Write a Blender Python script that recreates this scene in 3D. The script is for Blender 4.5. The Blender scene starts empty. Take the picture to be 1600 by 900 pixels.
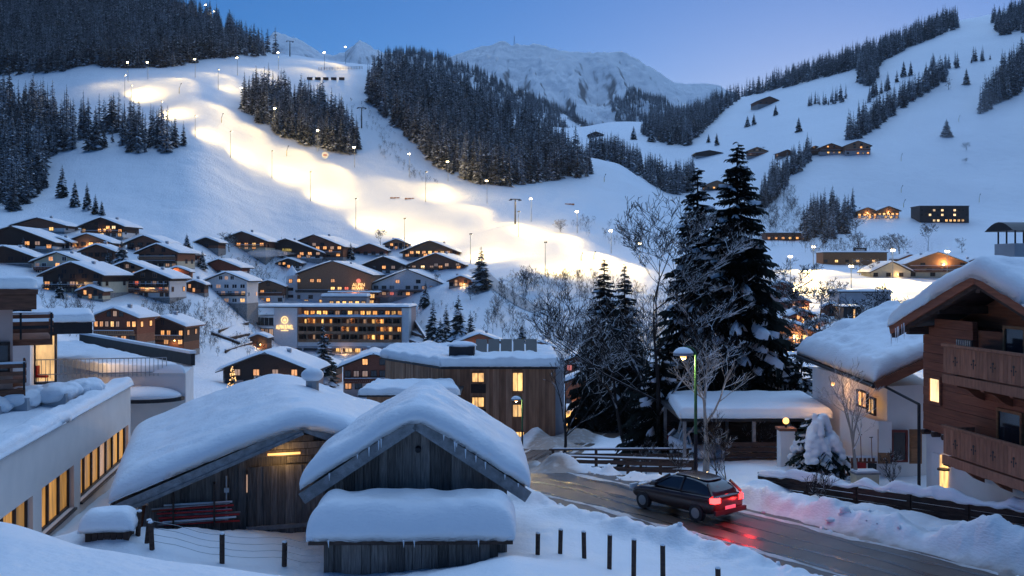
import bpy, bmesh, math, random
import numpy as np
from mathutils import Vector, Matrix
rng = random.Random(7)
SC = bpy.context.scene
COL = SC.collection
# ------------------------------------------------------------------ camera
F = 1555.0          # focal length in pixels of the 1600 x 900 photograph
HZ = 425.0          # pixel row of the horizon
EYE = 9.0           # camera height above the near road
cam_d = bpy.data.cameras.new('camera')
cam = bpy.data.objects.new('camera', cam_d); COL.objects.link(cam)
cam.location = (0, 0, EYE); cam.rotation_euler = (math.pi/2, 0, 0)
cam_d.sensor_width = 36.0; cam_d.lens = F/1600*36.0
cam_d.shift_y = -(450-HZ)/1600
cam_d.clip_start = 0.2; cam_d.clip_end = 20000
SC.camera = cam
# ------------------------------------------------------------------ sky and light
world = bpy.data.worlds.new('World'); SC.world = world; world.use_nodes = True
wn = world.node_tree.nodes; wl = world.node_tree.links
SUN_EL, SUN_ROT = math.radians(0.0), math.radians(18)
sky = wn.new('ShaderNodeTexSky'); sky.sky_type = 'NISHITA'; sky.sun_disc = False
sky.sun_elevation = SUN_EL; sky.sun_rotation = SUN_ROT
sky.altitude = 1000; sky.air_density = 0.8; sky.dust_density = 2.0; sky.ozone_density = 4.0
tint = wn.new('ShaderNodeMix'); tint.data_type = 'RGBA'; tint.blend_type = 'MULTIPLY'; tint.inputs[0].default_value = 1.0
tint.inputs[7].default_value = (1.15, 1.46, 1.40, 1)
bg = wn['Background']; bg.inputs['Strength'].default_value = 0.15
wl.new(sky.outputs[0], tint.inputs[6]); wl.new(tint.outputs[2], bg.inputs['Color'])
sun_d = bpy.data.lights.new('sun', 'SUN'); sun_d.energy = 0.72; sun_d.angle = math.radians(80)
sun_d.color = (0.43, 0.66, 1.0)
sun = bpy.data.objects.new('sun', sun_d); COL.objects.link(sun)
sun.rotation_euler = (math.radians(-27), 0, math.radians(-18))
vs = SC.view_settings
vs.view_transform = 'Standard'; vs.look = 'None'; vs.gamma = 1.0; vs.use_curve_mapping = False
vs.exposure = 1.5
cy = SC.cycles
cy.use_denoising = True; cy.max_bounces = 5; cy.diffuse_bounces = 3; cy.glossy_bounces = 2
cy.transmission_bounces = 2; cy.volume_bounces = 1; cy.transparent_max_bounces = 6
cy.caustics_reflective = False; cy.caustics_refractive = False; cy.sample_clamp_indirect = 4.0
cy.use_light_tree = True
# ------------------------------------------------------------------ helpers: pixels
def X(px, D): return (px-800.0)/F*D
def Zp(py, D): return EYE-(py-HZ)/F*D
def P(px, py, D): return Vector((X(px, D), D, Zp(py, D)))
# ------------------------------------------------------------------ helpers: materials
M = {}
def mat(name, col, rough=0.7, var=0.0, scale=3.0, stretch=(1, 1, 1), bump=0.0, bscale=None, metal=0.0, spec=0.3,
        rand=0.0, col2=None, coords='Object', emit=None, estr=0.0, detail=5):
    m = bpy.data.materials.new(name); m.use_nodes = True
    n = m.node_tree.nodes; l = m.node_tree.links; b = n['Principled BSDF']
    b.inputs['Roughness'].default_value = rough; b.inputs['Metallic'].default_value = metal
    b.inputs['Specular IOR Level'].default_value = spec
    b.inputs['Base Color'].default_value = (*col, 1)
    if var or bump or col2 or rand:
        tc = n.new('ShaderNodeTexCoord'); mp = n.new('ShaderNodeMapping'); mp.inputs['Scale'].default_value = stretch
        if coords == 'World':
            g = n.new('ShaderNodeNewGeometry'); l.new(g.outputs['Position'], mp.inputs['Vector'])
        else:
            l.new(tc.outputs['Object'], mp.inputs['Vector'])
        oi = n.new('ShaderNodeObjectInfo')
        nz = n.new('ShaderNodeTexNoise'); nz.noise_dimensions = '4D'
        mw = n.new('ShaderNodeMath'); mw.operation = 'MULTIPLY'; mw.inputs[1].default_value = 37.0 if rand else 0.0
        l.new(oi.outputs['Random'], mw.inputs[0]); l.new(mw.outputs[0], nz.inputs['W'])
        nz.inputs['Scale'].default_value = scale; nz.inputs['Detail'].default_value = detail
        l.new(mp.outputs[0], nz.inputs['Vector'])
        mx = n.new('ShaderNodeMix'); mx.data_type = 'RGBA'
        c2 = col2 if col2 else tuple(c*(1-var) for c in col)
        c1 = col if col2 else tuple(min(1, c*(1+var)) for c in col)
        mx.inputs[6].default_value = (*c1, 1); mx.inputs[7].default_value = (*c2, 1)
        cr = n.new('ShaderNodeMapRange'); cr.inputs[1].default_value = 0.3; cr.inputs[2].default_value = 0.7
        l.new(nz.outputs['Fac'], cr.inputs[0]); l.new(cr.outputs[0], mx.inputs[0])
        out = mx.outputs[2]
        if rand:
            hv = n.new('ShaderNodeHueSaturation'); mr = n.new('ShaderNodeMapRange')
            mr.inputs[3].default_value = 1-rand; mr.inputs[4].default_value = 1+rand
            l.new(oi.outputs['Random'], mr.inputs[0]); l.new(mr.outputs[0], hv.inputs['Value']); l.new(out, hv.inputs['Color'])
            out = hv.outputs[0]
        l.new(out, b.inputs['Base Color'])
        if bump:
            bp = n.new('ShaderNodeBump'); bp.inputs['Strength'].default_value = bump
            bp.inputs['Distance'].default_value = 0.05
            if bscale:
                nb = n.new('ShaderNodeTexNoise'); nb.inputs['Scale'].default_value = bscale; nb.inputs['Detail'].default_value = 6
                l.new(mp.outputs[0], nb.inputs['Vector']); l.new(nb.outputs['Fac'], bp.inputs['Height'])
            else: l.new(nz.outputs['Fac'], bp.inputs['Height'])
            l.new(bp.outputs[0], b.inputs['Normal'])
    if emit:
        b.inputs['Emission Color'].default_value = (*emit, 1); b.inputs['Emission Strength'].default_value = estr
    M[name] = m
    return m
def snow_mat(name, col, amp1, sc1, amp2, sc2, dist=0.3, layer=1.0, tracks=0.0):
    m = mat(name, col, 0.55, spec=0.25)
    n = m.node_tree.nodes; l = m.node_tree.links; b = n['Principled BSDF']
    g = n.new('ShaderNodeNewGeometry')
    a = n.new('ShaderNodeTexNoise'); a.inputs['Scale'].default_value = sc1; a.inputs['Detail'].default_value = 4
    c = n.new('ShaderNodeTexNoise'); c.inputs['Scale'].default_value = sc2; c.inputs['Detail'].default_value = 6
    mpl = n.new('ShaderNodeMapping'); mpl.inputs['Scale'].default_value = (1, 1, layer); l.new(g.outputs['Position'], mpl.inputs['Vector'])
    l.new(g.outputs['Position'], a.inputs['Vector']); l.new(mpl.outputs[0], c.inputs['Vector'])
    b1 = n.new('ShaderNodeBump'); b1.inputs['Strength'].default_value = amp1; b1.inputs['Distance'].default_value = dist
    b2 = n.new('ShaderNodeBump'); b2.inputs['Strength'].default_value = amp2; b2.inputs['Distance'].default_value = dist*0.15
    l.new(a.outputs['Fac'], b1.inputs['Height']); l.new(c.outputs['Fac'], b2.inputs['Height'])
    l.new(b1.outputs[0], b2.inputs['Normal']); l.new(b2.outputs[0], b.inputs['Normal'])
    if name == 'snow':
        at_ = n.new('ShaderNodeAttribute'); at_.attribute_name = 'dirt'; nd = n.new('ShaderNodeTexNoise'); nd.inputs['Scale'].default_value = 2.2; nd.inputs['Detail'].default_value = 7
        l.new(g.outputs['Position'], nd.inputs['Vector'])
        ad_ = n.new('ShaderNodeMath'); ad_.operation = 'MULTIPLY_ADD'; l.new(nd.outputs['Fac'], ad_.inputs[0]); ad_.inputs[1].default_value = 1.3; ad_.inputs[2].default_value = -.65
        sm = n.new('ShaderNodeMath'); sm.operation = 'ADD'; l.new(ad_.outputs[0], sm.inputs[0]); l.new(at_.outputs['Fac'], sm.inputs[1])
        ml_ = n.new('ShaderNodeMath'); ml_.operation = 'MULTIPLY'; ml_.use_clamp = True; l.new(sm.outputs[0], ml_.inputs[0]); l.new(at_.outputs['Fac'], ml_.inputs[1])
        mxd = n.new('ShaderNodeMix'); mxd.data_type = 'RGBA'; mxd.inputs[6].default_value = (*col, 1); mxd.inputs[7].default_value = (.30, .25, .22, 1)
        l.new(ml_.outputs[0], mxd.inputs[0]); l.new(mxd.outputs[2], b.inputs['Base Color'])
    if tracks:
        w = n.new('ShaderNodeTexWave'); w.wave_type = 'BANDS'; w.bands_direction = 'X'; w.wave_profile = 'SIN'
        w.inputs['Scale'].default_value = 0.30; w.inputs['Distortion'].default_value = 22.0; w.inputs['Detail'].default_value = 3; w.inputs['Detail Scale'].default_value = 0.35
        pw_ = n.new('ShaderNodeMath'); pw_.operation = 'POWER'; pw_.inputs[1].default_value = 5.0
        l.new(g.outputs['Position'], w.inputs['Vector']); l.new(w.outputs['Fac'], pw_.inputs[0])
        b3 = n.new('ShaderNodeBump'); b3.inputs['Strength'].default_value = tracks; b3.inputs['Distance'].default_value = 1.2; b3.invert = True
        l.new(pw_.outputs[0], b3.inputs['Height']); l.new(b2.outputs[0], b3.inputs['Normal']); l.new(b3.outputs[0], b.inputs['Normal'])
    return m
snow_mat('snow', (0.80, 0.82, 0.85), 0.30, 0.9, 0.55, 7.0, layer=2.6)
snow_mat('snow_far', (0.80, 0.82, 0.85), 0.45, 0.12, 0.8, 0.9, 1.5, tracks=0.10)
mat('asphalt', (0.050, 0.032, 0.025), 0.40, col2=(0.115, 0.082, 0.064), scale=0.9, coords='World', bump=0.3, bscale=25, detail=8)
mat('wet_asphalt', (0.022, 0.017, 0.015), 0.22, var=0.3, scale=2, coords='World', bump=0.2, bscale=20, spec=.5)
mat('dirty_snow', (0.42, 0.38, 0.36), 0.7, col2=(0.62, 0.61, 0.62), scale=3, coords='World', bump=1.0, bscale=7)
mat('barn_wood', (0.085, 0.072, 0.066), 0.85, col2=(0.22, 0.19, 0.17), scale=4, stretch=(6, 6, 0.5), bump=0.6, rand=0.45)
mat('grey_wood', (0.17, 0.165, 0.165), 0.8, col2=(0.32, 0.31, 0.31), scale=3, stretch=(1.5, 1.5, 1.5), bump=0.5, bscale=14, rand=0.15)
mat('dark_wood', (0.055, 0.034, 0.027), 0.8, var=0.4, scale=3, stretch=(1, 1, 5), bump=0.3, rand=0.2)
mat('brown_wood', (0.20, 0.082, 0.048), 0.75, var=0.35, scale=2, stretch=(1, 1, 6), bump=0.3, rand=0.2)
mat('chalet_wood', (0.32, 0.115, 0.062), 0.7, col2=(0.18, 0.062, 0.036), scale=1.2, stretch=(0.7, 0.7, 9), bump=0.35, rand=0.12)
mat('balcony_wood', (0.36, 0.17, 0.105), 0.75, col2=(0.22, 0.105, 0.065), scale=3, stretch=(3, 3, 0.6), bump=0.3, rand=0.18)
mat('tan_wood', (0.32, 0.17, 0.095), 0.75, var=0.3, scale=2, stretch=(1, 1, 6), bump=0.3, rand=0.2)
mat('rust_wood', (0.26, 0.080, 0.045), 0.75, var=0.3, scale=2, stretch=(1, 1, 6), bump=0.3, rand=0.2)
mat('warm_wood', (0.26, 0.13, 0.065), 0.7, var=0.3, scale=2, stretch=(1, 1, 4), bump=0.2, rand=0.1)
mat('plaster_white', (0.72, 0.70, 0.69), 0.85, var=0.06, scale=1.2, bump=0.15, bscale=30)
mat('plaster_pink', (0.62, 0.40, 0.33), 0.85, var=0.08, scale=1.0, bump=0.15, bscale=30)
mat('plaster_cream', (0.62, 0.55, 0.40), 0.85, var=0.08, scale=1.0, bump=0.15, bscale=30)
mat('plaster_grey', (0.40, 0.40, 0.42), 0.85, var=0.08, scale=1.0)
mat('stone', (0.28, 0.27, 0.26), 0.9, var=0.35, scale=2.5, bump=0.6)
mat('metal_dark', (0.030, 0.030, 0.034), 0.5, var=0.2, metal=0.2)
mat('metal_grey', (0.32, 0.34, 0.36), 0.45, var=0.15, metal=0.7)
mat('metal_green', (0.035, 0.12, 0.05), 0.45, var=0.2)
mat('glass_dark', (0.02, 0.025, 0.035), 0.08, spec=0.6)
mat('bark', (0.045, 0.036, 0.030), 0.9, var=0.4, scale=5, stretch=(1, 1, 0.3), bump=0.6)
mat('red_paint', (0.45, 0.03, 0.03), 0.5, var=0.2)
mat('white_paint', (0.75, 0.75, 0.75), 0.5, var=0.05)
mat('yellow_paint', (0.55, 0.42, 0.08), 0.6, var=0.2)
mat('rock', (0.10, 0.09, 0.085), 0.9, var=0.4, scale=1.0, bump=0.6)
def emis(name, col, s, vary=0.35, base=(0.5, 0.4, 0.3), stretch=(2.2, 2.2, .5)):
    m = mat(name, base, 0.4)
    n = m.node_tree.nodes; l = m.node_tree.links; b = n['Principled BSDF']
    b.inputs['Emission Color'].default_value = (*col, 1)
    oi = n.new('ShaderNodeObjectInfo'); tc = n.new('ShaderNodeTexCoord')
    nz = n.new('ShaderNodeTexNoise'); nz.noise_dimensions = '4D'; nz.inputs['Scale'].default_value = 3.0
    mw = n.new('ShaderNodeMath'); mw.operation = 'MULTIPLY'; mw.inputs[1].default_value = 50
    l.new(oi.outputs['Random'], mw.inputs[0]); l.new(mw.outputs[0], nz.inputs['W']); mp = n.new('ShaderNodeMapping'); mp.inputs['Scale'].default_value = stretch; l.new(tc.outputs['Object'], mp.inputs['Vector']); l.new(mp.outputs[0], nz.inputs['Vector'])
    mr = n.new('ShaderNodeMapRange'); mr.inputs[1].default_value = 0.3; mr.inputs[2].default_value = 0.7
    mr.inputs[3].default_value = s*(1-vary); mr.inputs[4].default_value = s*(1+vary)
    l.new(nz.outputs['Fac'], mr.inputs[0])
    m2 = n.new('ShaderNodeMath'); m2.operation = 'MULTIPLY'
    r2 = n.new('ShaderNodeMapRange'); r2.inputs[3].default_value = 0.35; r2.inputs[4].default_value = 1.3
    l.new(oi.outputs['Random'], r2.inputs[0]); l.new(mr.outputs[0], m2.inputs[0]); l.new(r2.outputs[0], m2.inputs[1])
    l.new(m2.outputs[0], b.inputs['Emission Strength'])
    return m
WIN = 0.48
emis('lit_orange', (1.0, 0.40, 0.09), 1.0*WIN, .6)
emis('lit_yellow', (1.0, 0.53, 0.15), 1.1*WIN, .6)
emis('lit_warm', (1.0, 0.66, 0.30), 1.3*WIN, 0.5)
emis('lit_red', (1.0, 0.16, 0.06), 0.7*WIN)
emis('lit_dim', (1.0, 0.55, 0.30), 0.25*WIN)
emis('bulb', (1.0, 0.76, 0.40), 14.0, 0.0)
emis('bulb_small', (1.0, 0.46, 0.11), 0.85, 0.0)
emis('sign_light', (1.0, 0.62, 0.22), 0.55, 0.0)
emis('sign_yellow', (1.0, 0.72, 0.10), 0.4, 0.0)
emis('tail_lamp', (1.0, 0.02, 0.02), 5.0, 0.0, (0.5, 0.02, 0.02))
def needle_mat(name, col, snow, lo, hi, scale):
    m = mat(name, col, 0.8, spec=0.15)
    n = m.node_tree.nodes; l = m.node_tree.links; b = n['Principled BSDF']
    g = n.new('ShaderNodeNewGeometry'); sx = n.new('ShaderNodeSeparateXYZ'); l.new(g.outputs['Normal'], sx.inputs[0])
    ab = n.new('ShaderNodeMath'); ab.operation = 'ABSOLUTE'; l.new(sx.outputs[2], ab.inputs[0])
    nz = n.new('ShaderNodeTexNoise'); nz.inputs['Scale'].default_value = scale; nz.inputs['Detail'].default_value = 2
    l.new(g.outputs['Position'], nz.inputs['Vector'])
    ml = n.new('ShaderNodeMath'); ml.operation = 'MULTIPLY'; l.new(ab.outputs[0], ml.inputs[0]); l.new(nz.outputs['Fac'], ml.inputs[1])
    mr = n.new('ShaderNodeMapRange'); mr.inputs[1].default_value = lo; mr.inputs[2].default_value = hi
    l.new(ml.outputs[0], mr.inputs[0])
    mx = n.new('ShaderNodeMix'); mx.data_type = 'RGBA'; mx.inputs[6].default_value = (*col, 1); mx.inputs[7].default_value = (*snow, 1)
    l.new(mr.outputs[0], mx.inputs[0]); l.new(mx.outputs[2], b.inputs['Base Color'])
    return m
needle_mat('needles', (0.012, 0.020, 0.015), (0.6, 0.63, 0.68), 0.46, 0.62, 2.5)
needle_mat('needles_dark', (0.008, 0.013, 0.010), (0.5, 0.53, 0.58), 0.54, 0.66, 1.5)
needle_mat('needles_frost', (0.012, 0.018, 0.015), (0.52, 0.55, 0.60), 0.22, 0.52, 0.6)
needle_mat('needles_deep', (0.010, 0.015, 0.013), (0.45, 0.48, 0.53), 0.32, 0.58, 0.6)
needle_mat('twig_dark', (0.030, 0.025, 0.024), (0.45, 0.47, 0.52), 0.36, 0.55, 1.5)
needle_mat('branch_snow', (0.030, 0.024, 0.022), (0.70, 0.72, 0.76), 0.26, 0.42, 1.5)
needle_mat('birch_bark', (0.30, 0.28, 0.26), (0.75, 0.77, 0.80), 0.25, 0.35, 2.0)
# ------------------------------------------------------------------ helpers: meshes
class MB:
    def __init__(s): s.v = []; s.f = []; s.m = []; s.cur = 0
    def add(s, vs_, fs):
        o = len(s.v); s.v += [tuple(p) for p in vs_]
        for f in fs: s.f.append(tuple(i+o for i in f)); s.m.append(s.cur)
        return s
    def box(s, x0, x1, y0, y1, z0, z1):
        return s.add([(x0, y0, z0), (x1, y0, z0), (x1, y1, z0), (x0, y1, z0), (x0, y0, z1), (x1, y0, z1), (x1, y1, z1), (x0, y1, z1)],
                     [(3, 2, 1, 0), (4, 5, 6, 7), (0, 1, 5, 4), (1, 2, 6, 5), (2, 3, 7, 6), (3, 0, 4, 7)])
    def prism(s, poly, z0, z1):          # poly: list of (x, y), extruded in z
        n = len(poly)
        return s.add([(x, y, z0) for x, y in poly]+[(x, y, z1) for x, y in poly],
                     [tuple(range(n-1, -1, -1)), tuple(range(n, 2*n))]+[(i, (i+1) % n, n+(i+1) % n, n+i) for i in range(n)])
    def prism_y(s, poly, y0, y1):        # poly: list of (x, z), extruded in y
        n = len(poly)
        return s.add([(x, y0, z) for x, z in poly]+[(x, y1, z) for x, z in poly],
                     [tuple(range(n)), tuple(range(2*n-1, n-1, -1))]+[(i, n+i, n+(i+1) % n, (i+1) % n) for i in range(n)])
    def tube(s, p0, p1, r0, r1=None, n=6, cap=True):
        p0 = Vector(p0); p1 = Vector(p1); r1 = r0 if r1 is None else r1
        d = (p1-p0)
        if d.length < 1e-6: return s
        d.normalize(); a = d.orthogonal().normalized(); b = d.cross(a)
        vv = []
        for p, r in ((p0, r0), (p1, r1)):
            for i in range(n):
                t = 2*math.pi*i/n; vv.append(p+a*(r*math.cos(t))+b*(r*math.sin(t)))
        ff = [(i, (i+1) % n, n+(i+1) % n, n+i) for i in range(n)]
        if cap: ff += [tuple(range(n-1, -1, -1)), tuple(range(n, 2*n))]
        return s.add(vv, ff)
    def bar(s, p0, p1, w, h):            # box along p0-p1, w sideways, h upwards
        p0 = Vector(p0); p1 = Vector(p1); d = (p1-p0).normalized()
        a = d.cross(Vector((0, 0, 1)))
        a = a.normalized() if a.length > 1e-4 else Vector((1, 0, 0))
        b = a.cross(d).normalized()
        vv = [p+a*(sx*w/2)+b*(sz*h/2) for p in (p0, p1) for sx, sz in ((-1, -1), (1, -1), (1, 1), (-1, 1))]
        return s.add(vv, [(0, 1, 2, 3), (7, 6, 5, 4), (0, 4, 5, 1), (1, 5, 6, 2), (2, 6, 7, 3), (3, 7, 4, 0)])
    def ball(s, c, rx, ry=None, rz=None, n=10, m=6, jit=0.0, seed=0, zmin=-1.0):
        ry = rx if ry is None else ry; rz = rx if rz is None else rz; r_ = random.Random(seed)
        vv = []
        for j in range(m+1):
            ph = -math.pi/2+math.pi*j/m; zz = max(math.sin(ph), zmin)
            for i in range(n):
                t = 2*math.pi*i/n; k = 1+jit*(r_.random()-0.5)
                vv.append((c[0]+rx*k*math.cos(ph)*math.cos(t), c[1]+ry*k*math.cos(ph)*math.sin(t), c[2]+rz*k*zz))
        ff = [(j*n+i, j*n+(i+1) % n, (j+1)*n+(i+1) % n, (j+1)*n+i) for j in range(m) for i in range(n)]
        return s.add(vv, ff)
    def mesh(s, name, mats, smooth=False):
        me = bpy.data.meshes.new(name); me.from_pydata(s.v, [], s.f)
        for k in (mats if isinstance(mats, (list, tuple)) else [mats]): me.materials.append(M[k])
        if isinstance(mats, (list, tuple)) and len(mats) > 1: me.polygons.foreach_set('material_index', s.m)
        if smooth: me.polygons.foreach_set('use_smooth', [True]*len(s.f))
        me.update(); return me
    def build(s, name, mats, parent=None, smooth=False):
        return link(name, s.mesh(name, mats, smooth), parent)
def link(name, data, parent=None):
    o = bpy.data.objects.new(name, data); COL.objects.link(o)
    if parent is not None: o.parent = parent
    return o
def tag(o, label=None, cat=None, group=None, kind=None):
    if label: o['label'] = label
    if cat: o['category'] = cat
    if group: o['group'] = group
    if kind: o['kind'] = kind
    return o
def thing(name, label, cat, loc=(0, 0, 0), rz=0.0, group=None):
    o = link(name, None); o.location = loc; o.rotation_euler = (0, 0, rz)
    o.empty_display_size = 0.5
    return tag(o, label, cat, group)
def children_of(o, table):
    return table.get(o, [])
def copy_tree(o, parent=None):
    c = o.copy(); COL.objects.link(c); c.parent = parent
    for ch in o.children: copy_tree(ch, c)
    return c
def lamp(name, parent, loc, watts, col=(1, 0.75, 0.45), radius=0.25, kind='POINT', aim=None, cone=120):
    d = bpy.data.lights.new(name, kind); d.energy = watts; d.color = col; d.shadow_soft_size = radius
    o = link(name, d, parent); o.location = loc
    if kind == 'SPOT':
        d.spot_size = math.radians(cone); d.spot_blend = 1.0
        o.rotation_euler = Vector(aim).to_track_quat('-Z', 'Y').to_euler()
    return o
# ------------------------------------------------------------------ noise
def _h(ix, iy, seed):
    n = (ix*374761393+iy*668265263+seed*1274126177) & 0xFFFFFFFF
    n = ((n ^ (n >> 13))*1274126177) & 0xFFFFFFFF
    return ((n ^ (n >> 16)) & 0xFFFF)/65535.0
def vnoise(x, y, seed=0):
    x = np.asarray(x, float); y = np.asarray(y, float)
    ix = np.floor(x).astype(np.int64); iy = np.floor(y).astype(np.int64)
    fx = x-ix; fy = y-iy; fx = fx*fx*(3-2*fx); fy = fy*fy*(3-2*fy)
    a = _h(ix, iy, seed); b = _h(ix+1, iy, seed); c = _h(ix, iy+1, seed); d = _h(ix+1, iy+1, seed)
    return (a*(1-fx)+b*fx)*(1-fy)+(c*(1-fx)+d*fx)*fy-0.5
def fbm(x, y, seed=0, o=4):
    s = 0; a = 1.0
    for k in range(o): s = s+a*vnoise(np.asarray(x)*2**k, np.asarray(y)*2**k, seed+k); a *= 0.5
    return s
def grid_mesh(name, V, mats, parent=None, smooth=True, close=False):
    """V: (rows, cols, 3) array of points"""
    r, c = V.shape[:2]
    idx = np.arange(r*c).reshape(r, c)
    f = np.stack([idx[:-1, :-1], idx[:-1, 1:], idx[1:, 1:], idx[1:, :-1]], -1).reshape(-1, 4)
    me = bpy.data.meshes.new(name)
    me.vertices.add(r*c); me.vertices.foreach_set('co', V.reshape(-1).astype(np.float32))
    me.loops.add(f.size); me.loops.foreach_set('vertex_index', f.reshape(-1).astype(np.int32))
    me.polygons.add(len(f)); me.polygons.foreach_set('loop_start', (np.arange(len(f))*4).astype(np.int32))
    me.polygons.foreach_set('loop_total', np.full(len(f), 4, np.int32))
    if smooth: me.polygons.foreach_set('use_smooth', np.ones(len(f), bool))
    for k in (mats if isinstance(mats, (list, tuple)) else [mats]): me.materials.append(M[k])
    me.update(calc_edges=True); me.validate()
    return link(name, me, parent)
def snow_pad(name, corner, thick, nu=24, nv=24, rim=0.35, parent=None, fold=None, lump=0.05, seed=1, soft=0.06, material='snow', over=0.0, sag=0.0):
    """snow lying on a surface: corner(u, v) gives surface points for arrays u, v in 0..1; rounded rim"""
    def spaced(n):
        t = np.linspace(0, 1, n); return t*t*(3-2*t)*0.6+t*0.4
    u, v = np.meshgrid(spaced(nu), spaced(nv))
    B = corner(u, v)
    lu = np.linalg.norm(corner(np.array(1.0), np.array(.5))-corner(np.array(0.0), np.array(.5)))
    lv = np.linalg.norm(corner(np.array(.5), np.array(1.0))-corner(np.array(.5), np.array(0.0)))
    if fold: lu = fold
    def prof(d): return np.sqrt(np.clip(1-(1-np.clip(d/rim, 0, 1))**2, 0, 1))
    e = np.minimum(prof(np.minimum(u, 1-u)*lu), prof(np.minimum(v, 1-v)*lv))
    # softer product in the corners
    e = prof(np.minimum(u, 1-u)*lu)*prof(np.minimum(v, 1-v)*lv)
    h = thick*e*(1+lump*4*fbm(B[..., 0]*1.1+seed, B[..., 1]*1.1, seed, 3))
    T = B.copy(); T[..., 2] += h
    C = B.mean(axis=(0, 1))
    bulge = 4*e*(1-e)*over
    out = B-C; out[..., 2] = 0; ln = np.linalg.norm(out, axis=-1, keepdims=True)+1e-6
    T += out/ln*bulge[..., None]
    if sag:
        ed = 1-np.clip(np.minimum(np.minimum(u, 1-u)*lu, np.minimum(v, 1-v)*lv)/(rim*0.5), 0, 1)
        T[..., 2] -= ed*(sag*(0.6+1.2*np.abs(fbm(B[..., 0]*2, B[..., 1]*2+B[..., 2], seed+5, 3))))
    Bt = B.copy(); Bt[..., 2] += 0.01
    # close with an underside
    r, c = T.shape[:2]
    o = grid_mesh(name, T, material, parent)
    if sag or over:
        bm = bmesh.new(); bm.from_mesh(o.data); bm.verts.ensure_lookup_table(); bv = list(bm.verts)
        border = [k for k in range(c)]+[k*c+c-1 for k in range(1, r)]+[(r-1)*c+k for k in range(c-2, -1, -1)]+[k*c for k in range(r-2, 0, -1)]
        low = [bm.verts.new(Bt.reshape(-1, 3)[k]) for k in border]
        n = len(border)
        for k in range(n):
            try: bm.faces.new((bv[border[(k+1) % n]], bv[border[k]], low[k], low[(k+1) % n]))
            except ValueError: pass
        bm.to_mesh(o.data); bm.free(); o.data.polygons.foreach_set('use_smooth', [True]*len(o.data.polygons))
    return o
def gable_surface(xm, hw, y0, y1, zr, drop, soft=0.08, over_x=0.0):
    def fn(u, v):
        t = (np.asarray(u)*2-1); a = np.sqrt(t*t+soft*soft)-soft*0.5
        z = zr-a*drop+0*v
        return np.stack([xm+t*(hw+over_x)+0*v, y0+(y1-y0)*np.asarray(v)+0*u, z], -1)
    return fn
def quad_surface(A, B, C, D_):
    A, B, C, D_ = [np.array(k, float) for k in (A, B, C, D_)]
    def fn(u, v):
        u = np.asarray(u)[..., None]; v = np.asarray(v)[..., None]
        return A*(1-u)*(1-v)+B*u*(1-v)+C*u*v+D_*(1-u)*v
    return fn
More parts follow.
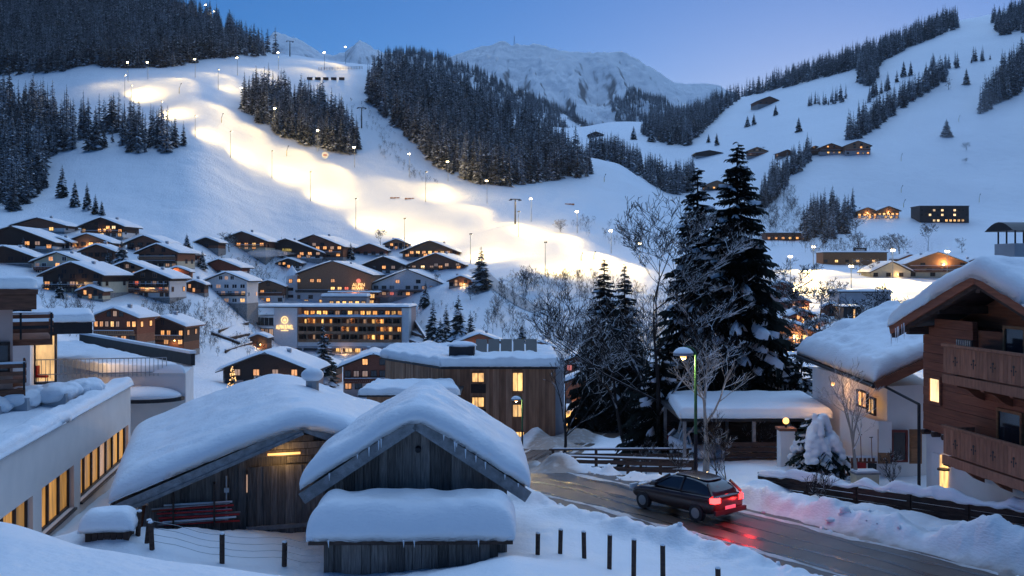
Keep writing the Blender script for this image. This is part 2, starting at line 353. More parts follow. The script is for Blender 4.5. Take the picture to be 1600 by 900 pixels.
# ------------------------------------------------------------------ terrain
# per picture column: (distance, picture row of the ground there) far, (distance, height) near
def zz(D, z): return (D, z)
def pp(D, py): return (D, Zp(py, D))
TERR = {
 -500: [zz(2, 7.8), zz(14, 6.0), zz(26, 1), zz(34, -.1), zz(60, -3), zz(120, -8), pp(200, 520), pp(300, 440), pp(400, 350), pp(560, 220), pp(750, 90), pp(1000, -80), pp(1500, -40), pp(2200, 20)],
 0:    [zz(2, 7.6), zz(8, 6.9), zz(14, 5.53), zz(20, 3.0), zz(26, .7), zz(32, 0), zz(46, -.6), zz(60, -3.5), pp(120, 560), pp(200, 510), pp(270, 455), pp(330, 395), pp(400, 350), pp(480, 300), pp(560, 225), pp(650, 150), pp(750, 110), pp(900, 30), pp(1050, -40), pp(1400, -20), pp(2200, 40)],
 150:  [zz(2, 7.5), zz(8, 6.8), zz(14, 5.13), zz(20, 2.8), zz(26, .6), zz(32, .1), zz(46, -.6), zz(60, -3.5), pp(120, 600), pp(230, 538), pp(270, 480), pp(300, 448), pp(350, 395), pp(390, 365), pp(430, 325), pp(500, 245), pp(570, 180), pp(620, 135), pp(680, 107), pp(900, 10), pp(1020, -25), pp(1300, 0), pp(2200, 60)],
 300:  [zz(2, 7.5), zz(8, 6.7), zz(14, 4.92), zz(20, 2.5), zz(26, .5), zz(32, 0), zz(46, -.5), zz(60, -3.5), pp(120, 640), pp(240, 580), pp(290, 500), pp(340, 430), pp(390, 380), pp(430, 330), pp(490, 250), pp(540, 200), pp(590, 150), pp(640, 120), pp(700, 105), pp(930, 22), pp(1050, 20), pp(1400, 60), pp(2200, 90)],
 450:  [zz(2, 7.5), zz(8, 6.6), zz(14, 4.75), zz(20, 2.3), zz(26, .4), zz(32, 0), zz(46, -.5), zz(60, -3.8), pp(120, 660), pp(240, 610), pp(335, 557), pp(370, 545), pp(392, 478), pp(425, 400), pp(455, 360), pp(500, 305), pp(560, 240), pp(620, 172), pp(680, 122), pp(730, 100), pp(790, 82), pp(900, 95), pp(1400, 120), pp(2200, 140)],
 600:  [zz(2, 7.5), zz(8, 6.5), zz(14, 4.5), zz(20, 2.2), zz(26, .75), zz(30, 0.1), zz(46, -.6), zz(60, -3.8), pp(95, 665), pp(200, 640), pp(335, 565), pp(372, 552), pp(395, 475), pp(425, 420), pp(455, 385), pp(490, 345), pp(530, 295), pp(580, 245), pp(650, 172), pp(720, 118), pp(780, 100), pp(900, 112), pp(1400, 135), pp(2200, 150)],
 700:  [zz(2, 7.5), zz(8, 6.4), zz(14, 4.2), zz(20, 2.2), zz(26, 1.1), zz(30, 0.1), zz(46, -.6), zz(60, -3.8), pp(95, 700), pp(200, 630), pp(300, 555), pp(350, 500), pp(385, 450), pp(440, 395), pp(480, 345), pp(520, 303), pp(560, 267), pp(650, 210), pp(750, 160), pp(850, 128), pp(980, 140), pp(1400, 170), pp(2200, 180)],
 800:  [zz(2, 7.5), zz(8, 6.3), zz(14, 4.0), zz(20, 2.2), zz(26, 1.45), zz(30, 0.2), zz(42, -.1), zz(60, -3.2), pp(82, 714), pp(110, 690), pp(200, 630), pp(300, 545), pp(340, 500), pp(375, 440), pp(430, 395), pp(480, 342), pp(520, 310), pp(560, 288), pp(600, 270), pp(700, 215), pp(800, 182), pp(900, 190), pp(1400, 200), pp(2200, 200)],
 900:  [zz(2, 7.5), zz(8, 6.1), zz(14, 3.7), zz(20, 2.1), zz(26, 1.2), zz(30, 0.1), zz(42, -.1), zz(55, -2.6), zz(75, -5.2), pp(95, 682), pp(120, 670), pp(200, 630), pp(300, 545), pp(350, 470), pp(378, 432), pp(430, 388), pp(480, 345), pp(530, 312), pp(580, 290), pp(620, 268), pp(660, 250), pp(760, 238), pp(850, 250), pp(1400, 220), pp(2200, 200)],
 960:  [zz(2, 7.5), zz(8, 6.0), zz(14, 3.6), zz(20, 2.0), zz(26, .8), zz(30, 0.05), zz(42, -.1), zz(50, -1.3), zz(75, -4.8), pp(100, 682), pp(120, 672), pp(200, 620), pp(300, 530), pp(350, 460), pp(380, 432), pp(430, 392), pp(500, 345), pp(560, 305), pp(620, 270), pp(670, 245), pp(720, 255), pp(850, 252), pp(1100, 222), pp(1500, 205), pp(2200, 190)],
 1050: [zz(2, 7.4), zz(8, 5.9), zz(14, 3.5), zz(20, 1.8), zz(26, .4), zz(30, 0.0), zz(42, -.1), zz(50, -.9), zz(62, -1.8), zz(90, -5), pp(130, 640), pp(200, 580), pp(300, 500), pp(360, 450), pp(400, 422), pp(450, 390), pp(520, 350), pp(600, 308), pp(660, 315), pp(750, 318), pp(900, 275), pp(1100, 225), pp(1300, 205), pp(1500, 198), pp(2200, 195)],
 1150: [zz(2, 7.4), zz(8, 5.8), zz(14, 3.4), zz(20, 1.6), zz(26, .2), zz(32, 0.0), zz(44, -.1), zz(54, -.5), zz(66, -1.8), zz(90, -4.5), pp(130, 600), pp(200, 540), pp(300, 475), pp(400, 425), pp(470, 400), pp(600, 370), pp(750, 310), pp(900, 255), pp(1100, 205), pp(1300, 175), pp(1500, 157), pp(2200, 160)],
 1250: [zz(2, 7.4), zz(8, 5.7), zz(14, 3.3), zz(20, 1.5), zz(26, .1), zz(32, 0.0), zz(44, -.2), zz(54, -.5), zz(66, -1.5), zz(90, -4), pp(130, 585), pp(200, 540), pp(300, 475), pp(400, 425), pp(480, 402), pp(600, 368), pp(700, 300), pp(800, 246), pp(950, 205), pp(1100, 172), pp(1300, 142), pp(1500, 120), pp(2200, 130)],
 1350: [zz(2, 7.4), zz(8, 5.7), zz(14, 3.3), zz(20, 1.5), zz(26, 0.1), zz(32, 0), zz(44, -.3), zz(60, -.8), zz(90, -4), pp(130, 585), pp(200, 535), pp(300, 475), pp(400, 428), pp(480, 405), pp(560, 378), pp(650, 345), pp(700, 300), pp(780, 241), pp(900, 200), pp(1100, 145), pp(1300, 105), pp(1450, 88), pp(2200, 100)],
 1500: [zz(2, 7.4), zz(8, 5.7), zz(14, 3.3), zz(20, 1.5), zz(26, 0.1), zz(32, 0), zz(44, -.3), zz(60, -.8), zz(90, -4), pp(130, 585), pp(200, 535), pp(300, 478), pp(400, 430), pp(480, 408), pp(560, 380), pp(650, 345), pp(720, 290), pp(800, 235), pp(950, 165), pp(1150, 90), pp(1350, 45), pp(1500, 30), pp(2200, 60)],
 1650: [zz(2, 7.4), zz(8, 5.7), zz(14, 3.3), zz(20, 1.5), zz(26, 0.1), zz(32, 0), zz(44, -.3), zz(60, -.8), zz(90, -4), pp(130, 585), pp(200, 535), pp(300, 478), pp(400, 430), pp(480, 410), pp(560, 385), pp(650, 345), pp(720, 285), pp(800, 215), pp(950, 140), pp(1150, 65), pp(1350, 20), pp(1500, 0), pp(2200, 30)],
 2100: [zz(2, 7.4), zz(14, 3.3), zz(26, 0.1), zz(44, -.3), zz(90, -3), pp(200, 520), pp(400, 430), pp(560, 380), pp(650, 330), pp(800, 190), pp(1150, 0), pp(1500, -80), pp(2200, -60)],
}
colpx = np.array(sorted(TERR))
pxs = np.arange(-500, 2101, 4.0)
Ds = np.concatenate([np.linspace(2, 24, 34, endpoint=False), np.arange(24, 62, 0.16), np.arange(62, 112, 0.5), np.exp(np.linspace(math.log(112), math.log(2200), 300))])
prof_tab = []
fineL = np.linspace(math.log(2), math.log(2200), 1500)
for c in colpx:
    d = np.array(TERR[c]); zf = np.interp(fineL, np.log(d[:, 0]), d[:, 1])
    k = np.exp(-0.5*(np.arange(-30, 31)/9.0)**2); k /= k.sum()
    zs = np.convolve(np.pad(zf, 30, mode='edge'), k, 'valid')
    w = np.clip((np.exp(fineL)-16)/20, 0.25, 1)
    prof_tab.append(np.interp(np.log(Ds), fineL, zs*w+zf*(1-w)))
prof_tab = np.array(prof_tab)                       # (columns, D)
def col_interp(px):
    i = np.clip(np.searchsorted(colpx, px)-1, 0, len(colpx)-2)
    t = (px-colpx[i])/(colpx[i+1]-colpx[i]); t = np.clip(t, 0, 1)
    # Catmull-Rom like, limited
    return i, t
ci, ct = col_interp(pxs)
smt = (ct*ct*(3-2*ct)*0.5+ct*0.5)[:, None]
ZG = prof_tab[ci]*(1-smt)+prof_tab[ci+1]*smt        # (px, D)
kk = np.exp(-0.5*(np.arange(-8, 9)/4.0)**2); kk /= kk.sum()
Zpad = np.pad(ZG, ((8, 8), (0, 0)), mode='edge')
ZG = sum(kk[j]*Zpad[j:j+len(pxs)] for j in range(17))
PXG, DG = np.meshgrid(pxs, Ds, indexing='ij')
XG = (PXG-800)/F*DG
# natural unevenness
far = np.clip((DG-110)/150, 0, 1)
ZG = ZG+far*(2.2*fbm(XG/70, DG/70, 3, 4)+0.5*fbm(XG/9, DG/9, 9, 3))
ZG = ZG+np.clip((DG-18)/10, 0, 1)*(1-far)*(0.10*fbm(XG/1.8, DG/1.8, 4, 3)+0.25*fbm(XG/7, DG/7, 5, 3))
# the road: bank, carve
ROAD = [(20, 18, 0), (16.8, 23, 0), (13.3, 28, 0), (9.7, 33, 0), (6.3, 37.3, 0), (3.2, 41, 0), (0.6, 45, -.2), (-1.2, 50, -1.3), (-1.0, 60, -3.2), (1.0, 72, -4.9), (4.5, 90, -6.6), (9, 105, -7.4), (15, 125, -9)]
def catmull(pts, n=10):
    pts = [Vector(p) for p in pts]; out = []
    q = [pts[0]*2-pts[1]]+pts+[pts[-1]*2-pts[-2]]
    for i in range(1, len(q)-2):
        for k in range(n):
            t = k/n; a, b, c, d = q[i-1], q[i], q[i+1], q[i+2]
            out.append(0.5*((2*b)+(c-a)*t+(2*a-5*b+4*c-d)*t*t+(3*b-a-3*c+d)*t**3))
    out.append(pts[-1]); return out
RC = np.array([tuple(p) for p in catmull(ROAD, 8)])
near = (DG > 15) & (DG < 130)
xs, ys = XG[near], DG[near]
best = np.full(xs.shape, 1e9); rz = np.zeros(xs.shape); side = np.zeros(xs.shape)
for k in range(len(RC)-1):
    a, b = RC[k], RC[k+1]; d = b-a; L2 = d[0]**2+d[1]**2
    t = np.clip(((xs-a[0])*d[0]+(ys-a[1])*d[1])/L2, 0, 1)
    ex = xs-(a[0]+d[0]*t); ey = ys-(a[1]+d[1]*t); dist = np.hypot(ex, ey)
    m_ = dist < best
    best[m_] = dist[m_]; rz[m_] = (a[2]+d[2]*t)[m_]; side[m_] = np.sign(d[0]*ey-d[1]*ex)[m_]   # +1 left of travel
zn = ZG[near].copy()
HW = 2.35
s = np.clip((best-HW)/1.6, 0, 1); s = s*s*(3-2*s)
carved = (rz-0.12)*(1-s)+zn*s
bank = np.exp(-((best-HW-1.1)/0.62)**2)*(0.30+0.8*np.clip(fbm(xs/1.1, ys/1.1, 21, 4)+0.12, -0.3, 1))*np.clip((75-ys)/12, 0, 1)
bank *= np.where(side < 0, 1.0, 0.75)
ZG[near] = carved+np.clip(bank, 0, None)
# hand-placed mounds (x, y, radius, height)
MOUNDS = [(-11.3, 31.6, 1.9, 0.85), (-8.8, 32.3, 1.5, 0.35), (-13.5, 30.6, 1.6, 0.6), (11.3, 38.0, .9, .5), (13.3, 34.6, 1.5, .42), (15.6, 31.6, 1.3, .5), (17, 29.5, 1.5, .6),
          (10.2, 40.5, .9, .5), (2.2, 47.5, 1.3, .9), (1.0, 50, 1.0, .8), (12.3, 44.5, 2.5, .35), (-5.2, 28.4, .8, .25), (3.5, 88, 2.0, 1.0), (1.5, 92, 2.5, 1.3), (6.5, 95, 2.0, 1.0)]
for mx_, my_, mr_, mh_ in MOUNDS:
    ZG = ZG+mh_*np.exp(-(((XG-mx_)**2+(DG-my_)**2)/mr_**2))*(1+0.5*fbm(XG/1.2, DG/1.2, 31, 3))
rough = np.clip((DG-24)/4, 0, 1)*np.clip((60-DG)/10, 0, 1); ZG = ZG+rough*(0.10*np.abs(fbm(XG/.55, DG/.55, 51, 3))*np.clip(np.abs(fbm(XG/3, DG/3, 52, 2))*3, 0, 1))
PYG = HZ+(EYE-ZG)*F/DG
def ground(x, y):
    px = 800+x/y*F
    i = np.clip((px-pxs[0])/4.0, 0, len(pxs)-1.001); i0 = int(i); fi = i-i0
    j0 = int(np.clip(np.searchsorted(Ds, y)-1, 0, len(Ds)-2)); fj = min(max((y-Ds[j0])/(Ds[j0+1]-Ds[j0]), 0), 1)
    return float((ZG[i0, j0]*(1-fj)+ZG[i0, j0+1]*fj)*(1-fi)+(ZG[i0+1, j0]*(1-fj)+ZG[i0+1, j0+1]*fj)*fi)
def hit(px, py, dmin=112.0, dmax=2200.0):
    """first ground point along the ray through a pixel"""
    i = int(np.clip(round((px-pxs[0])/4.0), 0, len(pxs)-1))
    row = PYG[i]; ok = np.where((Ds >= dmin) & (Ds <= dmax) & (row <= py))[0]
    if len(ok) == 0: return None
    j = ok[0]
    if j > 0 and row[j-1] > py and Ds[j-1] >= dmin:
        t = (row[j-1]-py)/(row[j-1]-row[j]); D = Ds[j-1]+(Ds[j]-Ds[j-1])*t
    else: D = Ds[j]
    x = X(px, D)
    return Vector((x, D, ground(x, D)))
V = np.stack([XG, DG, ZG], -1)
me_ground = grid_mesh('snowy_ground', np.ascontiguousarray(V.transpose(1, 0, 2)), ['snow', 'snow_far'])
nface = len(me_ground.data.polygons); ncol = len(pxs)-1
rowi = np.arange(nface)//ncol
mi = (Ds[rowi] > 110).astype(np.int32)
bestg = np.full(XG.shape, 99.0); bestg[near] = best
dirt = np.clip(1.0-(bestg-HW+.2)/1.1, 0, 1)*(DG < 115)
at_d = me_ground.data.attributes.new('dirt', 'FLOAT', 'POINT'); at_d.data.foreach_set('value', np.ascontiguousarray(dirt.T).reshape(-1).astype(np.float32))
me_ground.data.polygons.foreach_set('material_index', mi)
tag(me_ground, kind='structure')
# road surface
rv = []
for k in range(len(RC)):
    a = RC[max(k-1, 0)]; b = RC[min(k+1, len(RC)-1)]; d = np.array([b[0]-a[0], b[1]-a[1]]); d /= np.linalg.norm(d)
    nrm = np.array([-d[1], d[0]])
    rv.append([(RC[k][0]+nrm[0]*w, RC[k][1]+nrm[1]*w, RC[k][2]-0.012*abs(w)**1.5) for w in np.linspace(-3.5, 3.5, 13)])
tag(grid_mesh('road', np.array(rv), 'asphalt'), kind='structure')
# path up the hillside
def ground_strip(name, pts_px, w, material, lift=0.25):
    pts = [hit(*p) for p in pts_px]; pts = catmull(pts, 6); rows = []
    for k, p in enumerate(pts):
        a = pts[max(k-1, 0)]; b = pts[min(k+1, len(pts)-1)]; d = (b-a); d.z = 0; d.normalize(); n_ = Vector((-d.y, d.x, 0))
        row = []
        for t in (-1, -.5, 0, .5, 1):
            q = p+n_*(w/2*t); row.append((q.x, q.y, ground(q.x, q.y)+lift))
        rows.append(row)
    return tag(grid_mesh(name, np.array(rows), material), kind='structure')
ground_strip('hillside_path', [(742, 420), (765, 440), (790, 458), (815, 474), (842, 486)], 5, 'dirty_snow')
# ------------------------------------------------------------------ far mountains
def ridge_sheet(name, pts, D0, D1, pybase, material, seed, rough, n=220, rows=90, px0=None, px1=None, tagk='structure', pw=1.0):
    """a mountain side rising from distance D0 to a ridge line (px, py) at D1, then falling behind"""
    pts = np.array(pts, float); px = np.linspace(pts[0, 0], pts[-1, 0], n)
    ridge = np.interp(px, pts[:, 0], pts[:, 1])
    kk_ = np.exp(-0.5*(np.arange(-4, 5)/1.6)**2); kk_ /= kk_.sum(); ridge = np.convolve(np.pad(ridge, 4, mode='edge'), kk_, 'valid')
    t = np.linspace(0, 1.35, rows)
    D = D0+(D1-D0)*t
    Rz = EYE-(ridge-HZ)/F*D1; Bz = EYE-(pybase-HZ)/F*D0
    T, PX = np.meshgrid(t, px, indexing='ij'); DD = D0+(D1-D0)*T
    shape = np.where(T <= 1, np.clip(T, 0, 1)**pw, 1-(T-1)*1.6)
    Zz = Bz+(Rz[None, :]-Bz)*shape
    Xx = (PX-800)/F*D1*(0.55+0.45*DD/D1)
    sc = D1*0.06
    env = np.clip(np.sin(np.clip(T, 0, 1)*math.pi)*1.2, 0, 1)*0.9+0.1*(T > 0.9)
    spur = np.abs(fbm(Xx/(sc*.6), DD/sc*0.34, seed, 6))
    Zz = Zz-rough*D1*0.05*spur*env-rough*D1*0.006*np.abs(fbm(Xx/sc*5, DD/sc*5, seed+3, 4))
    V_ = np.stack([Xx, DD, Zz], -1)
    o = grid_mesh(name, V_, material)
    return tag(o, kind=tagk), V_
def mountain_mat(name, lo, hi):
    m = mat(name, (0.8, 0.82, 0.85), 0.7, spec=0.1)
    n = m.node_tree.nodes; l = m.node_tree.links; b = n['Principled BSDF']
    g = n.new('ShaderNodeNewGeometry'); sx = n.new('ShaderNodeSeparateXYZ'); l.new(g.outputs['Normal'], sx.inputs[0])
    nz = n.new('ShaderNodeTexNoise'); nz.inputs['Scale'].default_value = 0.018; nz.inputs['Detail'].default_value = 10; nz.inputs['Roughness'].default_value = 0.7
    l.new(g.outputs['Position'], nz.inputs['Vector'])
    ad = n.new('ShaderNodeMath'); ad.operation = 'MULTIPLY_ADD'; ad.inputs[1].default_value = 0.55; l.new(nz.outputs['Fac'], ad.inputs[0]); l.new(sx.outputs[2], ad.inputs[2])
    mr = n.new('ShaderNodeMapRange'); mr.inputs[1].default_value = lo; mr.inputs[2].default_value = hi; l.new(ad.outputs[0], mr.inputs[0])
    mx = n.new('ShaderNodeMix'); mx.data_type = 'RGBA'; mx.inputs[6].default_value = (0.16, 0.15, 0.15, 1); mx.inputs[7].default_value = (0.80, 0.82, 0.85, 1)
    l.new(mr.outputs[0], mx.inputs[0]); l.new(mx.outputs[2], b.inputs['Base Color'])
    bp = n.new('ShaderNodeBump'); bp.inputs['Strength'].default_value = 0.8; bp.inputs['Distance'].default_value = 18
    l.new(nz.outputs['Fac'], bp.inputs['Height']); l.new(bp.outputs[0], b.inputs['Normal'])
mountain_mat('mountain_snow', 0.78, 0.98)
FAR_RIDGE = [(380, 110), (430, 45), (470, 60), (500, 78), (520, 84), (545, 74), (562, 59), (580, 68), (600, 82), (660, 92), (700, 86), (740, 72), (790, 61), (808, 64), (835, 64), (880, 76), (920, 79), (950, 76), (975, 77), (1000, 92), (1030, 112), (1055, 128), (1090, 127), (1125, 132), (1160, 150), (1250, 200)]
far_mt, FMV = ridge_sheet('far_mountain', FAR_RIDGE, 1900, 3800, 330, 'mountain_snow', 5, 0.78, n=420, rows=150)
MID_RIDGE = [(600, 80), (640, 80), (690, 88), (730, 105), (780, 128), (830, 150), (880, 175), (930, 205), (1000, 235), (1060, 250), (1150, 280)]
mid_hill, MHV = ridge_sheet('middle_hill', MID_RIDGE, 1300, 2100, 330, 'snow_far', 8, 0.35, n=160, rows=60)

# slush left between the wheel tracks and along the edges
def slush(name, off, wid, seed, z, material='dirty_snow', hump=.035):
    rows = []
    RD = catmull([tuple(p) for p in RC[::4]], 14)
    for k, p in enumerate(RD):
        a = RD[max(k-1, 0)]; b = RD[min(k+1, len(RD)-1)]; d = (b-a); d.z = 0; d.normalize(); n_ = Vector((-d.y, d.x, 0))
        w = max(.02, wid*(0.75+1.6*float(fbm(k*.16, seed*3.1, seed, 3)))); o = off+.35*float(fbm(k*.07, seed*1.7, seed+9, 2))
        row = []
        for t in np.linspace(-1, 1, 6):
            ww = o+w*t*(1+.5*float(vnoise(k*.9, t*3, seed+4))); q = p+n_*ww
            row.append((q.x, q.y, p.z-0.012*abs(ww)**1.5+z+hump*(1-t*t)*(0.6+float(vnoise(k*1.7, t*5, seed)))))
        rows.append(row)
    return tag(grid_mesh(name, np.array(rows), material), kind='structure')
slush('road_slush', 1.95, .16, 5, .004); slush('road_slush', -2.0, .2, 8, .004)

for k, o_ in enumerate((-1.45, -.25, .55, 1.6)): slush('tyre_track', o_, .15, 20+k, .005, 'wet_asphalt', 0.0)
# ------------------------------------------------------------------ conifers
def conifer_parts(h, r, whorls, per, seed, snow=0.3, fine=0, pad=1.0, base=0.06, droop=0.35, power=0.85):
    """returns (trunk MB, crown MB) ; crown slots: 0 needles, 1 snow"""
    q = random.Random(seed); tr = MB(); cr = MB()
    tr.tube((0, 0, -0.3), (0, 0, h*0.5), h*0.016, h*0.010, 6); tr.tube((0, 0, h*0.5), (0, 0, h*0.98), h*0.010, h*0.002, 5)
    for w in range(whorls):
        t = base+(1-base)*(w+q.random()*0.6)/whorls
        if t > 0.985: t = 0.985
        n = max(3, int(per*(0.55+0.45*(1-t))))
        a0 = q.random()*6.28
        for k in range(n):
            a = a0+6.283*k/n+q.uniform(-.25, .25)
            L = r*((1-t)**power)*q.uniform(.68, 1.12)+h*0.006
            z = t*h+q.uniform(-.9, .9)*h/whorls
            dr = droop*(0.35+0.9*(1-t))*q.uniform(.7, 1.3)
            ca, sa = math.cos(a), math.sin(a)
            def pt(s, side, dz): # s along, side offset
                zz_ = z-dr*L*s*s*1.0+0.22*L*max(0, s-0.6)+dz
                return (ca*L*s-sa*side, sa*L*s+ca*side, zz_)
            wd = L*(q.uniform(.16, .26) if fine else q.uniform(.26, .40))+h*0.004
            if not fine:
                up = wd*0.55
                vv = [pt(0.02, 0, up*.3), pt(.45, -wd, -up*.4), pt(.5, 0, up*.5), pt(.45, wd, -up*.4), pt(1, 0, 0), pt(.78, -wd*.62, -up*.7), pt(.78, wd*.62, -up*.7)]
                cr.cur = 0
                sn = q.random() < snow
                cr.add(vv, [(0, 1, 2), (0, 2, 3)]); 
                cr.cur = 1 if sn else 0
                cr.add(vv, [(1, 5, 2), (2, 5, 4), (2, 4, 6), (2, 6, 3)])
            else:
                ns = max(4, int(fine*(0.35+0.65*L/r)))
                tr.tube(pt(0, 0, 0), pt(.9, 0, 0), h*0.0016, h*0.0005, 3, cap=False)
                for j in range(ns):
                    s_ = 0.12+0.88*(j+q.random()*.5)/ns
                    for sd in (-1, 1):
                        tl = wd*(1.55-0.85*s_)*q.uniform(.65, 1.35); hang = tl*q.uniform(.25, .85)
                        p0 = Vector(pt(s_, 0, 0)); p1 = Vector(pt(min(1.06, s_+0.10*q.random()+.05), sd*tl, -hang))
                        wv = Vector((ca, sa, 0))*(L/ns*1.35+0.03*h/18)
                        cr.cur = 0
                        cr.add([p0-wv*.5, p0+wv*.6, p1+wv*.35, p1-wv*.15], [(0, 1, 2, 3)])
                if q.random() < snow and L > r*0.15:
                    s0 = q.uniform(.35, .55); s1 = q.uniform(.8, 1.03); nb = 4; cr.cur = 1; rows = []
                    for j in range(nb+1):
                        s_ = s0+(s1-s0)*j/nb; ww = pad*wd*.42*math.sin(math.pi*(0.12+0.80*j/nb))*q.uniform(.8, 1.2)
                        hh = pad*(0.035*L+0.03)
                        rows.append([pt(s_, -ww, -ww*.45), pt(s_, -ww*.5, hh*.8), pt(s_, 0, hh*1.3), pt(s_, ww*.5, hh*.8), pt(s_, ww, -ww*.45)])
                    vv = [p for r_ in rows for p in r_]
                    cr.add(vv, [(j*5+i, j*5+i+1, (j+1)*5+i+1, (j+1)*5+i) for j in range(nb) for i in range(4)])
    return tr, cr
def conifer_mesh(name, mats, **kw):
    tr, cr = conifer_parts(**kw)
    b = MB(); b.cur = 2; b.add(tr.v, tr.f)
    o = len(b.v); b.v += cr.v; b.f += [tuple(i+o for i in f) for f in cr.f]; b.m += cr.m
    return b.mesh(name, [mats, 'snow', 'bark'])
FAR_MESH = [conifer_mesh('spruce_tree', ('needles_frost', 'needles_deep')[k % 2], h=18, r=(2.6, 3.6, 3.0, 4.0, 2.3, 3.3)[k], whorls=(15, 17, 13, 16, 18, 14)[k], per=9, seed=100+k, snow=(.12, .06, .16, .04, .1, .2)[k], power=(.85, .95, .75, .8, 1.0, .7)[k]) for k in range(6)]
MID_PARTS = []
for k in range(3):
    tr, cr = conifer_parts(h=18, r=4.2+.4*k, whorls=26, per=11, seed=300+k, snow=.30)
    MID_PARTS.append((tr.mesh('trunk', 'bark'), cr.mesh('crown', ['needles', 'snow'])))
def mid_conifer(name, px, py, h_px, label, cat='tree', group=None, k=0, wide=1.0, dmin=112.0, pos=None):
    p = pos if pos is not None else hit(px, py, dmin)
    if p is None: return None
    s_ = h_px*p.y/F/18.0
    t = thing(name, label, cat, (p.x, p.y, p.z-0.15), rng.uniform(0, 6.28), group)
    for nm, me in zip(('trunk', 'crown'), MID_PARTS[k % 3]):
        o = link(nm, me, t)
    t.scale = (s_*wide, s_*wide, s_)
    return t
def in_poly(x, y, poly):
    c = False; j = len(poly)-1
    for i in range(len(poly)):
        xi, yi = poly[i]; xj, yj = poly[j]
        if (yi > y) != (yj > y) and x < (xj-xi)*(y-yi)/(yj-yi)+xi: c = not c
        j = i
    return c
# forests: polygons of the ground they stand on, in pixels; spacing in pixels squared per tree; tree height in metres
FORESTS = [
 ('left', [(-80, -60), (-80, 118), (0, 117), (100, 112), (125, 103), (180, 106), (270, 108), (320, 92), (440, 86), (400, 62), (330, 30), (250, -40)], 18, (16, 22), 'snow-dusted spruce in the forest above the upper ski run', 300),
 ('stand', [(-60, 150), (0, 150), (60, 160), (95, 185), (150, 205), (190, 195), (250, 210), (300, 232), (295, 240), (180, 240), (100, 235), (75, 260), (70, 300), (25, 330), (-60, 330)], 75, (16, 22), 'dark spruce in the stand between the ski run and the chalets', 300),
 ('island', [(380, 150), (378, 172), (400, 192), (450, 217), (500, 234), (555, 242), (560, 228), (530, 185), (500, 168), (450, 152), (400, 140)], 30, (15, 20), 'spruce in the wedge of trees beside the floodlit run', 300),
 ('big', [(570, 150), (600, 182), (640, 218), (690, 266), (740, 286), (800, 292), (860, 282), (925, 276), (920, 262), (880, 228), (830, 200), (760, 172), (700, 135), (620, 105), (580, 122)], 26, (17, 23), 'frosted spruce in the steep forest above the floodlit run', 300),
 ('ridge', [(1020, 188), (1130, 156), (1190, 142), (1260, 118), (1350, 90), (1420, 60), (1490, 32), (1498, 44), (1420, 74), (1380, 97), (1345, 130), (1340, 107), (1240, 134), (1160, 152), (1130, 174), (1075, 228), (1040, 224), (1000, 208)], 4.5, (20, 30), 'blue-dark spruce of the forest along the far right ridge', 60),
 ('corner', [(1548, 34), (1600, 14), (1680, 0), (1680, 40), (1600, 52), (1560, 56)], 9, (19, 26), '', 0),
 ('rightedge', [(1528, 180), (1560, 130), (1600, 90), (1680, 60), (1680, 110), (1600, 140), (1560, 165)], 14, (22, 30), '', 0),
 ('diag', [(1322, 220), (1345, 195), (1400, 165), (1440, 130), (1484, 112), (1480, 125), (1440, 150), (1400, 178), (1370, 200), (1340, 218)], 13, (17, 25), '', 0),
 ('diag2', [(1345, 165), (1375, 140), (1408, 122), (1404, 128), (1378, 150), (1350, 166)], 22, (14, 18), '', 0),
 ('hedge', [(1180, 318), (1200, 285), (1235, 255), (1268, 238), (1268, 250), (1240, 280), (1215, 310), (1195, 328)], 18, (12, 18), '', 0),
 ('lowwood', [(1245, 375), (1262, 340), (1300, 330), (1334, 338), (1325, 362), (1290, 380)], 24, (14, 20), '', 0),
 ('row', [(1262, 163), (1300, 158), (1322, 154), (1322, 158), (1300, 164), (1264, 166)], 12, (14, 19), '', 0),
 ('row2', [(1444, 110), (1497, 103), (1497, 107), (1446, 113)], 12, (16, 20), '', 0),
 ('patch', [(1340, 134), (1360, 120), (1372, 118), (1362, 134)], 12, (18, 24), '', 0),
 ('patch2', [(1515, 97), (1552, 90), (1552, 94), (1518, 100)], 16, (14, 18), '', 0),
]
cand = []
for nm, poly, area, (h0, h1), lab, cap in FORESTS:
    q = random.Random(hash(nm) % 1000 if False else sum(map(ord, nm)))
    xs_ = [p[0] for p in poly]; ys_ = [p[1] for p in poly]
    A = abs(sum(poly[i][0]*poly[i-1][1]-poly[i-1][0]*poly[i][1] for i in range(len(poly))))/2
    n = int(A/area); got = 0; tries = 0
    while got < n and tries < n*40:
        tries += 1
        x = q.uniform(min(xs_), max(xs_)); y = q.uniform(min(ys_), max(ys_))
        if not in_poly(x, y, poly): continue
        p = hit(x, y); got += 1
        if p is None: continue
        hgt = q.uniform(h0, h1)*(q.uniform(.45, .8) if q.random() < .35 else q.uniform(.9, 1.12))
        cand.append((hgt/p.y*F, p, hgt, lab, x, y, nm))
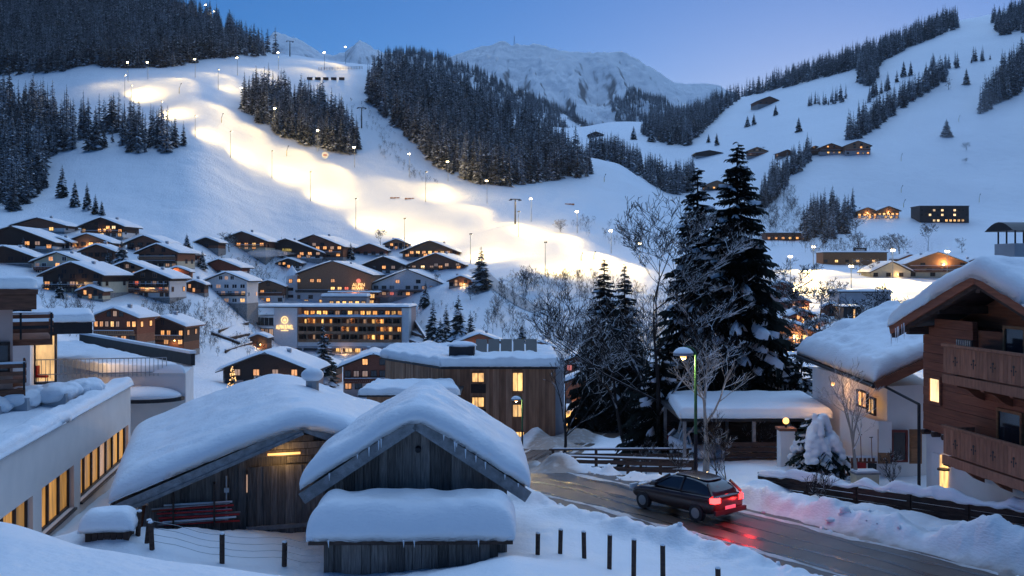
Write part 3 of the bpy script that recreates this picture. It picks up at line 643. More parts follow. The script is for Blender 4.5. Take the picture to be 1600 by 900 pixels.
# strip of forest just beyond the crest of the lower hill
q = random.Random(5)
for k in range(260):
    px = q.uniform(922, 1085); i = int((px-pxs[0])/4)
    msk = (Ds > 560) & (Ds < 760); j = np.where(msk)[0][np.argmin(PYG[i][msk])]
    D = Ds[j]+q.uniform(15, 90)+abs(px-1000)*.05; x = X(px, D)
    cand.append((16/D*F, Vector((x, D, ground(x, D))), q.uniform(15, 24), '', px, 260, 'crest'))
vis = [c for c in cand if c[3] and 0 < c[4] < 1600 and c[5] > 5]
vis.sort(key=lambda c: -c[0])
indiv = vis[:270]; ids = set(id(c) for c in indiv)
FOREST_GROUP = {'left': 'spruces above the upper ski run', 'stand': 'spruces between ski run and chalets', 'island': 'spruces in the wedge beside the run', 'big': 'spruces in the steep forest', 'ridge': 'spruces on the far right ridge'}
far_objs = []
for c in indiv:
    o = link('spruce_tree', FAR_MESH[rng.randrange(6)]); p = c[1]
    o.location = (p.x, p.y, p.z-0.4); s_ = c[2]/18; wv = rng.uniform(.85, 1.15); o.scale = (s_*wv, s_*wv, s_); o.rotation_euler = (0, 0, rng.uniform(0, 6.28))
    tag(o, c[3], 'tree', FOREST_GROUP[c[6]]); far_objs.append(o)
rest = [(c[1].x, c[1].y, c[1].z-.4, c[2]/18) for c in cand if id(c) not in ids]
# spruces on the middle hill and on the lower far mountain
q = random.Random(9)
for k in range(9000):
    i = q.randrange(4, int(MHV.shape[0]*0.8)); j = q.randrange(MHV.shape[1]); p = MHV[i, j]+np.array([q.uniform(-6, 6), q.uniform(-6, 6), 0])
    nz_ = fbm(p[0]/120, p[1]/200, 77, 3)
    if nz_ < -0.45 : continue
    rest.append((p[0], p[1], p[2]-1, q.uniform(.8, 1.3)))
for k in range(15000):
    i = q.randrange(4, int(FMV.shape[0]*0.46)); j = q.randrange(int(FMV.shape[1]*.38), int(FMV.shape[1]*.92)); p = FMV[i, j]+np.array([q.uniform(-9, 9), q.uniform(-9, 9), 0])
    lim = i/FMV.shape[0]/0.46
    if fbm(p[0]/110, p[1]/300, 78, 3) < -0.55+0.85*lim: continue
    rest.append((p[0], p[1], p[2]-1, q.uniform(.9, 1.4)))
def scatter(name, pts, meshes_objs, label=None, seed=0):
    me = bpy.data.meshes.new(name); me.vertices.add(len(pts))
    me.vertices.foreach_set('co', np.array([p[:3] for p in pts], np.float32).reshape(-1))
    at = me.attributes.new('tree_scale', 'FLOAT', 'POINT'); at.data.foreach_set('value', np.array([p[3] for p in pts], np.float32))
    o = link(name, me)
    ng = bpy.data.node_groups.new(name, 'GeometryNodeTree')
    ng.interface.new_socket('Geometry', in_out='INPUT', socket_type='NodeSocketGeometry'); ng.interface.new_socket('Geometry', in_out='OUTPUT', socket_type='NodeSocketGeometry')
    N = ng.nodes; L = ng.links; gi = N.new('NodeGroupInput'); go = N.new('NodeGroupOutput'); jn = N.new('GeometryNodeJoinGeometry')
    K = len(meshes_objs)
    ri = N.new('FunctionNodeRandomValue'); ri.data_type = 'INT'; ri.inputs[4].default_value = 0; ri.inputs[5].default_value = K-1; ri.inputs['Seed'].default_value = 3+seed
    rr = N.new('FunctionNodeRandomValue'); rr.data_type = 'FLOAT_VECTOR'; rr.inputs[0].default_value = (0, 0, 0); rr.inputs[1].default_value = (0, 0, 6.28)
    na = N.new('GeometryNodeInputNamedAttribute'); na.data_type = 'FLOAT'; na.inputs[0].default_value = 'tree_scale'
    for k, mo in enumerate(meshes_objs):
        oi = N.new('GeometryNodeObjectInfo'); oi.transform_space = 'ORIGINAL'; oi.inputs['Object'].default_value = mo
        ip = N.new('GeometryNodeInstanceOnPoints'); cmpn = N.new('FunctionNodeCompare'); cmpn.data_type = 'INT'; cmpn.operation = 'EQUAL'
        L.new(ri.outputs[2], cmpn.inputs[2]); cmpn.inputs[3].default_value = k
        L.new(gi.outputs[0], ip.inputs['Points']); L.new(cmpn.outputs[0], ip.inputs['Selection'])
        L.new(oi.outputs['Geometry'], ip.inputs['Instance']); L.new(rr.outputs[0], ip.inputs['Rotation']); L.new(na.outputs[0], ip.inputs['Scale'])
        L.new(ip.outputs[0], jn.inputs[0])
    L.new(jn.outputs[0], go.inputs[0])
    md = o.modifiers.new('scatter', 'NODES'); md.node_group = ng
    tag(o, label, kind='stuff'); return o
# the source trees are ordinary spruces standing in the forest
src = []
for me in FAR_MESH:
    for o in far_objs:
        if o.data == me: src.append(o); break
scatter('spruce_forest', rest, src, 'spruce forests covering the slopes around the ski runs')
# ------------------------------------------------------------------ bare trees
def bare_tree_mb(h, seed, spread=0.5, r0=None, depth=5, kids=(3, 4), snowy=True, lean=(0, 0), minr=0.006, first=0.25, gnarl=0.25, up=0.15):
    q = random.Random(seed); b = MB(); r0 = r0 or h*0.016
    def grow(p, d, L, r, lev):
        segs = 4 if lev < 3 else 3
        pts = [p]; dirs = []
        for s_ in range(segs):
            d = (d+Vector((q.uniform(-1, 1), q.uniform(-1, 1), q.uniform(-.6, 1)*.6+up))*gnarl*(0.6+0.25*lev)).normalized()
            p = p+d*(L/segs); pts.append(p); dirs.append(d)
        rr = r
        for s_ in range(segs):
            r1 = max(minr, r*(1-(0.92 if lev == 0 else 0.6)*(s_+1)/segs)); b.tube(pts[s_], pts[s_+1], rr, r1, 6 if lev == 0 else (4 if lev < 3 else 3), cap=False); rr = r1
        if lev >= depth: return
        n = q.randint(*kids)+(3 if lev == 0 else 0)
        for k in range(n):
            t = q.uniform(first if lev == 0 else .25, 1.0); si = min(segs-1, int(t*segs)); pp_ = pts[si].lerp(pts[si+1], t*segs-si)
            ax = Vector((q.uniform(-1, 1), q.uniform(-1, 1), q.uniform(-.3, .6))).normalized()
            nd = (dirs[si]*(1-spread)+ax*spread*1.3).normalized()
            grow(pp_, nd, L*q.uniform(.45, .72)*(1.15-.4*t), max(minr, r*(1-.55*t)*.55), lev+1)
    grow(Vector((0, 0, -.2)), Vector((lean[0], lean[1], 1)).normalized(), h*.62, r0, 0)
    return b
SAPLING = [bare_tree_mb(9, 40+k, .38, .07, 3, (3, 4), minr=.022, first=.15).mesh('bare_sapling', 'twig_dark') for k in range(3)]
BUSHY = [bare_tree_mb(7, 50+k, .6, .12, 4, (3, 5), minr=.02, first=.2).mesh('bare_tree', 'branch_snow') for k in range(3)]
# ------------------------------------------------------------------ windows and houses
def frame_mesh():
    b = MB(); t = 0.10
    b.box(-.5, -.5+t, -.06, .05, 0, 1); b.box(.5-t, .5, -.06, .05, 0, 1); b.box(-.5+t, .5-t, -.06, .05, 0, t); b.box(-.5+t, .5-t, -.06, .05, 1-t, 1)
    b.box(-.03, .03, -.05, .04, t, 1-t)
    return b
FRAME_D = frame_mesh().mesh('window', 'dark_wood'); FRAME_W = frame_mesh().mesh('window', 'white_paint'); FRAME_B = frame_mesh().mesh('window', 'warm_wood')
PANES = {}
for k_, m_ in dict(d='glass_dark', o='lit_orange', y='lit_yellow', w='lit_warm', r='lit_red', m='lit_dim').items():
    PANES[k_] = MB().box(-.41, .41, -.015, .02, .09, .91).mesh('pane', m_)
def window(parent, x, y, z, w, h, kind='d', rz=0.0, frame=None):
    o = link('window', frame or FRAME_D, parent); o.location = (x, y, z); o.rotation_euler = (0, 0, rz); o.scale = (w, 1, h)
    p = link('pane', PANES[kind], o)
    return o
def gable_house(t, w, l, he, rise, lower, upper, split, over=0.9, snow=0.5, found=4.0, roofwood='dark_wood', front_over=None, nu=16, nv=10, seed=1, lump=.05, rim=.5):
    """gable front at y=0 facing -y; returns eave height"""
    fo = over if front_over is None else front_over
    hs = he*split
    MB().box(-w/2-.1, w/2+.1, -.1, l, -found, .0).build('foundation', 'stone', t)
    if hs > 0.05: MB().box(-w/2, w/2, 0, l, .004, hs).build('lower_wall', lower, t)
    pts = [(-w/2-.04, max(hs, 0)), (w/2+.04, max(hs, 0)), (w/2+.04, he), (0, he+rise), (-w/2-.04, he)]
    MB().prism_y(pts, -.05, l+.05).build('upper_wall', upper, t)
    sl = rise/(w/2); hw = w/2+over; th = .22
    r = MB()
    for sg in (-1, 1):
        a = (0, he+rise+.02); b = (sg*hw, he-over*sl+.02)
        poly = [a, b, (b[0], b[1]+th), (a[0], a[1]+th)]
        if sg > 0: poly = poly[::-1]
        r.prism_y(poly, -fo, l+over)
    ro = r.build('roof', roofwood, t)
    snow_pad('roof_snow', gable_surface(0, hw, -fo-.08, l+over+.08, he+rise+th+.03, rise+over*sl, .10, .08), snow, nu, nv, rim, ro, lump=lump, seed=seed, fold=2*hw)
    return hw
def chalet(label, px0, px1, pyr, pyb, rz=0, lower='plaster_white', upper='dark_wood', split=.5, rows=(), bal=(), depth=.85, chim=True, cat='house', name='chalet', pitch=.40, left=(), right=(), group=None, lampx=None, dmin=112, frame=None, roofwood='dark_wood', D=None, wy=1.5):
    pxc = (px0+px1)/2
    if D is None: p = hit(pxc, pyb, dmin); D = p.y
    else: p = P(pxc, pyb, D)
    s = D/F; W = (px1-px0)*s; H = (pyb-pyr)*s
    over = min(1.3, W*.08); w = (W-2*over)/max(.9, math.cos(math.radians(rz))); l = w*depth
    rise = w/2*pitch; he = max(2.2, H-rise-.6)
    t = thing(name, label, cat, (p.x, p.y, Zp(pyb, D)), math.radians(rz), group)
    qh = random.Random(int(px0*3+pyr))
    if upper == 'dark_wood' and cat == 'house' and qh.random() < .55: upper = qh.choice(('brown_wood', 'rust_wood', 'brown_wood'))
    elif upper == 'brown_wood' and qh.random() < .5: upper = qh.choice(('tan_wood', 'rust_wood'))
    rows = list(rows)
    if cat in ('house', 'guesthouse') and W > 9:
        rows = [(zf, ''.join((c if c != '.' else qh.choice('..dddm')) for c in pat)) for zf, pat in rows]
        if he > 4.0 and not any(zf > .85 for zf, _ in rows): rows.append(((he+rise*.08)/he, qh.choice(('..d.d..', '..dmd..', '...d...', '..o.d..'))))
        if not bal and he > 4.2: bal = [qh.choice((.38, .46, .5))]
        if not left: left = [(.3, qh.choice(('d.d', 'dod', '.d.')))]
        if not right: right = [(.3, qh.choice(('d.d', 'd.o', '.dd')))]
    gable_house(t, w, l, he, rise, lower, upper, split, over, snow=.55, roofwood=roofwood, seed=int(px0+pyb) % 50, found=7.0)
    for zf, pat in rows:
        n = len(pat); z = zf*he
        for i, c in enumerate(pat):
            if c == '.': continue
            x = (i+.5)/n*w-w/2
            window(t, x, -.09, z, min(1.9, w/n*.72), wy, c, frame=frame)
    for side, rws in ((-1, left), (1, right)):
        for zf, pat in rws:
            n = len(pat)
            for i, c in enumerate(pat):
                if c != '.': window(t, side*(w/2+.09), (i+.5)/n*l, zf*he, min(1.4, l/n*.6), wy, c, rz=side*math.pi/2, frame=frame)
    for zf in bal:
        z = zf*he
        b = MB(); b.box(-w*.48, w*.48, -1.1, 0, z-.15, z).box(-w*.48, w*.48, -1.12, -1.05, z, z+.18).box(-w*.48, w*.48, -1.12, -1.04, z+.8, z+.92)
        nb = max(6, int(w/.45))
        for i in range(nb+1):
            x = -w*.48+w*.96*i/nb; b.box(x-.16, x+.12, -1.10, -1.06, z+.1, z+.85)
        bo = b.build('balcony', qh.choice(('brown_wood', 'tan_wood', 'dark_wood', 'rust_wood')), t)
        MB().box(-w*.47, w*.47, -1.16, -1.0, z+.93, z+1.05).build('rail_snow', 'snow', bo)
    if chim:
        cx, cyy = w*qh.choice((.17, -.2, .08)), l*qh.uniform(.3, .6); zc = he+rise-abs(cx)*pitch
        c = MB().box(cx-.4, cx+.4, cyy-.4, cyy+.4, zc-.6, zc+1.5).build('chimney', 'plaster_grey', t)
        MB().box(cx-.5, cx+.5, cyy-.5, cyy+.5, zc+1.5, zc+1.75).build('chimney_snow', 'snow', c)
    if lampx is None and (int(px0)*7+int(pyb)) % 3 == 0 and D < 480: lampx = (((int(px0) % 5)-2)*.15, .42, 80)  # extra lamp added to some houses for warm light among the chalets
    if lampx is not None:
        lx, lz, watts = lampx
        MB().ball((lx*w, -.5, lz*he), .22, n=8, m=6).build('wall_lamp', 'bulb_small', t)
        lamp('wall_lamp_light', t, (lx*w, -.9, lz*he), watts, (1, .62, .25), .2)
    return t, w, l, he, rise
H = chalet
# upper hamlet on the left
H('broad dark chalet with red timber band and long snowy roof slope', -50, 86, 352, 389, 6, upper='dark_wood', split=.42, rows=[(.55, '.....o..'), (.08, 'd.d.d..d.o')], right=[(.3, 'd')])
H('wooden house with long snowy ridge roof behind the dark chalet', 14, 106, 341, 362, 0, lower='plaster_white', split=.6, rows=[(.15, 'd.d.y.')], pitch=.3, depth=.6)
H('tall dark timber chalet with lamp-lit balcony below the ski slope', 121, 198, 338, 371, -4, split=.45, rows=[(.72, '..d.ow.'), (.45, 'y..ooo.o'), (.06, '.o.w..y')], bal=[.40], lampx=(.05, .62, 60))
H('reddish brown timber chalet under a wide flat snow roof', 97, 176, 367, 389, 4, lower='brown_wood', upper='brown_wood', split=.3, rows=[(.45, '...oo.')])
H('small black timber house squeezed between two snowy roofs', 122, 182, 380, 410, 0, upper='dark_wood', split=.1, rows=[(.5, '.d.d.')])
H('grey and brown chalet with full row of dark windows', 192, 260, 366, 394, -8, lower='plaster_grey', upper='brown_wood', split=.45, rows=[(.62, 'ddd.'), (.15, 'd.d.d')])
H('dark chalet with pale green ground floor and two balconies', 209, 285, 379, 419, -10, lower='plaster_cream', upper='dark_wood', split=.45, rows=[(.62, '.d.d.d'), (.08, '.y.d.m')], bal=[.32, .60])
H('low dark house end with thick snow roof beside the cream chalet', -40, 52, 388, 412, 10, upper='dark_wood', split=.1, rows=[(.4, '..d.')])
H('cream chalet with six orange lit windows in two rows', 48, 132, 392, 432, 4, lower='plaster_cream', upper='plaster_cream', split=.4, rows=[(.62, '.d.o.o.'), (.18, 'd.o.o.d')], frame=FRAME_W)
H('large black gabled chalet over cream walls with reddish lit windows', 58, 169, 407, 458, -6, lower='plaster_cream', upper='dark_wood', split=.62, rows=[(.80, '..dd.'), (.38, 'o.d.d.d'), (.06, 'o..d.r.d')], bal=[.30], right=[(.4, 'd.d')])
H('brown chalet with glowing terrace door behind snowy firs', 164, 234, 406, 444, 0, lower='plaster_pink', upper='brown_wood', split=.4, rows=[(.55, '.m.o.'), (.08, '..oo.')], bal=[.45])
H('white chalet with dark shutters and two stacked wooden balconies', 192, 273, 418, 465, -7, lower='plaster_white', upper='dark_wood', split=.85, rows=[(.62, '.r.d..d'), (.34, '..o..r.'), (.05, '..d...dd')], bal=[.28, .56], frame=FRAME_B)
H('small garage hut with bright lamp beside the white chalet', 255, 298, 415, 436, 8, lower='brown_wood', upper='dark_wood', split=.5, rows=[(.1, '.y.')], chim=False, lampx=(-.1, .9, 260))
H('brown gabled chalet on pale plaster behind snow-laden shrubs', 307, 379, 403, 430, -4, lower='plaster_white', upper='brown_wood', split=.5, rows=[(.12, 'd.d.d')])
H('white chalet with bright orange balcony above snowy garden', 316, 392, 423, 474, -4, lower='plaster_white', upper='plaster_white', split=.7, rows=[(.66, 'd.d.d'), (.36, '...d.y'), (.04, '.d..y')], bal=[.34], frame=FRAME_W)
H('brown chalet with lit middle floor behind a bare tree', 337, 421, 360, 391, -6, lower='plaster_cream', upper='brown_wood', split=.3, rows=[(.45, 'o.ooyo'), (.1, '.o..o.')], bal=[.38])
t_fl, w_, l_, he_, ri_ = H('dark chalet with yellow lit sign in its gable', 385, 507, 372, 404, 5, upper='dark_wood', split=.35, rows=[(.62, '..o.m.oo.'), (.1, '.d.d.o.d')])
H('brown three-storey chalet rising behind the signed chalet', 440, 542, 365, 402, -10, lower='brown_wood', upper='brown_wood', split=.3, rows=[(.75, '..m.oo.o'), (.42, '.....o.'), (.08, '...o.o')], bal=[.30])
H('low wooden house with rounded snow roof at the slope foot', 548, 607, 379, 399, -4, lower='plaster_white', upper='brown_wood', split=.35, rows=[(.1, 'd.d.')])
H('warm lit timber lodge with row of amber gable windows', 624, 720, 378, 402, -8, lower='warm_wood', upper='warm_wood', split=.3, rows=[(.62, '.oyoyoyo.'), (.1, 'o.o.o.')])
H('black timber chalet overlapping the lit lodge', 634, 729, 394, 424, -14, upper='dark_wood', split=.2, rows=[(.72, '..m.m'), (.38, '.wmo.o'), (.05, 'd.d.dd')], right=[(.3, 'm')])
H('dark chalet with single lit gable window and white strip', 558, 642, 399, 428, -12, lower='plaster_white', upper='dark_wood', split=.45, rows=[(.66, '..o..'), (.12, 'd.dd.d')])
H('wide cream guesthouse with long dark balcony and lit terrace', 575, 700, 419, 464, -10, lower='plaster_pink', upper='plaster_white', split=.40, rows=[(.60, '..d.dd..d'), (.12, '..r.o.o.o')], bal=[.42], cat='guesthouse')
# village below
H('brown timber chalet with lit upper windows over stone garage', 138, 222, 478, 536, -6, lower='brown_wood', upper='brown_wood', split=.35, rows=[(.62, 'oo.y..oo'), (.05, '.d.o.')], bal=[.34], right=[(.6, 'oo')], roofwood='brown_wood')
H('dark brown chalet with lit corner windows beside its timber twin', 214, 295, 492, 548, -6, lower='brown_wood', upper='dark_wood', split=.35, rows=[(.60, 'm..oo.o'), (.25, 'o..o.o')], bal=[.48], right=[(.6, 'oo')], roofwood='brown_wood')
t_re, w_re, l_re, he_re, ri_re = H('pink plaster hotel with dark timber gable and white name', 338, 493, 547, 613, -3, lower='plaster_pink', upper='dark_wood', split=.55, rows=[(.74, '.m.o.m.o.'), (.30, 'd.d.y.d.d')], depth=.7, cat='hotel', name='hotel')
H('pink plaster house with painted niche beside the wooden hotel', 528, 640, 549, 622, 4, lower='plaster_pink', upper='dark_wood', split=.55, rows=[(.66, '.m.dd..'), (.28, 'o...d.')], depth=.6)
H('small brown gabled house below the snowy fir clump', 706, 792, 521, 548, 4, lower='brown_wood', upper='brown_wood', split=.3, rows=[(.3, '..o.')])
H('dark timber house with lit corner behind the wooden hotel', 866, 938, 553, 590, 0, upper='dark_wood', split=.2, rows=[(.5, 'or.d.')])
H('rust brown gabled inn over pink plaster behind the bare tree', 876, 965, 578, 672, -8, lower='plaster_pink', upper='brown_wood', split=.62, rows=[(.46, 'd..d.d'), (.14, '.d.o..')], depth=.6, cat='inn', name='inn', D=150)
H('brown timber house beside the rust inn behind pine branches', 950, 1040, 585, 660, 6, lower='plaster_pink', upper='brown_wood', split=.5, rows=[(.4, '.o.y.d')], D=165)
# beyond the pines on the right
H('brightly lit timber restaurant chalet with golden balcony strips', 1185, 1287, 500, 552, -5, lower='warm_wood', upper='warm_wood', split=.35, rows=[(.60, '.y.yy.'), (.18, '.o.o.')], bal=[.5, .12], lampx=(.1, .75, 420), roofwood='brown_wood', D=190)
H('pink and brown house with flat eaves behind spruce branches', 1200, 1242, 438, 484, 0, lower='plaster_pink', upper='brown_wood', split=.7, rows=[(.5, '.o.o.'), (.15, 'o.oo')], roofwood='brown_wood')
H('red brown cabin at the foot of the lit practice slope', 1284, 1314, 478, 494, -10, lower='brown_wood', upper='brown_wood', split=.2, rows=[(.3, '.d.')], chim=False)
H('floodlit cream hotel with timber gable by the practice slope', 1416, 1514, 392, 434, -8, lower='plaster_cream', upper='warm_wood', split=.55, rows=[(.80, '.d.d.d'), (.50, 'd.d.d.d'), (.10, 'd.d..d')], bal=[.42, .70], lampx=(.1, .95, 900), cat='hotel', name='hotel', roofwood='warm_wood', dmin=300)
H('low cream pavilion with peaked snow roof beside floodlit hotel', 1358, 1428, 412, 433, 0, lower='plaster_cream', upper='plaster_cream', split=.5, rows=[(.1, 'd.d.d.')], pitch=.5, cat='pavilion', name='pavilion', dmin=300)
H('brown roofed house peeking out beside the floodlit hotel', 1500, 1552, 402, 430, -12, lower='plaster_pink', upper='brown_wood', split=.5, rows=[(.4, 'd.d.')], roofwood='warm_wood', dmin=300)
H('grey gabled house behind the floodlit hotel', 1402, 1442, 396, 416, 4, lower='plaster_cream', upper='brown_wood', split=.5, rows=[(.2, 'd.d')], dmin=400)
# on the right-hand slope
H('lit twin-gabled mountain inn on the slope, left gable', 1336, 1374, 323, 341, 0, lower='plaster_white', upper='warm_wood', split=.4, rows=[(.35, 'yoyo'), (.0, 'o.oo')], lampx=(0, .8, 120), cat='inn', name='inn', dmin=500)
H('lit mountain inn with longer right gable and terrace', 1368, 1408, 321, 341, 0, lower='plaster_white', upper='warm_wood', split=.4, rows=[(.4, 'yyoyo'), (.0, '.yyo')], lampx=(0, .8, 120), cat='inn', name='inn', dmin=500)
H('pale mountain farmhouse with timber gable high on the slope', 1279, 1318, 223, 242, -4, lower='plaster_grey', upper='brown_wood', split=.5, rows=[(.2, '.y.y')], dmin=500)
H('mountain farmhouse with glowing gable and terrace lights', 1319, 1362, 219, 242, -6, lower='plaster_grey', upper='brown_wood', split=.5, rows=[(.72, '..o.'), (.1, 'd.o.o')], dmin=500)
H('small dark barn beside the pale mountain farmhouse', 1264, 1284, 227, 242, 0, lower='dark_wood', upper='dark_wood', split=.2, chim=False, dmin=500)
H('lonely hay barn on the snowy slope above the hedge', 1216, 1244, 233, 245, 8, lower='dark_wood', upper='dark_wood', split=.2, chim=False, dmin=500)
H('brown alpine hut with bare tree on the far slope', 1166, 1200, 229, 244, -10, lower='brown_wood', upper='brown_wood', split=.3, chim=False, rows=[(.3, '.d.')], dmin=500)
H('long low stable on the slope behind the pine tops', 1086, 1130, 234, 244, 0, lower='dark_wood', upper='dark_wood', split=.3, chim=False, pitch=.2, dmin=700)
H('reddish mountain hut below the ridge forest', 1182, 1222, 150, 163, 6, lower='brown_wood', upper='brown_wood', split=.3, rows=[(.3, '.d.d')], dmin=800)
H('dark cabin with faint lights behind the pine tops', 1100, 1140, 281, 297, 0, lower='dark_wood', upper='brown_wood', split=.3, rows=[(.3, '.o.m')], dmin=500)
H('tiny dark chalet in the saddle above the white hill', 918, 944, 205, 214, 0, lower='dark_wood', upper='dark_wood', split=.3, chim=False, dmin=900)
# smaller houses between
for a, b, r, g_, rz__, up_, lo_, lab in [
 (68, 112, 370, 389, 5, 'brown_wood', 'plaster_white', 'narrow chalet wedged behind the cream chalet roof'), (262, 308, 388, 410, -6, 'brown_wood', 'plaster_white', 'small lit chalet right of the grey and brown chalet'), (284, 322, 436, 458, 4, 'dark_wood', 'brown_wood', 'little dark hut below the bright garage lamp'),
 (392, 446, 436, 474, 6, 'brown_wood', 'plaster_white', 'white house with snow roof left of the corner tower'), (598, 640, 372, 390, -5, 'tan_wood', 'plaster_white', 'tan lodge half hidden by the amber window lodge'), (118, 164, 448, 468, 3, 'brown_wood', 'plaster_cream', 'low cream annex below the black gabled chalet'),
 (430, 472, 402, 420, -4, 'dark_wood', 'plaster_white', 'snowy cottage under the signed chalet'), (698, 742, 430, 448, -8, 'brown_wood', 'stone', 'stone based barn below the black timber chalet'), (1226, 1268, 462, 488, 4, 'brown_wood', 'plaster_pink', 'pink house glowing on the right valley floor'), (1262, 1306, 500, 524, -6, 'warm_wood', 'warm_wood', 'lit timber bar on the right valley floor'),
 (1296, 1348, 512, 534, 4, 'dark_wood', 'plaster_white', 'white walled house below the cube cabin'), (1232, 1276, 486, 508, 8, 'rust_wood', 'plaster_cream', 'rust gabled house among the valley lights'), (820, 870, 532, 556, -4, 'rust_wood', 'plaster_cream', 'rust gabled house above the timber hotel roof'), (560, 606, 545, 572, 5, 'brown_wood', 'plaster_pink', 'pink gabled house behind the tall snowy fir')]:
    H(lab, a, b, r, g_, rz__, lower=lo_, upper=up_, split=.45, rows=[(.58, '.o.y.' if (a+r) % 2 else '.o.d.'), (.1, 'd.o.o' if a > 1000 else 'd.o.d')], lampx=(.2, .5, 110) if a > 1000 else None)
# small roofs filling the village floor
for (a, b, r, g_, lab) in [(0, 40, 372, 380, 'low snowy woodshed roof between the broad dark chalet and fence'), (300, 345, 372, 388, 'small brown hut beside the bare tree on the slope foot'), (388, 420, 520, 545, 'small stone shed with snow cap beside the curved glass wing'),
                           (640, 700, 540, 560, 'flat snowy outbuilding right of the white hotel'), (470, 530, 560, 600, 'small lit porch house behind the tall snowy fir')]:
    H(lab, a, b, r, g_, rng.uniform(-8, 8), lower='brown_wood', upper='dark_wood', split=.5, rows=[(.2, '.o.d' if a > 400 else '.d.')], chim=False, name='outbuilding', cat='shed')
def text_mesh(body, size, depth=.04, spacing=1.0):
    cu = bpy.data.curves.new('lettering', 'FONT'); cu.body = body; cu.size = size; cu.extrude = depth; cu.align_x = 'CENTER'; cu.space_character = spacing; cu.resolution_u = 2
    o = bpy.data.objects.new('lettering', cu); COL.objects.link(o); bpy.context.view_layer.update()
    me = bpy.data.meshes.new_from_object(o.evaluated_get(bpy.context.evaluated_depsgraph_get()))
    bpy.data.objects.remove(o); bpy.data.curves.remove(cu); return me
def lettering(parent, body, loc, size, material, width=None, rz=0, name='lettering'):
    me = text_mesh(body, size); me.name = name; me.materials.clear(); me.materials.append(M[material])
    o = link(name, me, parent); o.location = loc; o.rotation_euler = (math.pi/2, 0, rz)
    xs__ = [v.co.x for v in me.vertices]
    if width: o.scale = (width/(max(xs__)-min(xs__)), 1, 1)
    return o
lettering(t_re, 'HOTEL REISINGER ****', (.2, -.12, he_re*.60), 1.05, 'white_paint', width=w_re*.30)
lettering(t_fl, 'FLORIN', (w_*0.02, -.12, he_+ri_*.15), 1.6, 'sign_yellow', width=3.6)
# flat-roofed houses on the right
def flat_house(label, px0, px1, pyt, pyb, wallm, rows, depth=12, snow=.6, cat='building', name='flat_building', dmin=112, D=None, roofm='metal_dark', rz=0, wy=1.3):
    pxc = (px0+px1)/2; p = hit(pxc, pyb, dmin) if D is None else P(pxc, pyb, D); s = p.y/F; w = (px1-px0)*s; h = (pyb-pyt)*s
    t = thing(name, label, cat, (p.x, p.y, Zp(pyb, p.y)), math.radians(rz))
    hb = h-snow-.3
    MB().box(-w/2, w/2, 0, depth, -5, hb).build('wall', wallm, t)
    ro = MB().box(-w/2-.4, w/2+.4, -.5, depth+.4, hb, hb+.3).build('roof', roofm, t)
    snow_pad('roof_snow', quad_surface((-w/2-.45, -.55, hb+.31), (w/2+.45, -.55, hb+.31), (w/2+.45, depth+.45, hb+.31), (-w/2-.45, depth+.45, hb+.31)), snow, 20, 10, .5, ro, lump=.06, seed=int(px0))
    for zf, pat in rows:
        n = len(pat)
        for i, c in enumerate(pat):
            if c != '.': window(t, (i+.5)/n*w-w/2, -.09, zf*hb, min(1.8, w/n*.7), wy, c)
    return t, w, hb
t, w, hb = flat_house('low lit building with dark name board on its roof', 1286, 1386, 392, 414, 'warm_wood', [(.2, 'd.y.d.y..y..')], dmin=420, depth=10)
MB().box(-w*.02, w*.19, .6, .8, hb+.4, hb+2.3).build('name_board', 'metal_dark', t)
for k in range(9): MB().box(w*(.018+.0155*k), w*(.018+.0155*k+.0115), .5, .58, hb+1.0, hb+(1.75 if k % 3 == 0 else 1.55)).build('board_mark', 'white_paint', t)
flat_house('dark modern hotel with three rows of lit windows on slope', 1437, 1514, 320, 348, 'metal_dark', [(.68, 'd.dwdwd.wdd.'), (.40, 'ddw.dw.dwd.d'), (.06, '...ww.yyyyy.')], dmin=500, depth=14, cat='hotel', name='hotel', wy=1.6)
flat_house('grey green lift station with long snow canopy', 1311, 1392, 452, 480, 'plaster_grey', [(.25, '.....d..d')], depth=9, cat='station', name='lift_station', dmin=200)
flat_house('dark cube-shaped cabin with glowing slits', 1318, 1351, 477, 503, 'metal_dark', [(.1, '.d.y.d.')], depth=7, snow=.25, cat='cabin', name='cabin', wy=3.0, dmin=180)
flat_house('long low building with lit window band behind bare branches', 1196, 1262, 362, 376, 'brown_wood', [(.2, 'oooyoo')], depth=9, dmin=380)
flat_house('lit glass pavilion with snow terrace below the timber hotel', 503, 573, 459, 481, 'plaster_grey', [(.12, '.yyyyyy')], depth=8, cat='pavilion', name='pavilion', snow=1.0, wy=2.2, D=375)
# ------------------------------------------------------------------ white slope-side hotel with the lit emblem
D0 = 352.0; s = D0/F
t = thing('hotel', 'white modern hotel with timber loggias and glowing round emblem', 'hotel', (X(533, D0), D0, Zp(556, D0)), math.radians(-4))
def hx(px): return (px-533)*s
def hz_(py): return (556-py)*s
b = MB(); b.box(hx(427), hx(464), -.6, 14, hz_(544), hz_(481)); b.build('wall', 'plaster_white', t)
MB().box(hx(464), hx(640), 5.0, 15, hz_(556)-6, hz_(481)).build('back_wall', 'plaster_pink', t)
MB().box(hx(629), hx(640), -.4, 4.95, hz_(544), hz_(481)).build('end_wall', 'plaster_white', t)
MB().box(hx(464)+.05, hx(629)-.05, -.3, 4.95, hz_(541), hz_(534.5)).build('parapet', 'plaster_white', t)
MB().box(hx(427)+.1, hx(640)-.1, 0.2, 4.9, hz_(544)-.1, hz_(541)-.1).build('floor_slab', 'plaster_grey', t)
for k in range(7):
    x = hx(440+31*k); MB().box(x-.25, x+.25, .6, 1.1, hz_(556)-4, hz_(544)-.15).build('column', 'plaster_white', t)
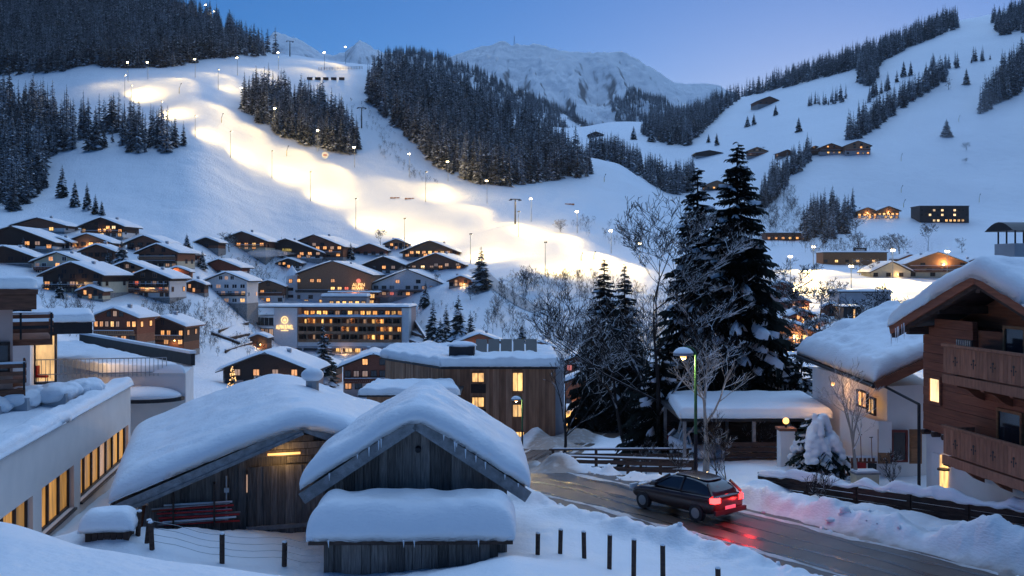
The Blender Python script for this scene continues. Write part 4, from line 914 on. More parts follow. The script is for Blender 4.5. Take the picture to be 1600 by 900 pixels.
ro = MB().box(hx(398), hx(641), -1.4, 15.5, hz_(481)+.05, hz_(481)+.4).build('roof', 'metal_dark', t)
snow_pad('roof_snow', quad_surface((hx(397), -1.5, hz_(481)+.42), (hx(642), -1.5, hz_(481)+.42), (hx(642), 15.6, hz_(481)+.42), (hx(397), 15.6, hz_(481)+.42)), .7, 60, 14, .5, ro, lump=.12, seed=4)
zc = [hz_(534), hz_(521.5), hz_(509), hz_(496.5)]
for k in range(4):
    MB().box(hx(466), hx(628.6), -.9, 4.9, zc[k]-.15, zc[k]+.12).build('loggia_floor', 'tan_wood', t)
sp_ = MB().box(hx(465), hx(629), -1.2, 1.2, zc[3]+.15, zc[3]+.35).build('canopy', 'brown_wood', t)
snow_pad('canopy_snow', quad_surface((hx(464.5), -1.3, zc[3]+.36), (hx(629.5), -1.3, zc[3]+.36), (hx(629.5), 1.3, zc[3]+.36), (hx(464.5), 1.3, zc[3]+.36)), .75, 50, 8, .35, sp_, lump=.15, seed=7)
pat = ['d.ddmdd.yo.dy.dd', 'dddmdyoddoyodddd', 'yoyodmdmyodddmdd']
nb = 12
for r in range(3):
    for i in range(nb+1):
        x = hx(466)+(hx(628.4)-hx(466))*i/nb
        MB().box(x-.14, x+.14, -.8, 4.85, zc[r]+.13, zc[r+1]-.17).build('partition', 'tan_wood', t)  # partitions and fronts in paler wood, interior glow put into their colour
    for i in range(nb):
        x0 = hx(466)+(hx(628.4)-hx(466))*i/nb+.2; x1 = hx(466)+(hx(628.4)-hx(466))*(i+1)/nb-.2
        MB().box(x0, x1, -.88, -.78, zc[r]+.13, zc[r]+.95).build('balcony_front', 'tan_wood' if (i+r) % 3 else 'warm_wood', t)
        window(t, (x0+x1)/2, 4.9, zc[r]+.2, (x1-x0)*.8, 2.1, (pat[r]+'d'*nb)[i].replace('.', 'm'), frame=FRAME_B)
for i, c in enumerate('ooyodmdymoyodoyo'):
    x = hx(467)+(hx(627)-hx(467))*(i+.5)/16; window(t, x, 4.9, hz_(494)-.4, 1.9, 2.3, c, frame=FRAME_B)
for x, c in ((hx(525), 'y'), (hx(540), 'w'), (hx(556), 'y'), (hx(475), 'd'), (hx(490), 'd'), (hx(600), 'd')):
    window(t, x, 4.9, hz_(556)+.3, 3.0, 2.4, c)
for r, i in ((0, 3), (0, 8), (1, 5), (1, 10), (2, 1), (2, 6), (2, 9)):
    lamp('loggia_fill_light', t, (hx(466)+(hx(628.4)-hx(466))*(i+.5)/nb, 1.2, zc[r+1]-.5), 45, (1, .55, .2), .3)  # added lamps without fixtures, to warm the loggia interiors
# curved glass wing
for k in range(4):
    z = [hz_(546), hz_(529), hz_(512), hz_(496)][k]; pts = [(hx(427)-9.5*math.cos(a), 7-9.5*math.sin(a)*.8) for a in np.linspace(0, math.pi/2, 8)]+[(hx(427), 7)]
    MB().prism(pts, z, z+.6).build('wing_floor', 'plaster_white', t)
    if k < 3:
        for a in np.linspace(.1, math.pi/2-.15, 7):
            window(t, hx(427)-8.6*math.cos(a), 7-8.6*.8*math.sin(a), z+.6, 1.8, 2.9, 'y' if k == 0 else ('m' if k == 1 else 'd'), rz=-(math.pi/2-a))
# emblem and lettering
e = MB(); n_ = 28; ex, ez = hx(444), hz_(500)
for k in range(n_):
    a0, a1 = 2*math.pi*k/n_, 2*math.pi*(k+1)/n_
    e.tube((ex+1.15*math.cos(a0), -.8, ez+1.15*math.sin(a0)), (ex+1.15*math.cos(a1), -.8, ez+1.15*math.sin(a1)), .14, n=5)
e.add([(ex-.5, -.8, ez-.45), (ex+.5, -.8, ez-.5), (ex+.55, -.8, ez+.1), (ex+.1, -.8, ez+.6), (ex-.35, -.8, ez+.25)], [(0, 1, 2, 3, 4)])
e.build('emblem', 'sign_light', t)
lettering(t, 'ALPIN JUWEL', (hx(444), -.75, hz_(514.5)), 2.2, 'sign_light', width=6.2)
MB().box(hx(438), hx(450), -.75, -.7, hz_(517.2), hz_(516.4)).build('sign_line', 'sign_light', t)
lamp('sign_glow', t, (hx(444), -2.2, hz_(507)), 30, (1, .62, .25), 1.0)
lamp('entrance_glow', t, (hx(540), -1.0, hz_(550)), 60, (1, .55, .22), .6)
# the older timber part of the hotel above
D1 = hit(515, 470).y; s1 = D1/F
t, w, l, he, rise = H('brown timber hotel with corner tower and glowing gable sign', 455, 585, 406, 474, -3, lower='plaster_white', upper='brown_wood', split=.45, rows=[(.74, 'o.oo.o.....'), (.46, '.....yyro..'), (.16, 'd.d..oyo....'), (.0, '.y.yo..yy.')], bal=[.40], depth=.8, cat='hotel', name='hotel', pitch=.36)
tx = -w/2-1.2
tw = MB().prism([(tx+2.4*math.cos(k*math.pi/4+.39), 0.4+2.4*math.sin(k*math.pi/4+.39)) for k in range(8)], -6, he*.98).build('tower', 'plaster_white', t)
n_ = 8; cvv = [(tx+3.0*math.cos(k*math.pi/4+.39), .4+3.0*math.sin(k*math.pi/4+.39), he*.985) for k in range(8)]+[(tx, .4, he*.985+4.2)]
MB().add(cvv, [(k, (k+1) % 8, 8) for k in range(8)]+[tuple(range(7, -1, -1))]).build('tower_roof', 'snow', t)
window(t, tx, -1.95, he*.72, 1.6, 1.6, 'o'); window(t, tx, -1.95, he*.45, 2.2, 1.2, 'd'); window(t, tx, -1.95, he*.2, 2.2, 1.2, 'd')
lettering(t, 'ALPIN', (w*.34, -.15, he*.60), 2.0, 'sign_light', width=5.0); lettering(t, 'JUWEL', (w*.34, -.15, he*.46), 2.0, 'sign_light', width=5.0)
MB().tube((w*.34, -.15, he*.80), (w*.34, -.3, he*.80), .9, n=16).build('emblem', 'lit_red', t)
rp = MB().box(w*.02, w*.62, -8, -.2, he*.16, he*.16+.3).build('restaurant_floor', 'brown_wood', t)
rr_ = MB().box(w*.0, w*.64, -8.4, -.2, he*.38, he*.38+.3).build('restaurant_roof', 'warm_wood', t)
snow_pad('restaurant_snow', quad_surface((w*-.01, -8.5, he*.38+.32), (w*.65, -8.5, he*.38+.32), (w*.65, -.25, he*.38+.32), (w*-.01, -.25, he*.38+.32)), .5, 24, 10, .4, rr_, lump=.1)
for i in range(9): window(t, w*.05+(w*.55)*(i+.5)/9, -7.9, he*.17+.3, 2.0, he*.2-.4, 'oyoyyoyoy'[i], frame=FRAME_B)
for i in range(6): window(t, w*.05+(w*.55)*(i+.5)/6, -7.9, he*.02, 2.4, he*.12, 'yoyyoy'[i], frame=FRAME_B)
MB().box(w*.02, w*.62, -7.8, -.2, -4, he*.155).build('restaurant_wall', 'brown_wood', t)
lamp('restaurant_glow', t, (w*.35, -9.2, he*.3), 420, (1, .5, .18), 1.0)
lamp('gable_sign_glow', t, (w*.34, -1.5, he*.58), 60, (1, .55, .2), .8)
# ------------------------------------------------------------------ ski slope: floodlights, lift, fences
POLE_W = 13000.0
def flood_mast(px, ptop, pbase, facing, label, watts=1.0, glow=True, dmin=300, headmat='bulb'):
    p = hit(px, pbase, dmin)
    if p is None: return
    h = max(6.0, (pbase-ptop)*p.y/F)
    t = thing('floodlight_mast', label, 'floodlight', (p.x, p.y, p.z-.2), 0, 'floodlights along the ski run')
    MB().tube((0, 0, 0), (0, 0, h), .17, .09, 8).build('pole', 'metal_grey', t)
    a = Vector((facing[0], facing[1], 0)).normalized(); sd = Vector((-a.y, a.x, 0))
    hd = MB(); c = Vector((0, 0, h))
    hd.bar(c-sd*.6, c+sd*.6, .12, .12)
    hd.bar(c-sd*.45+a*.05+Vector((0, 0, .15)), c-sd*.45+a*.35, .55, .5); hd.bar(c+sd*.45+a*.05+Vector((0, 0, .15)), c+sd*.45+a*.35, .55, .5)
    ho = hd.build('lamp_head', 'metal_dark', t)
    lm = MB()
    for q_ in (-.45, .45): lm.ball(c+sd*q_+a*.42+Vector((0, 0, -.02)), .36 if glow else .16, n=8, m=6)
    lm.build('lamp_bulb', headmat, ho)
    lamp('flood_light', t, c+a*.9+Vector((0, 0, -.2)), POLE_W*watts, (1, .69, .24), .4, 'SPOT', (a.x, a.y, -.16 if glow else -.30), 132 if glow else 168)
# masts at the tree edge shine down across the run (towards the valley); masts on the left shine up and across
RIGHT_SIDE = [(305, 92, 121, 'tall floodlight mast below the forest at the upper run', 1.3), (200, 97, 128, 'floodlight mast at the top left bend of the run', .9), (231, 97, 124, 'slim floodlight mast beside the forest edge above the bend', .7), (371, 90, 118, 'floodlight mast under the forest tip', .9), (435, 82, 109, 'floodlight mast on the crest beside the forest tip', 1.0),
              (476, 53, 84, 'floodlight standing high on the skyline crest', .9), (507, 82, 109, 'floodlight mast at the fence on the crest', .9), (540, 73, 100, 'bright floodlight beside the crest fence', 1.2), (378, 138, 176, 'bright floodlight at the upper corner of the tree wedge', 1.2), (430, 168, 206, 'bright floodlight in front of the tree wedge', 1.3),
              (497, 203, 236, 'floodlight at the lower edge of the tree wedge', 1.2), (554, 230, 262, 'floodlight at the pointed end of the tree wedge', 1.2), (700, 252, 283, 'floodlight in front of the steep forest', 1.0), (761, 282, 318, 'bright floodlight below the steep forest', 1.3), (830, 310, 346, 'bright floodlight right of the lift tower', 1.4), (902, 330, 364, 'floodlight on the last bend before the village', 1.3),
              (955, 360, 396, 'floodlight shining through bare branches', 1.4), (1000, 380, 412, 'floodlight half hidden behind the pine', 1.0), (640, 240, 275, 'floodlight between the run and the steep forest', .8), (322, 8, 40, 'lone floodlight among spruces on the skyline', .25), (335, 18, 45, 'small floodlight on the forest skyline', .15)]
LEFT_SIDE = [(195, 117, 152, 'floodlight mast on the left lip of the upper run', 1.0), (205, 133, 160, 'thin floodlight mast near the spruce stand', .8), (252, 158, 186, 'floodlight mast behind the spruce stand', 1.0), (305, 180, 214, 'dark backed floodlight mast right of the spruce stand', 1.2), (360, 205, 246, 'dark backed floodlight mast above the tracked slope', 1.2), (341, 108, 140, 'floodlight mast in the middle of the upper run', .5),
             (425, 235, 278, 'dark backed floodlight mast over the mogul field', 1.2), (485, 268, 314, 'dark backed floodlight mast in the middle of the lower run', 1.2), (556, 310, 358, 'tall dark backed floodlight mast above the chalets', 1.3), (632, 341, 389, 'floodlight mast behind the brown roofs', 1.3), (665, 268, 316, 'floodlight mast in the broad middle run', 1.0), (735, 365, 412, 'floodlight mast beside the lone fir', 1.3), (852, 378, 432, 'tall floodlight mast at the foot of the run', 1.4), (810, 330, 370, 'floodlight mast beside the lift tower', .8)]
for px, a, b_, lab, wt in RIGHT_SIDE: flood_mast(px, a, b_, (-.5, -.85), lab, wt)
for px, a, b_, lab, wt in LEFT_SIDE: flood_mast(px, a, b_, (.75, .65), lab, wt, glow=False)
for px, a, b_, lab, wt in [(1271, 385, 420, 'floodlight mast at the left of the practice slope', 3.2), (1395, 390, 434, 'tall floodlight mast in front of the floodlit hotel', 4.0), (1480, 392, 440, 'floodlight mast half behind the chalet roof', 3.0), (1330, 415, 452, 'floodlight mast above the lift station roof', 2.5), (1235, 400, 440, 'floodlight mast glimpsed through spruce branches', 2.5)]:
    flood_mast(px, a, b_, (-.3, -.9), lab, wt)
# lift towers
def lift_tower(px, pt, pb, label):
    p = hit(px, pb, 300); h = (pb-pt)*p.y/F
    t = thing('lift_tower', label, 'lift tower', (p.x, p.y, p.z), .4)
    MB().tube((0, 0, -.5), (0, 0, h), .45, .28, 8).build('mast', 'metal_dark', t)
    MB().box(-2.6, 2.6, -.2, .2, h-.3, h+.1).build('cross_arm', 'metal_dark', t)
    for sx in (-2.4, 2.4): MB().box(sx-.3, sx+.3, -1.4, 1.4, h-.75, h-.35).build('sheave_train', 'metal_dark', t)
lift_tower(805, 311, 350, 'grey chairlift tower with cross arm on the lower run')
lift_tower(565, 168, 200, 'chairlift tower on the gully below the crest')
lift_tower(453, 64, 88, 'chairlift tower at the forest tip on the crest')
def lance(px, pt, pb, label, dmin=300, c='metal_dark'):
    p = hit(px, pb, dmin)
    if p is None: return
    h = max(2.5, (pb-pt)*p.y/F)
    t = thing('snow_lance', label, 'snow lance', (p.x, p.y, p.z), rng.uniform(-.5, .5), 'snow lances')
    MB().tube((0, 0, -.3), (0, 0, h*.55), .18, .14, 6).build('base_pole', 'yellow_paint', t)
    MB().tube((0, 0, h*.5), (h*.18, 0, h), .12, .08, 6).tube((h*.14, 0, h*.92), (h*.24, 0, h*1.02), .28, .2, 6).build('nozzle_arm', c, t)
for px, a, b_ in [(280, 130, 146), (346, 178, 192), (448, 228, 244), (908, 395, 407), (928, 393, 405), (944, 272, 284)]: lance(px, a, b_, 'slim snow lance leaning over the floodlit run')
for px, a, b_ in [(1408, 240, 252), (1408, 290, 301), (1412, 312, 324), (1438, 322, 334), (1530, 303, 316), (1498, 180, 190)]: lance(px, a, b_, 'small snow lance on the right-hand slope', 500)
# crest fence
def px_fence(name, label, cat, p0, p1, n, hgt, material, dmin=300, rails=(0.5, .95)):
    t = thing(name, label, cat, tuple(hit(*p0, dmin))); o0 = Vector(t.location); pts = []
    for k in range(n+1):
        f = k/n; p = hit(p0[0]+(p1[0]-p0[0])*f, p0[1]+(p1[1]-p0[1])*f, dmin)-o0; pts.append(p)
        MB().box(p.x-.09, p.x+.09, p.y-.09, p.y+.09, p.z-.3, p.z+hgt).build('post', material, t)
    for r in rails:
        b = MB()
        for k in range(n): b.bar(pts[k]+Vector((0, 0, hgt*r)), pts[k+1]+Vector((0, 0, hgt*r)), .08, .16)
        b.build('rail', material, t)
    return t
px_fence('safety_fence', 'long brown safety fence along the crest', 'fence', (498, 110), (566, 108), 16, 2.2, 'brown_wood', rails=(.3, .6, .95))
for k in range(5):
    p = hit(484+12.5*k, 125, 300)
    t = thing('snow_rack', 'slanted wooden avalanche rack below the crest fence', 'snow rack', tuple(p), .1, 'avalanche racks below the crest')
    MB().box(-1.9, 1.9, -.15, .1, -.2, 1.9).build('board', 'dark_wood', t); MB().box(-2.0, 2.0, -.25, .4, 1.9, 2.15).build('snow_cap', 'snow', t)
# round sign, crash mats, course banners
p = hit(508, 249, 300); t = thing('round_sign', 'round white sign with red mark beside the run', 'sign', tuple(p))
MB().tube((0, 0, -.2), (0, 0, 1.6), .12, n=6).build('post', 'metal_grey', t); MB().tube((0, -.08, 2.4), (0, .08, 2.4), 1.9, n=18).build('board', 'white_paint', t); MB().box(-1, 1, -.16, -.1, 2.1, 2.7).build('mark', 'red_paint', t)
for k, (px, py) in enumerate([(617, 310), (640, 311), (890, 320)]):
    p = hit(px, py, 300); t = thing('crash_mat', ['row of dark crash mats under the lift line', 'small dark mat barrier in the broad run', 'brown barrier on the bend right of the lift tower', 'low barrier near the bright floodlight', 'barrier strip across the lower run', 'short mat above the crash mats'][k], 'barrier', tuple(p), .1)
    for j in range(3): MB().box(j*1.7-2.5, j*1.7-.95, -.15, .15, -.3, .6).build('mat', 'tan_wood', t)
# radio mast on the far summit
i = int(np.argmin(np.abs(FMV[111, :, 0]/FMV[111, :, 1]*F+800-803))); q_ = FMV[np.argmax(FMV[:, i, 2]), i]
t = thing('radio_mast', 'thin lattice radio mast on the far summit', 'mast', tuple(q_))
b = MB(); hh = 34
for sx, sy in ((-2, -2), (2, -2), (2, 2), (-2, 2)): b.tube((sx, sy, -6), (sx*.2, sy*.2, hh), .5, .35, 5)
for z in (6, 14, 22, 30):
    w = 2*(1-z/hh*.8); b.bar((-w*2, 0, z), (w*2, 0, z), .6, .6)
b.build('lattice', 'metal_dark', t)
# slope-side retaining walls of logs
def log_wall(px0, py0, px1, py1, label, D, h=1.4):
    a = hit(px0, py0, 200); b_ = hit(px1, py1, 200); t = thing('log_wall', label, 'retaining wall', tuple(a), 0, 'log retaining walls beside the white hotel'); o0 = a
    for k in range(4):
        z = Vector((0, 0, -.8+k*.45)); MB().bar(z, b_-o0+z, .4, .42).build('log', 'dark_wood', t)
    MB().bar(Vector((0, 0, 1.0)), b_-o0+Vector((0, 0, 1.0)), .5, .3).build('snow_cap', 'snow', t)
for a in [(342, 519, 388, 507), (357, 531, 390, 523), (330, 524, 375, 540), (352, 552, 400, 537)]: log_wall(*a, 'stepped log retaining wall left of the white hotel', 338)
for a in [(640, 508, 655, 512), (640, 520, 660, 528), (640, 534, 668, 545), (645, 500, 675, 545)]: log_wall(*a, 'stepped log retaining wall right of the white hotel', 350)
mat('plaster_cream2', (.74, .66, .60), .85, var=.05, scale=1.2, bump=.15, bscale=30)
# ------------------------------------------------------------------ big hay barn
t = thing('hay_barn', 'wide weathered hay barn with thick snow roof and strip light', 'barn', (-7.3, 34.5, 0), math.radians(17.6))
HWB, ZR, SLB = 6.0, 3.66, .395
def roof_z(x, zr, sl): return zr-abs(x)*sl
BOARD = {}
def board_row(t, x0, x1, wd, y, zlo, ztop, material='barn_wood', name='plank', q=random.Random(3), th=.05):
    x = x0
    while x < x1-.02:
        w_b = min(wd*q.uniform(.8, 1.25), x1-x); a, b_ = x+.006, x+w_b-.006; yy = y+q.uniform(-.02, .02)
        za, zb = ztop(a), ztop(b_); zl = zlo+q.uniform(-.03, .05)
        m_ = MB(); m_.add([(a, yy-th, zl), (b_, yy-th, zl), (b_, yy, zl), (a, yy, zl), (a, yy-th, za), (b_, yy-th, zb), (b_, yy, zb), (a, yy, za)],
                          [(3, 2, 1, 0), (4, 5, 6, 7), (0, 1, 5, 4), (1, 2, 6, 5), (2, 3, 7, 6), (3, 0, 4, 7)])
        m_.build(name, material, t); x += w_b
MB().prism_y([(-5, -1), (5, -1), (5, 1.55), (0, 3.45), (-5, 1.55)], .12, 11.8).build('wall', 'barn_wood', t)
board_row(t, -5, -1.85, .27, .10, -.4, lambda x: min(2.75, roof_z(x, 3.5, SLB)))
board_row(t, -1.8, .8, .24, -.02, -.15, lambda x: 2.35)            # sliding door
board_row(t, .85, 5, .27, .10, -.4, lambda x: min(2.75, roof_z(x, 3.5, SLB)))
for k, z in enumerate((2.42, 2.66, 2.9, 3.14)):
    hw = max(.3, (3.5-z-.2)/SLB); hw0 = min(hw, 2.7)
    MB().box(-min(hw, .5 if k < 1 else hw0), min(hw, hw0), -.06, .12, z, z+.22).build('beam', 'barn_wood', t)
MB().box(-1.9, 1.0, -.12, -.03, -.28, -.08).build('sill_beam', 'grey_wood', t); MB().box(-1.85, .9, -.12, -.04, .18, .32).build('door_batten', 'grey_wood', t)
rf = MB()
for sg in (-1, 1):
    a = (0, ZR); b_ = (sg*HWB, ZR-HWB*SLB); poly = [a, b_, (b_[0], b_[1]+.16), (a[0], a[1]+.16)]
    rf.prism_y(poly if sg < 0 else poly[::-1], -.55, 12.6)
ro = rf.build('roof', 'grey_wood', t)
for sg in (-1, 1):
    MB().bar((0, -.60, ZR+.04), (sg*(HWB+.05), -.60, ZR+.04-(HWB+.05)*SLB), .07, .30).build('verge_board', 'grey_wood', ro)
MB().bar((0, -.665, ZR-.14), (-HWB, -.665, ZR-.14-HWB*SLB), .05, .12).build('verge_strip', 'grey_wood', ro)
MB().tube((-HWB-.12, -.7, ZR-HWB*SLB-.05), (-HWB-.12, 12.6, ZR-HWB*SLB-.05), .09, n=8).build('gutter', 'metal_dark', ro)
snow_pad('roof_snow', gable_surface(0, HWB, -.72, 12.75, ZR+.17, HWB*SLB, .13, .16), .62, 90, 70, .55, ro, lump=.05, seed=3, fold=2*HWB, over=.10, sag=.05)
MB().box(-1.15, -.05, -.16, -.10, 2.72, 2.79).build('strip_lamp', 'bulb_small', t)
lamp('strip_light', t, (-.6, -.35, 2.66), 7, (1, .62, .20), .25)
MB().box(-1.85, -1.81, -.1, -.06, 1.5, 2.1).build('lit_gap', 'lit_dim', t)
MB().tube((-2.5, -.08, 2.1), (-2.5, -.08, .7), .03, n=6).box(-2.58, -2.42, -.14, -.04, 1.55, 1.7).box(-2.56, -2.44, -.14, -.04, .55, .75).build('conduit', 'metal_grey', t)
c = MB().tube((1.2, 7.5, ZR-.5), (1.2, 7.5, ZR+.75), .28, n=10).build('flue', 'metal_grey', ro); c2 = MB().ball((1.2, 7.5, ZR+1.0), .48, .48, .30, 12, 8).build('flue_snow', 'snow', c, True)
t2 = thing('course_poles', 'bundle of red and white slalom poles hung on barn wall', 'poles', (-7.3, 34.5, 0), math.radians(17.6))
q = random.Random(12)
for k in range(13):
    z = .62+.052*k+q.uniform(-.02, .02); x0 = -4.6+q.uniform(-.3, .3); L = q.uniform(1.9, 2.7)
    MB().tube((x0, -.16-.05*(k % 3), z), (x0+L, -.2-.05*(k % 3), z+q.uniform(-.05, .05)), .035, n=6).build('pole', ('red_paint', 'grey_wood', 'white_paint', 'red_paint', 'brown_wood')[k % 5], t2)
for x in (-4.2, -2.9): MB().box(x-.03, x+.03, -.34, .04, .45, 1.9).build('hanger', 'dark_wood', t2)
t2 = thing('leaning_boards', 'old boards leaning under the left eave of hay barn', 'boards', (-7.3, 34.5, 0), math.radians(17.6))
for k in range(6): MB().bar((-5.5+.16*k, -.1, -.2), (-5.25+.1*k, .3, 1.2), .14, .03).build('board', ('grey_wood', 'brown_wood')[k % 2], t2)
# ------------------------------------------------------------------ small barn and its shed
t = thing('small_barn', 'small steep plank barn under deep overhanging snow', 'barn', (-2.95, 30.8, 0), math.radians(2))
zr, sl, hw = 4.42, .66, 3.35
MB().prism_y([(-2.8, -1), (2.8, -1), (2.8, 2.5), (0, 4.32), (-2.8, 2.5)], .12, 5.2).build('wall', 'barn_wood', t)
board_row(t, -2.8, 2.8, .27, .10, -.5, lambda x: roof_z(x, 4.36, sl), q=random.Random(8))
rf = MB()
for sg in (-1, 1):
    a = (0, zr); b_ = (sg*hw, zr-hw*sl); poly = [a, b_, (b_[0], b_[1]+.14), (a[0], a[1]+.14)]
    rf.prism_y(poly if sg < 0 else poly[::-1], -.5, 5.6)
ro = rf.build('roof', 'grey_wood', t)
for sg in (-1, 1): MB().bar((0, -.56, zr-.02), (sg*(hw+.08), -.56, zr-.02-(hw+.08)*sl), .08, .36).build('verge_board', 'grey_wood', ro)
snow_pad('roof_snow', gable_surface(0, hw, -.68, 5.75, zr+.16, hw*sl, .10, .12), .60, 90, 60, .5, ro, lump=.07, seed=11, fold=2*hw, over=.12, sag=.06)
b = MB(); q = random.Random(4)
for k in range(14):
    f = q.uniform(.1, .98)*q.choice((-1, 1)); b.tube((hw*f, -.66, zr+.22-hw*abs(f)*sl), (hw*f, -.66, zr+.22-hw*abs(f)*sl-q.uniform(.12, .34)), .03, .004, 6)
b.build('icicles', 'snow', ro)
MB().tube((.05, -.02, 3.55), (.05, -.14, 3.5), .09, n=10).build('lamp', 'metal_dark', t)
t = thing('lean_to_shed', 'low plank lean-to carrying a huge pillow of snow', 'shed', (-2.85, 28.35, 0), math.radians(1))
board_row(t, -2.5, 2.45, .235, 0, -.6, lambda x: 1.42, material='barn_wood', q=random.Random(15))
MB().box(-2.5, 2.45, .02, 2.2, -.6, 1.38).build('wall', 'barn_wood', t)
ro = MB().prism_y([(-2.85, 1.42), (2.85, 1.42), (2.85, 1.52), (-2.85, 1.52)], -.35, 2.1).build('roof', 'dark_wood', t)
MB().box(-2.87, 2.87, -.42, -.36, 1.34, 1.50).build('eave_board', 'dark_wood', ro)
snow_pad('roof_snow', quad_surface((-2.92, -.46, 1.53), (2.92, -.46, 1.53), (2.92, 1.95, 1.62), (-2.92, 1.95, 1.62)), .92, 70, 40, .62, ro, lump=.04, seed=6, over=.10, sag=.10)
b = MB()
for x in (-2.3, -.2, .1, 1.9): b.tube((x, -.46, 1.5), (x+.01, -.46, 1.28), .03, .004, 6)
b.build('icicles', 'snow', ro)
# ------------------------------------------------------------------ small capped well / bin by the barn
t = thing('capped_bin', 'dark bin under a thick rounded snow cap by the barn', 'bin', (X(172, 30.6), 30.6, .5), .2)
for k in range(7): MB().box(-.62+k*.18, -.62+k*.18+.165, -.5, .5, 0, .62).build('board', 'dark_wood', t)
MB().box(-.66, .66, -.54, .54, .62, .68).build('lid', 'dark_wood', t)
snow_pad('snow_cap', quad_surface((-.8, -.66, .70), (.8, -.66, .70), (.8, .66, .70), (-.8, .66, .70)), .58, 30, 26, .42, t, lump=.05, seed=9, over=.06, sag=.05)
# ------------------------------------------------------------------ posts
def post(px, pt, pb, D, label, w=.11, lean=0, group=None, material='dark_wood'):
    x = X(px, D); z = ground(x, D); h = (pb-pt)*D/F
    t = thing('fence_post', label, 'post', (x, D, z-.15), rng.uniform(-.4, .4), group)
    MB().prism([(w*.5*math.cos(a), w*.5*math.sin(a)) for a in np.linspace(0, 2*math.pi, 9)[:-1]], 0, h+.15).build('shaft', material, t)
    MB().ball((0, 0, h+.15), w*.52, w*.52, .05, 8, 6, jit=.2).build('snow_cap', 'snow', t, True)
    t.rotation_euler = (0, lean, 0); return t
for px, a, b_, D, ln, lab in [(215, 824, 862, 30.8, .06, 'leaning dark gate post in the snowy lane'), (229, 832, 868, 30.5, .1, 'middle post of the broken gate in the lane'), (238, 830, 872, 30.2, -.05, 'right post of the broken gate in the lane'), (347, 828, 874, 30.2, 0, 'square wire-fence post before the hay barn'), (444, 838, 876, 30.2, .02, 'wire-fence post near the lean-to shed')]:
    post(px, a, b_, D, lab, .16, ln)
for k, (px, a, b_, D) in enumerate([(840, 812, 846, 30.6), (875, 800, 838, 31.0), (913, 800, 842, 30.6), (952, 806, 860, 29.5), (990, 818, 878, 28.4), (1036, 835, 903, 27.2), (1123, 880, 940, 25.6)]):
    post(px, a, b_, D, 'dark wooden roadside post standing in the snowbank', .14, rng.uniform(-.03, .03), 'roadside posts')
t = thing('wire_fence', 'thin wire mesh fence between the lane posts', 'fence', (0, 0, 0))
for k, z in enumerate((.25, .45, .65, .85)):
    b = MB(); pts = [(X(p_, d_), d_) for p_, d_ in ((238, 30.2), (347, 30.2), (444, 30.2), (500, 29.6))]
    for (xa, ya), (xb, yb) in zip(pts, pts[1:]):
        n_ = 6
        for i in range(n_):
            u0, u1 = i/n_, (i+1)/n_; x0, y0, x1, y1 = xa+(xb-xa)*u0, ya+(yb-ya)*u0, xa+(xb-xa)*u1, ya+(yb-ya)*u1
            b.tube((x0, y0, ground(x0, y0)+z), (x1, y1, ground(x1, y1)+z), .008, n=4, cap=False)
    b.build('wire', 'metal_grey', t)
# ------------------------------------------------------------------ white hotel on the left
t = thing('terrace_hotel', 'white curved hotel wing with curtained windows and snowy terrace', 'hotel', (-18.4, 48, 0))
O = Vector((-18.4, 48, 0))
wa, wb = Vector((-18.4, 48, 0)), Vector((-14.2, 24.5, 0)); dv = (wb-wa).normalized(); nv_ = Vector((-dv.y, dv.x, 0)) # nv_ points to +x side
if nv_.x < 0: nv_ = -nv_
def wall_pt(s, off, z): p = wa+dv*s+nv_*off-O; return (p.x, p.y, z)
def wall_box(s0, s1, o0, o1, z0, z1, mb=None):
    mb = mb or MB()
    c = [wall_pt(s0, o0, z0), wall_pt(s1, o0, z0), wall_pt(s1, o1, z0), wall_pt(s0, o1, z0), wall_pt(s0, o0, z1), wall_pt(s1, o0, z1), wall_pt(s1, o1, z1), wall_pt(s0, o1, z1)]
    return mb.add(c, [(3, 2, 1, 0), (4, 5, 6, 7), (0, 1, 5, 4), (1, 2, 6, 5), (2, 3, 7, 6), (3, 0, 4, 7)])
ZT, ZB = 1.72, .12
b = MB(); wall_box(0, 24, -.35, 0, ZT, 3.55, b); wall_box(0, 24, -.35, 0, -4, ZB, b)
gaps = [(.5, 9.6), (10.6, 14.8), (15.8, 22)]
prev = 0
for a, c in gaps: wall_box(prev, a, -.35, 0, ZB, ZT, b); prev = c
wall_box(prev, 24, -.35, 0, ZB, ZT, b); b.build('wall', 'plaster_cream2', t)
wall_box(.3, 24, -7.5, -.36, -4, -.6).build('inner_floor', 'plaster_grey', t)
emis('lit_curtain', (1.0, .46, .10), .17, .75, (.35, .22, .08), (4, 4, .25))
for gi, (a, c) in enumerate(gaps):
    n_ = max(3, int((c-a)/1.15)); w1 = (c-a)/n_
    wall_box(a-.1, c+.1, -.05, .10, ZB-.10, ZB-.02).build('window_sill', 'metal_dark', t)
    for i in range(n_):
        s0 = a+w1*i
        fr = MB(); wall_box(s0+.003, s0+.09, -.30, -.16, ZB, ZT, fr); wall_box(s0+w1-.06, s0+w1-.003, -.30, -.16, ZB, ZT, fr); wall_box(s0+.09, s0+w1-.06, -.30, -.16, ZT-.09, ZT, fr); wall_box(s0+.09, s0+w1-.06, -.30, -.16, ZB, ZB+.09, fr)
        fo = fr.build('window', 'metal_dark', t)
        wall_box(s0+.09, s0+w1-.06, -.27, -.24, ZB+.09, ZT-.09).build('pane', 'lit_curtain' if i % 4 != 3 else 'lit_dim', fo)
sn = MB()
def wp(u, v):
    S = np.asarray(u)*24.3-.2; OF = .12-np.asarray(v)*1.0
    return np.stack([wa.x-O.x+dv.x*S+nv_.x*OF, wa.y-O.y+dv.y*S+nv_.y*OF, 3.56+0*S], -1)
